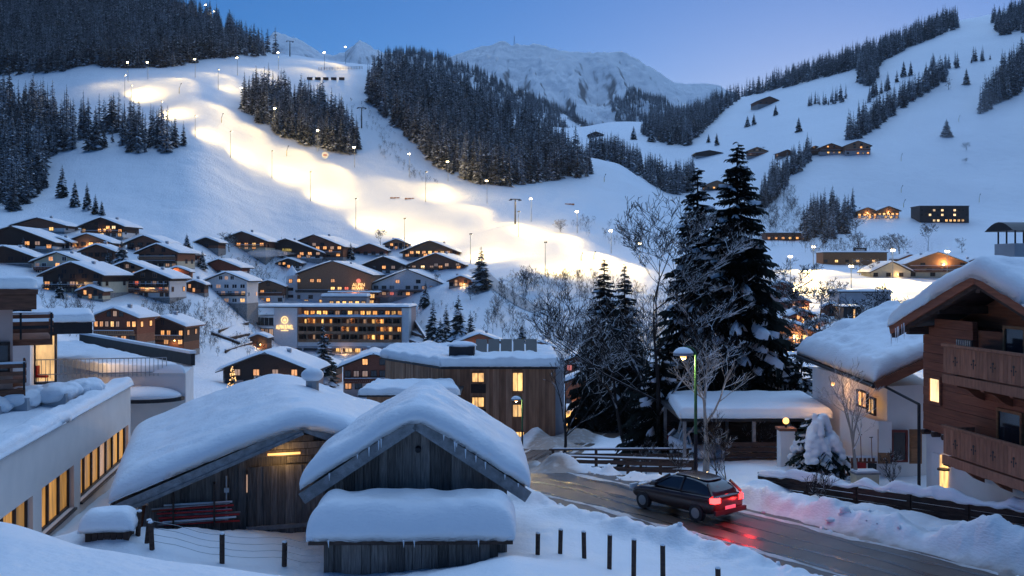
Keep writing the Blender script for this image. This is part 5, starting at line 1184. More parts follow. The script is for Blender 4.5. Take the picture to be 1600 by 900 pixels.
snow_pad('parapet_snow', wp, .34, 90, 14, .25, t, lump=.10, seed=13, over=.06, sag=.05)
def wt_(u, v):
    S = np.asarray(u)*26-2; OF = -.9-np.asarray(v)*12
    return np.stack([wa.x-O.x+dv.x*S+nv_.x*OF, wa.y-O.y+dv.y*S+nv_.y*OF, 3.0+0*S], -1)
snow_pad('terrace_snow', wt_, .45, 60, 40, .4, t, lump=.12, seed=14)
# second wing with rounded canopy
MB().prism([(-22.5-O.x, 55.5-O.y), (-18.2-O.x, 55.5-O.y), (-19.2-O.x, 60-O.y), (-33-O.x, 76-O.y), (-36-O.x, 70-O.y)], -6, 3.35).build('rear_wing', 'plaster_white', t)
snow_pad('rear_terrace_snow', quad_surface((-22.6-O.x, 55.4-O.y, 3.36), (-18.1-O.x, 55.4-O.y, 3.36), (-33-O.x, 76-O.y, 3.36), (-37-O.x, 70-O.y, 3.36)), .45, 40, 40, .3, t, lump=.08, seed=18)
MB().prism([(-21.4-O.x+1.7*math.cos(a)*1.3+1, 55.4-O.y+1.7*math.sin(a)-.1) for a in np.linspace(math.pi, 2*math.pi, 14)], 1.9, 2.1).build('canopy', 'metal_dark', t)
b = MB().ball((-20.4-O.x, 55.0-O.y, 2.12), 2.1, 1.5, .55, 24, 12, zmin=0); b.build('canopy_snow', 'snow', t, True)
b = MB(); b.bar((-33-O.x, 76.2-O.y, 3.9), (-19.1-O.x, 59.6-O.y, 3.75), .25, .7); b.build('rear_parapet', 'metal_dark', t); MB().bar((-33-O.x, 76.2-O.y, 4.34), (-19.1-O.x, 59.6-O.y, 4.19), .4, .16).build('parapet_cap', 'snow', t)
# terrace railing
tr_ = thing('terrace_railing', 'thin metal baluster railing across the snowy terrace', 'railing', (-26.5, 54, 3.3))
pa, pb_ = Vector((0, 0, 0)), Vector((7.2, 1.6, 0))
for z in (.12, .92): MB().bar(pa+Vector((0, 0, z)), pb_+Vector((0, 0, z)), .04, .05).build('rail', 'metal_grey', tr_)
for k in range(34):
    p = pa.lerp(pb_, k/33); MB().tube(p+Vector((0, 0, -.1)), p+Vector((0, 0, .92)), .018, n=5).build('baluster', 'metal_grey', tr_)
# roof-top room
t = thing('rooftop_room', 'lit glass rooftop room with dark flat roof and red chair', 'pavilion', (X(53, 54), 54, 2.9), math.radians(24))
MB().box(-5.2, 0, -6, 6, -2, 2.85).build('white_wall', 'plaster_white', t)
MB().box(0, .12, 4.0, 8, 0, 2.7).build('back_wall', 'plaster_white', t)
MB().box(.12, 1.12, 3.9, 4.05, 0, 2.7).build('rear_panel', 'plaster_cream', t); MB().box(1.0, 1.12, .13, 3.89, 0, 2.7).build('end_pane', 'plaster_grey', t)
emis('lit_room', (1.0, .60, .24), .36, .4, (.7, .6, .4))
fo = MB().box(.0, .08, .0, .12, 0, 2.7).box(1.05, 1.13, 0, .12, 0, 2.7).box(.08, 1.05, 0, .12, 2.62, 2.7).box(.08, 1.05, 0, .12, 0, .1).build('window', 'metal_dark', t)
MB().box(.1, 1.04, .5, .53, .1, 2.62).build('curtain', 'lit_room', fo)
ro = MB().box(-4.8, 2.9, -1.0, 8, 2.75, 3.4).build('roof', 'metal_dark', t)
snow_pad('roof_snow', quad_surface((-5, -1.15, 3.42), (3.05, -1.15, 3.42), (3.05, 8.2, 3.42), (-5, 8.2, 3.42)), .45, 40, 30, .35, ro, lump=.06, seed=21, over=.06, sag=.04)
MB().box(-1.8, -.2, 2, 3.6, 3.5, 4.2).build('roof_hatch', 'metal_dark', t)
lamp('room_light', t, (.55, 1.6, 2.1), 40, (1, .66, .30), .5)
lamp('terrace_light', t, (2.6, -.5, 2.3), 60, (1, .60, .25), .4)
t2 = thing('lounge_chair', 'small red lounge chair behind the rooftop window', 'chair', (X(62, 54), 54.15, 2.95))
MB().box(-.3, .3, -.05, .25, .30, .42).build('seat', 'red_paint', t2); MB().box(-.3, -.18, -.05, .25, .42, .95).build('backrest', 'red_paint', t2)
for x in (-.25, .25):
    for y in (0, .2): MB().tube((x, y, 0), (x, y, .3), .02, n=5).build('leg', 'metal_dark', t2)
# covered terrace furniture
b = MB()
t2 = thing('covered_furniture', 'heap of terrace furniture wrapped and buried under snow', 'furniture', (-19.6, 40.5, 3.25))
for k, (x, y, r_, h_) in enumerate([(-.5, 0, .9, 1.0), (.5, 1.2, .9, 1.05), (1.0, 2.6, .75, 1.1), (-.9, -1.1, .6, .7)]):
    MB().box(x-r_*.8, x+r_*.8, y-r_*.8, y+r_*.8, -.3, h_*.7).build('cover', 'plaster_grey', t2); so_ = MB().ball((x, y, h_*.62), r_*1.05, r_*1.1, .45, 14, 9, .3, k).ball((x+.35*r_, y+.5*r_, h_*.72), r_*.7, r_*.6, .36, 12, 8, .3, k+9).build('snow_cap', 'snow', t2, True); md = so_.modifiers.new('merge', 'REMESH'); md.mode = 'VOXEL'; md.voxel_size = .06; md.use_smooth_shade = True; ms = so_.modifiers.new('melt', 'SMOOTH'); ms.iterations = 4
# tower with balconies at the left edge
t = thing('corner_tower', 'pale apartment tower with snow-capped balconies beside the terrace', 'tower', (X(20, 40), 40, 0), math.radians(27))
MB().box(-7, 0, 0, 7, -3, 8.35).build('wall', 'plaster_pink', t)
for k, (z, x1, y0) in enumerate([(8.35, .9, -.6), (6.2, 1.5, 1.2), (4.3, .45, -.4)]):
    bo = MB().box(-7, x1, y0, 7, z-.25, z).build('balcony', 'brown_wood', t)
    if k == 0:
        MB().box(-7, x1-.05, y0+.05, 7, z-.85, z-.26).build('fascia', 'brown_wood', bo)
        snow_pad('balcony_snow', quad_surface((-7, y0-.05, z+.01), (x1+.05, y0-.05, z+.01), (x1+.05, 7, z+.01), (-7, 7, z+.01)), .42, 30, 26, .3, bo, lump=.05, over=.06, sag=.04)
    else:
        for zz_ in (.35, .65, .95): MB().box(-2, x1+.02, y0-.04, y0+.04, z+zz_-.08, z+zz_+.08).box(x1-.04, x1+.04, y0+.05, y0+3, z+zz_-.08, z+zz_+.08).build('rail', 'brown_wood', bo)
        for x in (x1-.05, x1-1.2): MB().box(x-.04, x+.04, y0-.09, y0-.045, z, z+1.1).build('post', 'metal_dark', bo)
        MB().box(-2, x1, y0-.05, y0+.08, z+1.04, z+1.12).build('rail_snow', 'snow', bo)
MB().box(-.9, -.1, -.12, -.02, 1.6, 4.0).build('dark_panel', 'metal_dark', t)
window(t, -.5, -.06, 4.9, .8, 1.3, 'd')
# ------------------------------------------------------------------ wooden hotel in the middle
t = thing('timber_hotel', 'large timber-clad hotel with flat snowy roof and lit windows', 'hotel', (0, 95, -9))
zt = 8.75
def clad(name, A, B, z0, z1, parent, seed, wd=.30):
    A = Vector(A); B = Vector(B); L = (B-A).length; d = (B-A)/L; n_ = Vector((d.y, -d.x, 0)); b = MB(); q = random.Random(seed); x = 0
    while x < L-.01:
        w_b = min(wd*q.uniform(.85, 1.15), L-x); dp = q.uniform(.03, .07); b.cur = q.choice((0, 0, 1, 2))
        p0 = A+d*(x+.008); p1 = A+d*(x+w_b-.008)
        v_ = [p0, p1, p1+n_*dp, p0+n_*dp]
        b.add([(p.x, p.y, z0) for p in v_]+[(p.x, p.y, z1) for p in v_], [(0, 1, 5, 4), (1, 2, 6, 5), (2, 3, 7, 6), (3, 0, 4, 7), (4, 5, 6, 7)]); x += w_b
    return tag(b.build(name, ['clad_a', 'clad_b', 'clad_c'], parent), kind='stuff')
for nm, c in (('clad_a', (.34, .175, .10)), ('clad_b', (.26, .13, .075)), ('clad_c', (.40, .22, .135))): mat(nm, c, .8, var=.3, scale=1.5, stretch=(2, 2, .3), bump=.3)
pA, pB, pC = (X(603, 105), 10, 0), (X(694, 95), 0, 0), (X(868, 95), 0, 0)
MB().prism([(pA[0], 10.1), (pB[0], .1), (pC[0]-.05, .1), (pC[0]-.05, 16), (pA[0], 22)], -2, zt-.05).build('core', 'brown_wood', t)
clad('cladding', pA, pB, -2, zt, t, 1); clad('cladding', pB, pC, -2, zt, t, 2)
MB().box(pC[0], pC[0]+.9, 1.5, 12, -2, zt+.9).build('end_wall', 'plaster_grey', t)
ro = MB().prism([(pA[0]-.5, 9.9), (pB[0]-.3, -.5), (pC[0]+.4, -.5), (pC[0]+.4, 16.5), (pA[0]-.5, 22.5)], zt+.02, zt+.3).build('roof', 'metal_dark', t)
snow_pad('roof_snow', quad_surface((pB[0]-.35, -.58, zt+.31), (pC[0]+.45, -.58, zt+.31), (pC[0]+.45, 17, zt+.31), (pA[0]-.5, 19, zt+.31)), .8, 60, 40, .5, ro, lump=.08, seed=24, over=.1, sag=.06)
snow_pad('roof_snow', quad_surface((pA[0]-.6, 9.7, zt+.33), (pB[0]-.3, -.62, zt+.33), (pB[0]+.5, 19, zt+.33), (pA[0]-.5, 19, zt+.33)), .8, 40, 40, .5, ro, lump=.08, seed=25, over=.1, sag=.06)
MB().box(X(702, 97), X(741, 97), 1.5, 4.5, zt+.5, zt+2.0).build('vent_box', 'metal_dark', ro); MB().ball((X(721, 97), 3, zt+2.0), 1.5, 1.7, .45, 16, 8, zmin=0).build('vent_snow', 'snow', ro, True)
for k in range(5):
    x = X(742+20*k, 100); MB().add([(x, 7, zt+1.0), (x+1.15, 7, zt+1.0), (x+1.15, 8.2, zt+2.3), (x, 8.2, zt+2.3), (x, 7.1, zt+.95), (x+1.15, 7.1, zt+.95), (x+1.15, 8.3, zt+2.25), (x, 8.3, zt+2.25)], [(0, 1, 2, 3), (7, 6, 5, 4), (0, 4, 5, 1), (1, 5, 6, 2), (2, 6, 7, 3), (3, 7, 4, 0)]).build('solar_panel', 'glass_dark', ro)
def hwin(pxc, pyt, pyb, wpx, kind='y'):
    s = 95/F; h_ = (pyb-pyt)*s; z = Zp(pyb, 95)+9
    o = window(t, X(pxc, 95), -.12, z, wpx*s, h_, kind, frame=FRAME_B); return o
hwin(747, 581, 598, 22); hwin(747, 619, 637, 22); hwin(809, 579, 614, 18); hwin(809, 630, 653, 18); hwin(811, 673, 690, 18)
for py in (606, 645): MB().box(X(736, 95), X(759, 95), -.13, -.07, Zp(py+8, 95)+9, Zp(py-6, 95)+9).build('window_panel', 'dark_wood', t)
for (a, b__) in ((585, 610), (634, 650), (676, 688)): MB().box(X(808, 95), X(811, 95), -.16, -.14, Zp(b__, 95)+9, Zp(a, 95)+9).build('window_strip', 'sign_light', t)
t = thing('timber_annex', 'low timber annex with snow-covered flat roof before the hotel', 'annex', (X(640, 88), 88, -9))
xa, xb = X(562, 88)-X(640, 88), X(718, 86)-X(640, 88)
MB().box(xa+.6, xb-.8, .1, 6, -2, 7.0).build('core', 'brown_wood', t); clad('cladding', (xa+.6, .06, 0), (xb-.8, .06, 0), -2, 7.0, t, 5)
ro = MB().box(xa, xb, -.8, 6, 7.05, 7.25).build('roof', 'metal_dark', t)
snow_pad('roof_snow', quad_surface((xa-.05, -.9, 7.26), (xb+.05, -.9, 7.26), (xb-1, 6.3, 7.3), (xa+.6, 6.3, 7.3)), .6, 40, 24, .4, ro, lump=.1, seed=27, over=.08, sag=.05)
# inn forecourt: lit gateway and curved glass hall
t = thing('lit_gateway', 'orange lit garage front beside the grey wall', 'garage', (X(903, 118), 118, Zp(690, 118)))
MB().box(-1.6, 1.3, 0, 4, -1, 3.6).build('wall', 'plaster_cream', t); MB().box(1.31, 2.9, .2, 4, -1, 3.9).build('side_wall', 'plaster_grey', t)
snow_pad('roof_snow', quad_surface((-1.7, -.1, 3.62), (1.4, -.1, 3.62), (1.4, 4, 3.62), (-1.7, 4, 3.62)), .4, 12, 12, .3, t)
lb = MB().ball((-1.0, -.8, 3.1), .16, n=8, m=6).build('gate_lamp', 'bulb_small', t); lamp('gate_light', t, (-.9, -1.2, 2.9), 120, (1, .55, .15), .2)
t = thing('glass_hall', 'round hall with curved lit window band and snow roof', 'hall', (X(985, 124), 124, Zp(688, 118)))
arc = [(5.2*math.cos(a), 5.2*math.sin(a)) for a in np.linspace(math.pi*.95, math.pi*1.9, 13)]
MB().prism([(x*.97, y*.97) for x, y in arc], -1, 2.2).build('lower_wall', 'plaster_white', t)
MB().prism([(x*.93, y*.93) for x, y in arc], 2.2, 3.9).build('core', 'dark_wood', t)
for k in range(12):
    (x0, y0), (x1, y1) = arc[k], arc[k+1]; ang = math.atan2(y1-y0, x1-x0)
    window(t, (x0+x1)/2*.985, (y0+y1)/2*.985, 2.25, math.hypot(x1-x0, y1-y0)*.97, 1.5, 'w' if k in (1, 2, 3, 4, 5) else 'y', rz=ang)
ro = MB().prism([(x*1.07, y*1.07) for x, y in arc], 3.9, 4.2).build('roof', 'warm_wood', t)
MB().ball((0, -.5, 4.1), 5.9, 5.6, 1.6, 28, 10, zmin=0).build('roof_snow', 'snow', t, True)
# ------------------------------------------------------------------ footbridge railings
def rail_fence(label, p0, p1, h, n, rails):
    p0 = Vector(p0); p1 = Vector(p1); t = thing('rail_fence', label, 'fence', tuple(p0)); d = p1-p0
    for k in range(n+1):
        p = d*(k/n); MB().box(p.x-.07, p.x+.07, p.y-.07, p.y+.07, p.z-1.2, p.z+h).build('post', 'dark_wood', t)
    for r in rails:
        z = Vector((0, -.09, h*r)); ro_ = MB().bar(z-d.normalized()*.2, d+z+d.normalized()*.2, .05, .17).build('rail', 'dark_wood', t)
    z = Vector((0, -.04, h+.06)); MB().bar(z-d.normalized()*.2, d+z+d.normalized()*.2, .16, .08).build('cap_rail', 'dark_wood', t)
    z = Vector((0, -.04, h+.12)); MB().bar(z, d+z, .13, .05).build('rail_snow', 'snow', t)
rail_fence('rear dark rail fence of the footbridge with snow on top', (2.2, 53.5, -1.75), (8.9, 50.5, -1.2), 1.15, 3, (.2, .5, .8))
rail_fence('front dark rail fence of the footbridge beside the road', (2.55, 48.0, -.95), (8.45, 46.4, -.85), 1.0, 4, (.2, .55, .85))
# ------------------------------------------------------------------ street lamps
def street_lamp(px, D, h, label, watts):
    x = X(px, D); t = thing('street_lamp', label, 'street lamp', (x, D, ground(x, D)-.1))
    MB().tube((0, 0, 0), (0, 0, h*.42), .085, .075, 10).build('base_pole', 'metal_dark', t)
    MB().tube((0, 0, h*.42), (0, 0, h-.25), .07, .055, 10).build('pole', 'metal_green', t)
    b = MB(); pr = Vector((0, 0, h-.3))
    for k in range(1, 9):
        a = math.pi*k/8*.75; p = Vector((-.30+.30*math.cos(a), 0, h-.3+.30*math.sin(a))); b.tube(pr, p, .035, n=6); pr = p
    b.build('arm', 'metal_green', t)
    cz = h-.35; cx = -.50
    MB().ball((cx, 0, cz), .42, .42, .26, 20, 10, zmin=0).build('hood', 'metal_grey', t, True)
    MB().ball((cx, 0, cz+.02), .43, .43, .33, 18, 8, zmin=.25).build('hood_snow', 'snow', t, True)
    MB().ball((cx, 0, cz-.04), .13, n=12, m=8).build('bulb', 'bulb_small', t, True)
    lamp('street_light', t, (cx, 0, cz-.3), watts, (1, .72, .34), .12)
street_lamp(1087, 40.5, 6.1, 'green street lamp with round snowy hood by the road', 90)
street_lamp(816, 82, 4.9, 'distant street lamp before the timber hotel', 60)
# ------------------------------------------------------------------ carport, pillar
t = thing('carport', 'open dark carport under a flat slab of snow', 'carport', (12.2, 50, -.6))
ro = MB().box(-3.7, 3.7, -.1, 7, 2.1, 2.3).build('roof', 'metal_dark', t)
snow_pad('roof_snow', quad_surface((-3.85, -.3, 2.31), (3.85, -.3, 2.31), (4.6, 7.2, 2.31), (-3.3, 7.2, 2.31)), .5, 50, 30, .3, ro, lump=.04, seed=30, over=.06, sag=.04)
for x in (-3.5, 0, 3.5):
    for y in (.2, 6.5): MB().box(x-.08, x+.08, y-.08, y+.08, -1, 2.1).build('post', 'grey_wood', t)
MB().bar((-3.5, .3, 1.2), (-2.7, .3, 2.1), .09, .09).bar((-3.5, 2.0, 1.2), (-3.5, 1.0, 2.1), .09, .09).build('brace', 'grey_wood', t)
MB().box(-3.5, 3.6, 6.6, 6.75, -1, 2.1).build('back_wall', 'dark_wood', t)
for k in range(4): MB().box(-1.5, 3.5, -.03, .03, .05+.26*k, .27+.26*k).build('front_board', 'dark_wood', t)
t = thing('gate_pillar', 'white gate pillar carrying a glowing globe lamp', 'pillar', (X(1228, 46), 46, -.3))
MB().box(-.33, .33, -.33, .33, -.5, 2.0).build('shaft', 'plaster_white', t); MB().box(-.40, .40, -.40, .40, 2.0, 2.12).build('capstone', 'brown_wood', t)
MB().add([(.33, -.2, -.5), (1.0, -.2, -.5), (.33, -.2, 1.1), (.33, .2, -.5), (1.0, .2, -.5), (.33, .2, 1.1)], [(0, 1, 2), (5, 4, 3), (0, 3, 4, 1), (1, 4, 5, 2), (2, 5, 3, 0)]).build('buttress', 'plaster_white', t)
MB().tube((0, 0, 2.12), (0, 0, 2.28), .06, n=8).build('lamp_stem', 'metal_dark', t); MB().ball((0, 0, 2.42), .15, n=12, m=8).build('globe', 'bulb_small', t, True)
lamp('globe_light', t, (0, 0, 2.42), 55, (1, .55, .16), .16)
# ------------------------------------------------------------------ plank wall and stone bank on the right
t = thing('plank_wall', 'long dark garden wall of horizontal planks with snow lumps', 'wall', (10.4, 41.6, -.35))
A = Vector((0, 0, 0)); B = Vector((7.4, -7.6, .25)); d = B-A
for k in range(6):
    p = d*(k/5); MB().box(p.x-.08, p.x+.08, p.y+.05, p.y+.2, p.z-.6, p.z+.95).build('post', 'dark_wood', t)
    if k < 5:
        for r in range(4): MB().bar(d*((k+.01)/5)+Vector((0, 0, .06+.24*r)), d*((k+.99)/5)+Vector((0, 0, .06+.24*r+rng.uniform(-.01, .01))), .06, .22).build('plank', 'dark_wood', t)
def pw(u, v):
    S = np.asarray(u); W_ = (np.asarray(v)-.5)*.5; px_ = A.x+d.x*S+W_*.7; py_ = A.y+d.y*S+W_*.7; return np.stack([px_, py_, .94+.25*S+.18*np.maximum(0, fbm(S*14, S*0, 61, 3))], -1)
snow_pad('wall_snow', pw, .26, 110, 10, .2, t, lump=.35, seed=33, over=.05, sag=.07)
t = thing('stone_bank', 'low rough stone bank under a ledge of snow', 'wall', (11.0, 38.6, -.7))
d = Vector((7.2, -7.4, .1)); q = random.Random(17)
for k in range(26):
    for r in range(2):
        p = d*((k+q.uniform(.1, .9))/26)+Vector((q.uniform(-.08, .08), q.uniform(-.08, .08), .12+.28*r)); MB().ball(p, q.uniform(.18, .3), q.uniform(.16, .26), q.uniform(.13, .2), 8, 5, .35, k*2+r).build('stone', 'rock', t)
def sb(u, v):
    S = np.asarray(u); W_ = (np.asarray(v)-.25)*1.9; return np.stack([d.x*S+W_*.72, d.y*S+W_*.70, .52+.1*S+0*W_], -1)
snow_pad('ledge_snow', sb, .38, 110, 16, .35, t, lump=.2, seed=35, over=.08, sag=.14)
# ------------------------------------------------------------------ chalet on the right
t = thing('near_chalet', 'large timber chalet with carved balconies and deep snow roof', 'house', (17.35, 42.0, -.6), math.atan2(-.993, .12))
# local x runs along the facade towards the viewer, local -y is the outward side... facade at y = 0, inside is +y
FW = 11.0; EV = 7.35; APX = 5.3; SLC = .36
MB().box(0, FW, .15, 9.5, -1.5, 3.0).build('ground_floor', 'plaster_white', t)
for k in range(13):                                     # timber wall, plank by plank
    z0 = 3.0+.36*k; x0, x1 = 0.0, FW
    zt_ = z0+.35
    if zt_ > EV: x0 = max(0, APX-(EV+APX*SLC-zt_)/SLC); x1 = min(FW, APX+(EV+APX*SLC-zt_)/SLC)
    if x1-x0 < .4: continue
    if k >= 9 or z0 > 5.3: # upper loggia opening
        MB().box(x0, min(3.6, x1), 0+.012*(k % 2), .2, z0, zt_).build('plank', 'chalet_wood', t)
    else: MB().box(x0, x1, 0+.012*(k % 2), .2, z0, zt_).build('plank', 'chalet_wood', t)
MB().box(.05, FW, .22, 9.5, 3.0, EV).build('core', 'chalet_wood', t)
MB().prism_y([(0, EV), (FW, EV), (APX+.0, EV+APX*SLC)], 1.2, 9.5).build('gable_wall', 'chalet_wood', t)
rf = MB(); zr = EV+APX*SLC+.12; oh = .45; ohl = .95
for sg, ext in ((-1, APX+ohl), (1, FW-APX+oh)):
    a = (APX, zr); b_ = (APX+sg*ext, zr-ext*SLC); poly = [a, b_, (b_[0], b_[1]+.18), (a[0], a[1]+.18)]
    rf.prism_y(poly if sg < 0 else poly[::-1], -.9, 10.5)
ro = rf.build('roof', 'dark_wood', t)
for sg, ext in ((-1, APX+ohl), (1, FW-APX+oh)):
    MB().bar((APX, -.96, zr+.02), (APX+sg*ext, -.96, zr+.02-ext*SLC), .09, .42).build('verge_board', 'chalet_wood', ro)
    MB().bar((APX, -.80, zr-.25), (APX+sg*ext, -.80, zr-.25-ext*SLC), .2, .22).build('purlin_board', 'dark_wood', ro)
for x, z in ((.3, EV-.2), (2.6, EV+.75), (APX, zr-.4), (8, EV+.75)): MB().box(x-.13, x+.13, -.85, 1.2, z-.15, z+.15).build('purlin', 'dark_wood', ro)
def cs(u, v):
    U = np.asarray(u); x = -ohl-.1+(FW+oh+ohl+.2)*U; a = np.sqrt((x-APX)**2+.35**2); z = zr+.19-a*SLC
    return np.stack([x, -1.05+11.7*np.asarray(v)+0*x, z+0*np.asarray(v)], -1)
snow_pad('roof_snow', cs, .75, 80, 60, .42, ro, lump=.06, seed=40, fold=FW+1, over=.10, sag=.08)
b = MB()
for k in range(16): x = rng.uniform(0, 1.6); b.tube((-ohl-.1, -.9+x*5.5, zr-(APX+ohl)*SLC-.02), (-ohl-.1, -.9+x*5.5, zr-(APX+ohl)*SLC-.1-rng.uniform(.2, .75)), .035, .003, 6)
for k in range(8): x = rng.uniform(0, .9); b.tube((-oh+x, -1.0, zr-(APX+oh-x)*SLC-.1), (-oh+x, -1.0, zr-(APX+oh-x)*SLC-.2-rng.uniform(.2, .7)), .03, .003, 6)
b.build('icicles', 'snow', ro)
ch = MB().box(1.9, 3.2, 2.0, 3.3, zr-1.6, zr+1.35).build('chimney', 'plaster_grey', ro)
bb = MB(); bb.prism_y([(1.6+1.9*k/8, zr+1.85+.36*math.sin(math.pi*k/8)) for k in range(9)][::-1], 1.75, 3.55)
bb.build('chimney_cowl', 'metal_dark', ch)
for x in (2.0, 2.55, 3.1):
    for y in (2.1, 3.2): MB().tube((x, y, zr+1.35), (x, y, zr+1.95), .035, n=5).build('cowl_strut', 'metal_dark', ch)
def balcony(z, x0, x1, name='balcony'):
    bo = MB().box(x0, x1, -1.25, -.02, z-.16, z).build(name, 'chalet_wood', t)
    MB().box(x0-.02, x1, -1.36, -1.27, z-.28, z+.06).build('lower_beam', 'balcony_wood', bo)
    MB().box(x0-.04, x1, -1.40, -1.24, z+1.12, z+1.22).build('hand_rail', 'balcony_wood', bo)
    n_ = int((x1-x0)/.235)
    me = MB().box(-.11, .11, -.02, .02, 0, .98).mesh('balcony_board', 'balcony_wood')
    for k in range(n_):
        o = link('balcony_board', me, bo); o.location = (x0+.12+k*.235, -1.30, z+.12); 
    for k in range(3, n_, 5):
        x = x0+.12+k*.235; c_ = MB(); c_.tube((x, -1.335, z+.72), (x, -1.32, z+.72), .055, n=10)
        c_.box(x-.02, x+.02, -1.335, -1.322, z+.42, z+.66); c_.tube((x-.12, -1.335, z+.58), (x-.12, -1.322, z+.58), .035, n=8); c_.tube((x+.12, -1.335, z+.58), (x+.12, -1.322, z+.58), .035, n=8)
        c_.build('carved_motif', 'metal_dark', bo)
    me2 = MB().box(-.03, .03, -1.24, -.05, 0, .98).mesh('side_panel', 'balcony_wood'); o = link('side_panel', me2, bo); o.location = (x0+.02, 0, z+.12)
    for x in np.arange(x0+.5, x1, 1.7):
        MB().prism([( -1.2, 0), (0, 0), (0, -.75), (-.35, -.6), (-.7, -.32), (-1.1, -.22)], -.1, .1)  # profile helper
        c_ = MB(); n2 = 6; prof = [(-1.2, 0), (0, 0), (0, -.75), (-.35, -.6), (-.7, -.32), (-1.1, -.22)]
        c_.add([(x-.1, y, z-.17+zz_) for y, zz_ in prof]+[(x+.1, y, z-.17+zz_) for y, zz_ in prof], [tuple(range(5, -1, -1)), tuple(range(6, 12))]+[(i, (i+1) % 6, 6+(i+1) % 6, 6+i) for i in range(6)])
        c_.build('bracket', 'chalet_wood', bo)
    return bo
balcony(5.65, 3.8, FW); balcony(2.55, 3.8, FW)
# openings
def cwin(x, z, w, h, kind, fr='warm_wood', y=-.02):
    b = MB(); f = .11
    b.box(x-w/2, x-w/2+f, y-.07, y+.05, z, z+h).box(x+w/2-f, x+w/2, y-.07, y+.05, z, z+h).box(x-w/2+f, x+w/2-f, y-.07, y+.05, z, z+f).box(x-w/2+f, x+w/2-f, y-.07, y+.05, z+h-f, z+h)
    o = b.build('window', fr, t); MB().box(x-w/2+f, x+w/2-f, y-.02, y+.0, z+f, z+h-f).build('pane', dict(d='glass_dark', y='lit_warm', o='lit_orange')[kind], o); return o
cwin(1.0, 4.15, .95, 1.15, 'y', 'chalet_wood'); cwin(6.3, 5.75, 1.3, 1.9, 'd', y=-.03); cwin(8.0, 5.75, 1.5, 1.9, 'd', y=-.03); cwin(6.0, 2.7, 1.5, 1.9, 'd', y=-.03); cwin(8.2, 2.7, 1.6, 1.9, 'd', y=-.03)
MB().box(.55, 1.15, .06, .14, -.1, 2.1).build('door', 'white_paint', t); MB().box(1.2, 1.65, .07, .13, -.1, 2.1).build('lit_door_panel', 'lit_yellow', t)
MB().tube((1.9, .1, 1.75), (1.9, -.2, 1.85), .03, n=6).tube((1.9, -.2, 1.62), (1.9, -.2, 1.68), .24, n=14).build('wall_lamp', 'metal_dark', t)
for k in range(4): MB().tube((.35+k*.75, .1, 2.92), (.35+k*.75, -.22, 2.92), .11, n=10).build('beam_end', 'dark_wood', t)
MB().tube((-.15, -.1, -.8), (-.15, -.1, 4.0), .07, n=8).tube((-.15, -.1, 4.0), (-2.6, -.6, 4.6), .06, n=8).build('downpipe', 'metal_dark', t)
o = thing('balcony_chair', 'folded black slatted chair on the upper chalet balcony', 'chair', (16.75, 36.9, 5.05), math.atan2(-.993, .12))
MB().box(-.5, .5, .0, .05, .75, 1.45).build('backrest', 'metal_dark', o)
for k in range(7): MB().box(-.46+.14*k, -.40+.14*k, -.03, -.005, .78, 1.42).build('slat', 'metal_grey', o)
MB().box(-.5, .5, 0, .5, .42, .48).build('seat', 'metal_dark', o)
for x in (-.45, .45): MB().tube((x, 0, 0), (x, .02, .75), .025, n=6).build('leg', 'metal_dark', o)
# lower wing with its own roof
t = thing('chalet_wing', 'white side wing with sweeping snow roof and red window', 'house', (16.9, 44.8, -.6))
MB().prism([(0, 0), (2.4, .9), (4.2, 9.5), (-.6, 9.2)], -1.5, 4.45).build('wall', 'plaster_white', t)
MB().prism([(-.45, -.18), (.1, -.25), (.0, 3.6), (-.95, 3.6)], 1.5, 2.9).build('bay', 'plaster_white', t)
Ac, Bc, Cc, Dc = (-.9, -.9, 4.55), (-1.4, 9.4, 5.05), (4.6, 10.4, 7.4), (2.7, .75, 5.75)
qb = MB(); up = Vector((0, 0, .18)); pts = [Vector(k) for k in (Ac, Dc, Cc, Bc)]
qb.add(pts+[p+up for p in pts], [(3, 2, 1, 0), (4, 5, 6, 7), (0, 1, 5, 4), (1, 2, 6, 5), (2, 3, 7, 6), (3, 0, 4, 7)]); ro = qb.build('roof', 'dark_wood', t)
MB().bar(Vector(Ac)+Vector((0, -.06, .02)), Vector(Dc)+Vector((0, -.06, .02)), .1, .4).build('verge_board', 'chalet_wood', ro)
MB().tube(Vector(Ac)+Vector((-.1, -.1, .0)), Vector(Bc)+Vector((-.1, 0, .0)), .08, n=8).build('gutter', 'metal_dark', ro)
f2 = quad_surface(*[(p[0], p[1], p[2]+.19) for p in (Ac, Dc, Cc, Bc)])
snow_pad('roof_snow', f2, .75, 60, 60, .5, ro, lump=.10, seed=44, over=.12, sag=.08)
def wwin(px0, px1, py0, py1, kind, y=-.25, fr='red_wood'):
    D_ = 44.8+y; x0, x1 = X(px0, D_)-16.9, X(px1, D_)-16.9; z0, z1 = Zp(py1, D_)+.6, Zp(py0, D_)+.6; f = .1
    b = MB().box(x0, x0+f, y-.06, y+.1, z0, z1).box(x1-f, x1, y-.06, y+.1, z0, z1).box(x0+f, x1-f, y-.06, y+.1, z0, z0+f).box(x0+f, x1-f, y-.06, y+.1, z1-f, z1)
    o = b.build('window', fr, t); MB().box(x0+f, x1-f, y-.01, y+.02, z0+f, z1-f).build('pane', 'lit_warm' if kind == 'y' else 'glass_dark', o); return x0, x1, z0, z1
mat('red_wood', (.14, .035, .03), .7, var=.3, scale=3, bump=.2)
x0, x1, z0, z1 = wwin(1392, 1418, 672, 722, 'd', y=-.02)
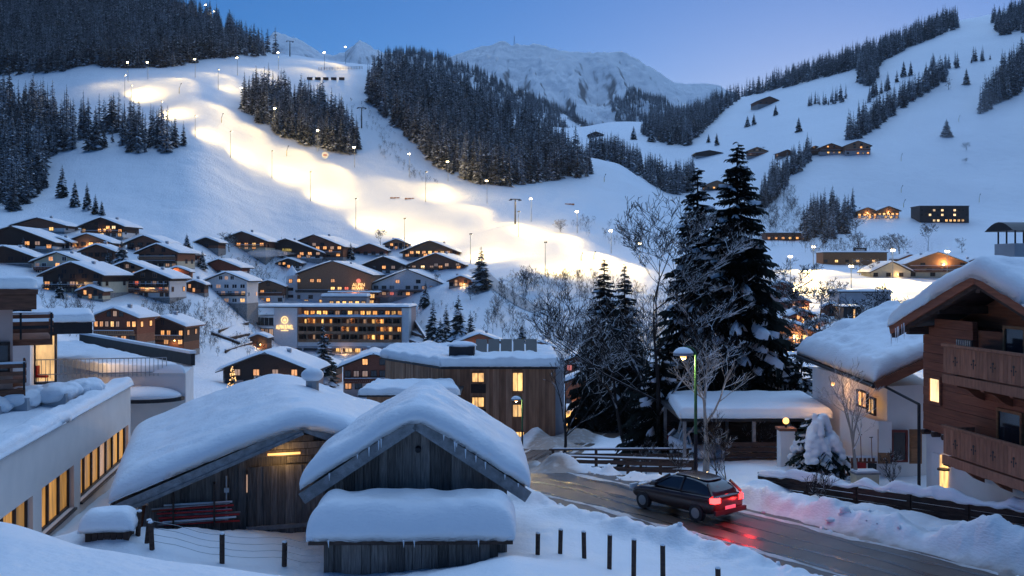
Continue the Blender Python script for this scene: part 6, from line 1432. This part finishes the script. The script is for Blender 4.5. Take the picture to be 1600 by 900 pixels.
for a in (x0-.62, x1+.05):
    so = MB().box(a, a+.55, -.14, -.09, z0-.05, z1+.05).build('shutter', 'warm_wood', t)
    for k in range(2): MB().box(a+.06, a+.49, -.17, -.142, z0+.08+k*.62, z0+.6+k*.62).build('shutter_panel', 'warm_wood', so)
window(t, -.62, 1.4, 3.3, 1.4, .8, 'o', rz=-math.pi/2); window(t, -.50, .6, 3.1, 1.0, .8, 'y', rz=-math.pi/2)
lamp('eave_light', t, (-1.2, 4.2, 3.9), 20, (1, .5, .18), .15)
MB().ball((-1.1, 4.2, 4.1), .1, n=8, m=6).build('eave_lamp', 'bulb_small', t)
# things in the yard
def shovel(px, py0, py1, D, label, blade=True):
    p = P(px, py1, D); h = (py1-py0)*D/F; t_ = thing('snow_shovel', label, 'shovel', tuple(p), .3)
    MB().tube((0, 0, .25), (.04, .12, h), .018, n=6).build('handle', 'brown_wood', t_)
    MB().bar((-.02, -.02, .0), (0, .0, .34), .36, .03).build('blade', 'red_paint' if blade else 'metal_dark', t_)
    MB().bar((-.06, .12, h), (.12, .12, h), .03, .03).build('grip', 'metal_dark', t_)
shovel(1346, 680, 735, 43.6, 'red snow shovel leaning against the white wing'); shovel(1363, 684, 736, 43.8, 'black snow shovel leaning on the wing wall', False)
t = thing('salt_box', 'pale wooden salt box with snowy lid beside the birch', 'box', (X(1351, 42.5), 42.5, -.35), .1)
MB().box(-.5, .5, -.3, .3, 0, .75).build('body', 'plaster_cream', t); MB().box(-.55, .55, -.35, .35, .75, .82).build('lid', 'grey_wood', t); MB().box(-.5, .5, -.3, .3, .821, .9).build('lid_snow', 'snow', t)
t = thing('picket_fence', 'short brown picket fence behind the birch', 'fence', (X(1310, 45), 45, -.4))
for k in range(9): MB().box(k*.19, k*.19+.12, -.02, .02, 0, 1.0).build('picket', 'brown_wood', t)
for z in (.2, .75): MB().box(-.05, 1.75, .021, .06, z, z+.08).build('rail', 'brown_wood', t)
MB().box(-.05, 1.75, -.05, .07, 1.0, 1.08).build('rail_snow', 'snow', t)
# ------------------------------------------------------------------ cars
def car(label, loc, heading, paint, lit=True, snow_on=False, name='car'):
    t = thing(name, label, 'car', loc, math.atan2(heading[1], heading[0]))   # local +x forward
    def loft(name, sts, mats, lev=2):          # sts: x, then (half width, z) pairs from sill to centre line
        rows = []
        for x, prof in sts: rows.append([(x, -hw_, z_) for hw_, z_ in prof]+[(x, hw_, z_) for hw_, z_ in prof[::-1]])
        n_ = len(rows[0]); b = MB(); b.v = [p for r in rows for p in r]
        for r in range(len(rows)-1):
            for i_ in range(n_): b.f.append((r*n_+i_, r*n_+(i_+1) % n_, (r+1)*n_+(i_+1) % n_, (r+1)*n_+i_)); b.m.append(0)
        b.f += [tuple(range(n_))[::-1], tuple(range((len(rows)-1)*n_, len(rows)*n_))]; b.m += [0, 0]
        o = b.build(name, mats, t, True); bm = bmesh.new(); bm.from_mesh(o.data); bmesh.ops.recalc_face_normals(bm, faces=bm.faces); bm.to_mesh(o.data); bm.free()
        sd = o.modifiers.new('round', 'SUBSURF'); sd.levels = lev; sd.render_levels = lev; return o
    low = []
    for x, w_, zb, zs in [(-2.13, .70, .42, .86), (-2.08, .84, .34, .98), (-1.7, .90, .27, 1.0), (-.9, .91, .25, .98), (.1, .91, .25, .95), (1.0, .90, .26, .92), (1.65, .87, .28, .84), (2.0, .78, .34, .70), (2.12, .62, .42, .60)]:
        low.append((x, [(w_*.80, zb), (w_*.97, zb+.06), (w_, (zb+zs)*.5), (w_*.96, zs-.06), (w_*.78, zs), (w_*.3, zs+.01)]))
    bo = loft('body', low, paint)
    gh = []
    for x, wb_, wt_c, zt_ in [(-2.0, .74, .70, 1.0), (-1.72, .80, .62, 1.28), (-1.3, .82, .60, 1.43), (-.6, .83, .60, 1.48), (.1, .83, .58, 1.44), (.65, .82, .60, 1.22), (1.1, .78, .68, .97)]:
        gh.append((x, [(wb_, .92), (wb_*.98, .96), (wt_c*1.04, zt_-.06), (wt_c*.9, zt_), (wt_c*.35, zt_+.015)]))
    loft('window_glass', gh, 'glass_dark')
    rp = [(x, [(w_*.98, z_-.005), (w_*.9, z_+.012), (w_*.4, z_+.03)]) for x, w_, z_ in [(-1.52, .56, 1.40), (-1.2, .59, 1.455), (-.6, .60, 1.49), (-.1, .585, 1.47), (.18, .56, 1.425)]]
    loft('roof_panel', rp, paint, 1)
    for sg in (-1, 1):
        b = MB()
        for (xa, za), (xb, zb_) in [((-1.62, 1.36), (-2.0, .98)), ((-.55, 1.46), (-.5, .95)), ((.2, 1.42), (1.02, .95))]:
            b.bar((xa, sg*.60, za), (xb, sg*.80, zb_), .07, .09)
        b.build('pillar', paint, t)
        MB().box(-1.66, -.98, sg*.86-.05, sg*.86+.05, .26, .60).build('wheel_arch', 'metal_dark', t) if False else None
    for sg in (-1, 1):
        MB().add([(-2.13, sg*.50, .74), (-2.10, sg*.80, .74), (-1.95, sg*.885, .76), (-2.13, sg*.50, .92), (-2.09, sg*.79, .93), (-1.93, sg*.87, .93), (-1.9, sg*.5, .74), (-1.9, sg*.5, .93)], [(0, 1, 4, 3), (1, 2, 5, 4), (3, 4, 5, 7), (0, 6, 2, 1)]).build('tail_light', 'tail_lamp' if lit else 'red_paint', t)
        MB().box(2.02, 2.13, sg*.62-.18, sg*.62+.18, .62, .78).build('headlight', 'white_paint', t)
        MB().box(.55, .75, sg*.98-.08, sg*.98+.08, 1.0, 1.14).build('wing_mirror', paint, t)
        for x in (-1.32, 1.32):
            wo = MB().tube((x, sg*.72, .31), (x, sg*.925, .31), .315, n=24).build('wheel', 'metal_dark', t); MB().tube((x, sg*.926, .31), (x, sg*.94, .31), .19, n=14).build('rim', 'metal_grey', wo)
    MB().box(-2.17, -2.145, -.27, .27, .50, .62).build('number_plate', 'white_paint', t)
    MB().box(-2.2, -2.10, -.85, .85, .34, .50).build('bumper', 'metal_dark', t)
    if snow_on: snow_pad('roof_snow', quad_surface((-1.6, -.62, 1.48), (.2, -.62, 1.48), (.2, .62, 1.48), (-1.6, .62, 1.48)), .2, 14, 12, .2, t)
    if lit:
        lamp('tail_glow', t, (-2.5, -.62, .8), 12, (1, .03, .03), .1); lamp('tail_glow', t, (-2.5, .62, .8), 12, (1, .03, .03), .1)
        lamp('head_beam', t, (2.3, 0, .65), 160, (1, .85, .6), .1, 'SPOT', (1, 0, -.09), 60)
    return t
mat('car_dark', (.03, .012, .012), .25, spec=.6); mat('car_white', (.6, .6, .62), .3, spec=.5)
car('dark hatchback on the road driving away with bright red tail lights', (6.5, 37.4, .02), (-.62, .785), 'car_dark')
car('white parked car half hidden inside the carport', (9.9, 53.2, ground(9.9, 53.2)+.02), (.25, -.97), 'car_white', False)

# clods thrown up by the plough along both banks
q = random.Random(77); b = MB()
for k in range(90):
    i = q.randrange(10, 60); a, c = RC[i], RC[i+1]; d = Vector((c[0]-a[0], c[1]-a[1], 0)).normalized(); n_ = Vector((-d.y, d.x, 0)); sd = q.choice((-1, 1)); o_ = sd*(HW+q.uniform(-.15, .9))
    x = a[0]+(c[0]-a[0])*q.random()+n_.x*o_; y = a[1]+(c[1]-a[1])*q.random()+n_.y*o_
    if y < 24: continue
    r_ = q.uniform(.03, .10)*(1.6 if q.random() < .12 else 1); b.ball((x, y, ground(x, y)+r_*.3), r_*q.uniform(.8, 1.4), r_, r_*q.uniform(.6, 1), 7, 5, .5, k)
tag(b.build('snow_clods', 'snow', None, True), 'clods of ploughed snow along the road', kind='stuff')
# ------------------------------------------------------------------ large trees near the road
def hero_conifer(label, px, D, ptop, r, whorls, per, seed, snow, fine, dz=0, name='pine_tree', base=.05, droop=.4, power=.85, wid=1.0, pad=1.0, nm='needles'):
    x = X(px, D); z = ground(x, D)+dz; h = Zp(ptop, D)-z
    tr, cr = conifer_parts(h=h, r=r, whorls=whorls, per=per, seed=seed, snow=snow, fine=fine, base=base, droop=droop, power=power, pad=pad)
    t = thing(name, label, 'tree', (x, D, z))
    tr.build('trunk', 'bark', t); cr.build('crown', [nm, 'snow'], t); return t
hero_conifer('tallest dark spruce rising behind the street lamp', 1152, 62, 222, 4.0, 56, 12, 501, .24, 30, base=.08, power=.66, pad=1.6, nm='needles_dark')
hero_conifer('slender dark spruce left of the tallest spruce', 1090, 64, 262, 3.4, 50, 11, 502, .24, 26, base=.08, power=.66, pad=1.6, nm='needles_dark')
hero_conifer('low broad spruce with drooping snowy boughs beside the bridge', 1030, 58, 520, 2.7, 22, 10, 503, .25, 22, pad=1.4, nm='needles_dark')
hero_conifer('dark spruce behind the bare tree, left of pair', 944, 104, 402, 4.4, 46, 11, 504, .08, 22, pad=1.3, nm='needles_dark')
hero_conifer('dark spruce behind the bare tree, right of pair', 976, 106, 412, 4.2, 46, 11, 505, .08, 22, pad=1.3, nm='needles_dark')
hero_conifer('snow-laden spruce between carport and chalet wing', 1252, 60, 520, 2.6, 17, 9, 506, .85, 16, power=.7)
hero_conifer('dark snowy spruce right behind the round garden fir', 1300, 58, 590, 2.0, 12, 8, 507, .85, 14, power=.7)
def snowy_bush(label, px, D, pytop, r, seed):
    x = X(px, D); z = ground(x, D); h = Zp(pytop, D)-z
    tr, cr = conifer_parts(h=h, r=r, whorls=12, per=10, seed=seed, snow=.35, fine=15, base=.03, droop=.55, power=.55)
    t = thing('garden_fir', label, 'tree', (x, D, z)); tr.build('trunk', 'bark', t); cr.build('crown', ['needles', 'snow'], t)
    b = MB(); q = random.Random(seed)
    for k in range(26):
        t_ = q.uniform(.25, .98); a = q.uniform(-2.6, .4) if q.random() < .8 else q.uniform(0, 6.28); rr = r*((1-t_)**.55)*q.uniform(.45, .9)
        s_ = q.uniform(.20, .42)*(1.15-.6*t_)
        for c_ in range(4):
            e = c_/3; r2 = rr*(.85+.6*e); b.ball((r2*math.cos(a), r2*math.sin(a), t_*h+.12-.55*rr*e*e-.1*c_), s_*(1.0-.2*e), s_*(1.0-.2*e), s_*(.75-.2*e), 10, 7, .25, k*5+c_)
    o = b.build('snow_load', 'snow', t, True); md = o.modifiers.new('merge', 'REMESH'); md.mode = 'VOXEL'; md.voxel_size = .05; md.use_smooth_shade = True; ms = o.modifiers.new('melt', 'SMOOTH'); ms.iterations = 5; ms.factor = .6
snowy_bush('rounded garden fir smothered in heavy snow lumps', 1276, 44, 648, 1.55, 61)
def bare(label, px, D, h, seed, mats='branch_snow', name='bare_tree', dz=0, **kw):
    x = X(px, D); t = thing(name, label, 'tree', (x, D, ground(x, D)+dz)); bare_tree_mb(h, seed, **kw).build('branches', mats, t); return t
bare('large bare deciduous tree with snow-lined branches left of spruces', 1030, 57, 15.5, 11, spread=.50, r0=.20, depth=5, kids=(4, 5), minr=.015, first=.22, gnarl=.20, up=.20)
bare('second bare tree leaning left behind the bridge fence', 985, 64, 14, 14, spread=.5, r0=.17, depth=5, kids=(3, 4), minr=.015, lean=(-.2, 0), first=.25, up=.2)
bare('bare spreading tree whose branches reach right past the spruces', 1190, 68, 14, 19, spread=.55, r0=.2, depth=5, kids=(4, 5), minr=.016, lean=(.6, 0), gnarl=.18, first=.1)
bare('thin ivy-clad bare tree at the street bend before timber hotel', 880, 66, 10, 23, spread=.42, r0=.13, depth=4, kids=(3, 5), minr=.012)
bare('forked birch with snow-plastered trunk beside the street lamp', 1103, 47, 7.5, 27, mats='birch_bark', spread=.45, r0=.17, depth=4, kids=(3, 4), minr=.008)
bare('slim birch in front of the chalet wing', 1338, 42.6, 6.2, 29, mats='birch_bark', spread=.42, r0=.10, depth=4, kids=(3, 4), minr=.006, lean=(-.08, 0))
for k, (px, D, h, sd, lab) in enumerate([(1060, 43.5, 2.4, 71, 'bare roadside shrub left of the street lamp'), (1135, 43, 2.2, 72, 'bare shrub between lamp and plank wall'), (1120, 44.5, 3.4, 76, 'upright twiggy bush behind the lamp post'), (1290, 38.5, 1.6, 73, 'sparse twigs poking from the snow ledge'), (1270, 39.2, 1.5, 74, 'thin bare twigs beside the plank wall'), (1395, 42.2, 1.9, 75, 'leafless potted shrub before the shuttered window'), (1180, 52, 2.6, 77, 'twiggy shrub in front of the carport'), (1090, 58, 9.5, 78, 'tall twiggy thicket under the spruces'), (1130, 59, 9.0, 79, 'twiggy thicket right of the birch'), (1010, 49.5, 2.2, 80, 'low bare shrub by the bridge')]):
    bare(lab, px, D, h, sd, name='bare_shrub', spread=.38, r0=.022+h*.004, depth=3, kids=(4, 6), minr=.006, first=.05, up=.3)
# hillside bare trees
for px, py, hp, lab in [(594, 388, 36, 'thin bare tree at the foot of the lit run'), (358, 392, 44, 'round bare tree between chalets and slope'), (875, 362, 28, 'bare shrub tree on the bend of the run'), (458, 392, 18, 'low bare tree beside the signed chalet'), (1345, 402, 70, 'tall bare tree below the mountain inn'), (1405, 398, 48, 'bare tree with wide crown below the slope'), (1450, 392, 52, 'rounded bare tree above the floodlit hotel'), (1385, 402, 40, 'slim bare tree near the practice slope'), (1343, 430, 32, 'frosted yellow-lit tree beside the low lit building'), (1362, 432, 34, 'second frosted tree glowing in the floodlight'), (1330, 432, 28, 'third frosted tree by the floodlit pavilion'), (1503, 395, 28, 'small bare tree above the chalet roof'), (683, 445, 22, 'small bare fruit tree on the snowy bank'), (735, 468, 34, 'lone bare tree on the bank beside path'), (1250, 250, 20, 'bare tree beside the hay barn'), (1190, 240, 14, 'bare bush by the alpine hut'), (1482, 140, 22, 'pale bare tree on the upper right slope'), (1510, 235, 18, 'bare bush on the lower right slope'), (1508, 255, 12, 'small bush on the lower right slope')]:
    p = hit(px, py, 200)
    if p is None: continue
    s_ = hp*p.y/F/7.0; t = thing('bare_tree', lab, 'tree', tuple(p), rng.uniform(0, 6)); o = link('branches', BUSHY[rng.randrange(3)], t); t.scale = (s_, s_, s_)
# village conifers
for k, (px, py, hp, lab, wd) in enumerate([
 (506, 604, 98, 'tall snowy fir between the pink hotel and timber house', 1.25), (752, 452, 68, 'dark full fir standing alone beside the lit run', 1.35), (716, 546, 88, 'tallest snowy fir of the clump below the path', 1.0), (697, 541, 66, 'second snowy fir of the clump below the path', 1.0), (676, 535, 64, 'left snowy fir of the clump below the path', 1.1), (688, 545, 50, 'short snowy fir in the clump below the path', 1.1), (735, 540, 56, 'right snowy fir of the clump below the path', 1.1),
 (665, 480, 42, 'dark fir in front of the cream guesthouse', .9), (658, 478, 20, 'tiny fir beside the guesthouse terrace', 1), (816, 546, 46, 'single fir among the bare saplings', 1.2), (548, 404, 26, 'fir with snowy boughs beside the low wooden house', 1.2), (292, 386, 22, 'dark rounded fir right of the hamlet', 1.3), (300, 402, 20, 'snow-covered little fir beside the white shrub', 1.2), (93, 465, 34, 'frosted fir before the black gabled chalet', 1.2),
 (190, 418, 46, 'broad snowy fir between the hamlet houses', 1.4), (168, 416, 26, 'small snowy fir beside the black house', 1.2), (37, 392, 22, 'dark little fir before the broad dark chalet', 1.2), (316, 420, 30, 'white-loaded fir by the garage hut', 1.3), (372, 450, 40, 'white-loaded shrubby fir right of orange balcony', 1.6), (385, 470, 46, 'heavily snowed fir beside the orange balcony chalet', 1.5), (440, 400, 30, 'snow-laden fir below the signed chalet', 1.5), (410, 408, 28, 'round snow-laden fir above the timber hotel', 1.6),
 (97, 308, 52, 'spruce at the upper edge above the hamlet', .9), (117, 322, 42, 'first of the spruces above the hamlet road', .9), (136, 328, 44, 'second spruce above the hamlet road', .9), (149, 334, 32, 'short spruce above the hamlet road', 1), (159, 336, 24, 'smallest spruce above the hamlet road', 1), (15, 326, 40, 'dark spruce by the snowy field fence', 1.1), (1248, 206, 24, 'lone round fir in the middle of the right slope', 1.2), (1479, 213, 28, 'twin-topped fir alone on the right slope', 1.5), (1120, 227, 20, 'small fir left of the alpine hut', 1.2), (1107, 222, 14, 'tiny fir among far slope shrubs', 1.2), (1168, 198, 18, 'left fir of a far slope pair', 1.2), (1178, 194, 18, 'right fir of a far slope pair', 1.2), (1212, 180, 17, 'fir on the far slope above the pine tops', 1.2), (1412, 120, 26, 'slim fir at the tree strip on the right slope', .9), (1423, 118, 24, 'second slim fir at the tree strip', .9), (1510, 132, 26, 'pale fir on the upper right slope', 1.1), (1285, 345, 32, 'fir at the top of the low wood', 1), (1302, 335, 30, 'pointed fir above the low wood', 1), (990, 218, 22, 'left dark fir in the saddle', 1.2), (1018, 222, 26, 'middle dark fir in the saddle', 1.2), (1047, 226, 30, 'tall dark fir in the saddle', 1.1)]):
    mid_conifer('fir_tree', px, py, hp, lab, k=k, wide=wd)
# fir with fairy lights
p = hit(363, 622); s_ = 52*p.y/F
t = thing('lit_fir', 'narrow fir wrapped in golden fairy lights beside pink hotel', 'tree', tuple(p))
tr, cr = conifer_parts(h=s_, r=s_*.22, whorls=14, per=9, seed=91, snow=.2); tr.build('trunk', 'bark', t); cr.build('crown', ['needles', 'snow'], t)
b = MB(); q = random.Random(6)
for k in range(90):
    u = q.random()**1.3*.95; a = q.uniform(0, 6.28); r_ = s_*.21*(1-u); b.ball((r_*math.cos(a), r_*math.sin(a), .3+u*s_*.95), .11, n=5, m=3)
b.build('fairy_lights', 'lit_yellow', t)
# saplings: a few stand alone, the rest form the wood in the gully
srcs = []
for k, (px, py, lab) in enumerate([(790, 470, 'slim bare sapling at the upper end of the gully wood'), (905, 480, 'slim bare sapling near the right end of the gully wood'), (770, 520, 'slim bare sapling at the left end of the gully wood')]):
    p = hit(px, py); o = link('bare_sapling', SAPLING[k]); o.location = p; tag(o, lab, 'tree'); srcs.append(o)
q = random.Random(44); pts = []
polys = [([(770, 462), (830, 470), (930, 452), (1060, 455), (1100, 560), (1000, 590), (900, 570), (800, 550), (760, 520)], 260, (.55, 1.0)), ([(690, 400), (700, 380), (720, 390), (712, 402)], 0, (.5, 1)), ([(225, 478), (330, 480), (335, 545), (300, 560), (225, 500)], 130, (.25, .6)), ([(300, 480), (420, 490), (425, 560), (340, 560)], 80, (.2, .45)), ([(640, 480), (800, 470), (800, 540), (660, 550)], 60, (.2, .5)), ([(60, 470), (150, 475), (140, 530), (70, 520)], 45, (.3, .6)), ([(400, 478), (340, 480), (335, 500), (398, 505)], 30, (.3, .5)), ([(330, 410), (460, 400), (450, 440), (380, 450)], 70, (.35, .6)), ([(1180, 330), (1240, 300), (1265, 335), (1240, 385), (1185, 390)], 130, (.7, 1.1)), ([(1250, 380), (1420, 385), (1430, 398), (1260, 404)], 80, (.5, .9)), ([(800, 440), (935, 440), (935, 452), (800, 466)], 70, (.6, .9)), ([(600, 225), (640, 262), (690, 290), (640, 280), (590, 240)], 50, (.3, .5)), ([(540, 150), (590, 180), (640, 240), (600, 240), (560, 190)], 60, (.25, .5)), ([(930, 345), (1000, 375), (1000, 395), (860, 362)], 30, (.4, .8))]
for poly, n_, (a, b_) in polys:
    xs_ = [p[0] for p in poly]; ys_ = [p[1] for p in poly]; got = 0; tr_n = 0
    while got < n_ and tr_n < n_*30:
        tr_n += 1; x = q.uniform(min(xs_), max(xs_)); y = q.uniform(min(ys_), max(ys_))
        if not in_poly(x, y, poly): continue
        p = hit(x, y); got += 1
        if p is not None: pts.append((p.x, p.y, p.z-.2, q.uniform(a, b_)))
scatter('bare_sapling_wood', pts, srcs, 'thickets of bare snowy saplings on the banks', 2)
# ------------------------------------------------------------------ haze: even cold air over the whole valley
m = bpy.data.materials.new('haze'); m.use_nodes = True; n = m.node_tree.nodes; n.clear()
out = n.new('ShaderNodeOutputMaterial'); pv = n.new('ShaderNodeVolumePrincipled')
pv.inputs['Color'].default_value = (.82, .90, 1.0, 1); pv.inputs['Density'].default_value = 0.000035; pv.inputs['Anisotropy'].default_value = 0.2
m.node_tree.links.new(pv.outputs[0], out.inputs['Volume'])
b = MB().box(-3200, 3200, -120, 5400, -120, 960); me = bpy.data.meshes.new('haze'); me.from_pydata(b.v, [], b.f); me.materials.append(m)
o = link('haze', me); tag(o, kind='stuff')

def plume(label, c, r, dens, col=(.85, .88, .95)):
    m = bpy.data.materials.new('vapour'); m.use_nodes = True; n = m.node_tree.nodes; n.clear()
    out = n.new('ShaderNodeOutputMaterial'); pv = n.new('ShaderNodeVolumePrincipled'); pv.inputs['Color'].default_value = (*col, 1); pv.inputs['Density'].default_value = dens; pv.inputs['Anisotropy'].default_value = .2
    m.node_tree.links.new(pv.outputs[0], out.inputs['Volume'])
    b = MB(); q = random.Random(int(c[0]))
    b.ball((0, 0, 0), 1, 1, 1, 24, 16); v = np.array(b.v)
    k = 1+.5*fbm(v[:, 0]*1.6+q.random()*9, v[:, 2]*1.6+v[:, 1], 3, 3); v = v*k[:, None]*np.array(r)
    v[:, 0] += v[:, 2]*.35
    me = bpy.data.meshes.new('vapour'); me.from_pydata([tuple(p) for p in v], [], b.f); me.materials.append(m)
    o = link('vapour_plume', me); o.location = c; tag(o, label, kind='stuff')
for (px, py, D, rx, ry, rz_, dn, lab) in [(1520, 265, 640, 22, 20, 48, .0030, 'pale snow-gun mist drifting over the right slope'), (1470, 230, 700, 40, 25, 45, .0018, 'thin upper mist over the right slope'), (620, 442, 392, 2.0, 2, 7, .10, 'steam rising behind the white hotel'), (425, 396, 392, 9, 2.5, 1.6, .12, 'flat smoke drifting under the signed chalet'), (1450, 380, 430, 11, 5, 4, .05, 'chimney smoke above the floodlit hotel'), (308, 606, 62, 1.6, 1.6, 2.2, .10, 'steam beside the white terrace hotel')]:
    plume(lab, tuple(P(px, py, D)), (rx, ry, rz_), dn)
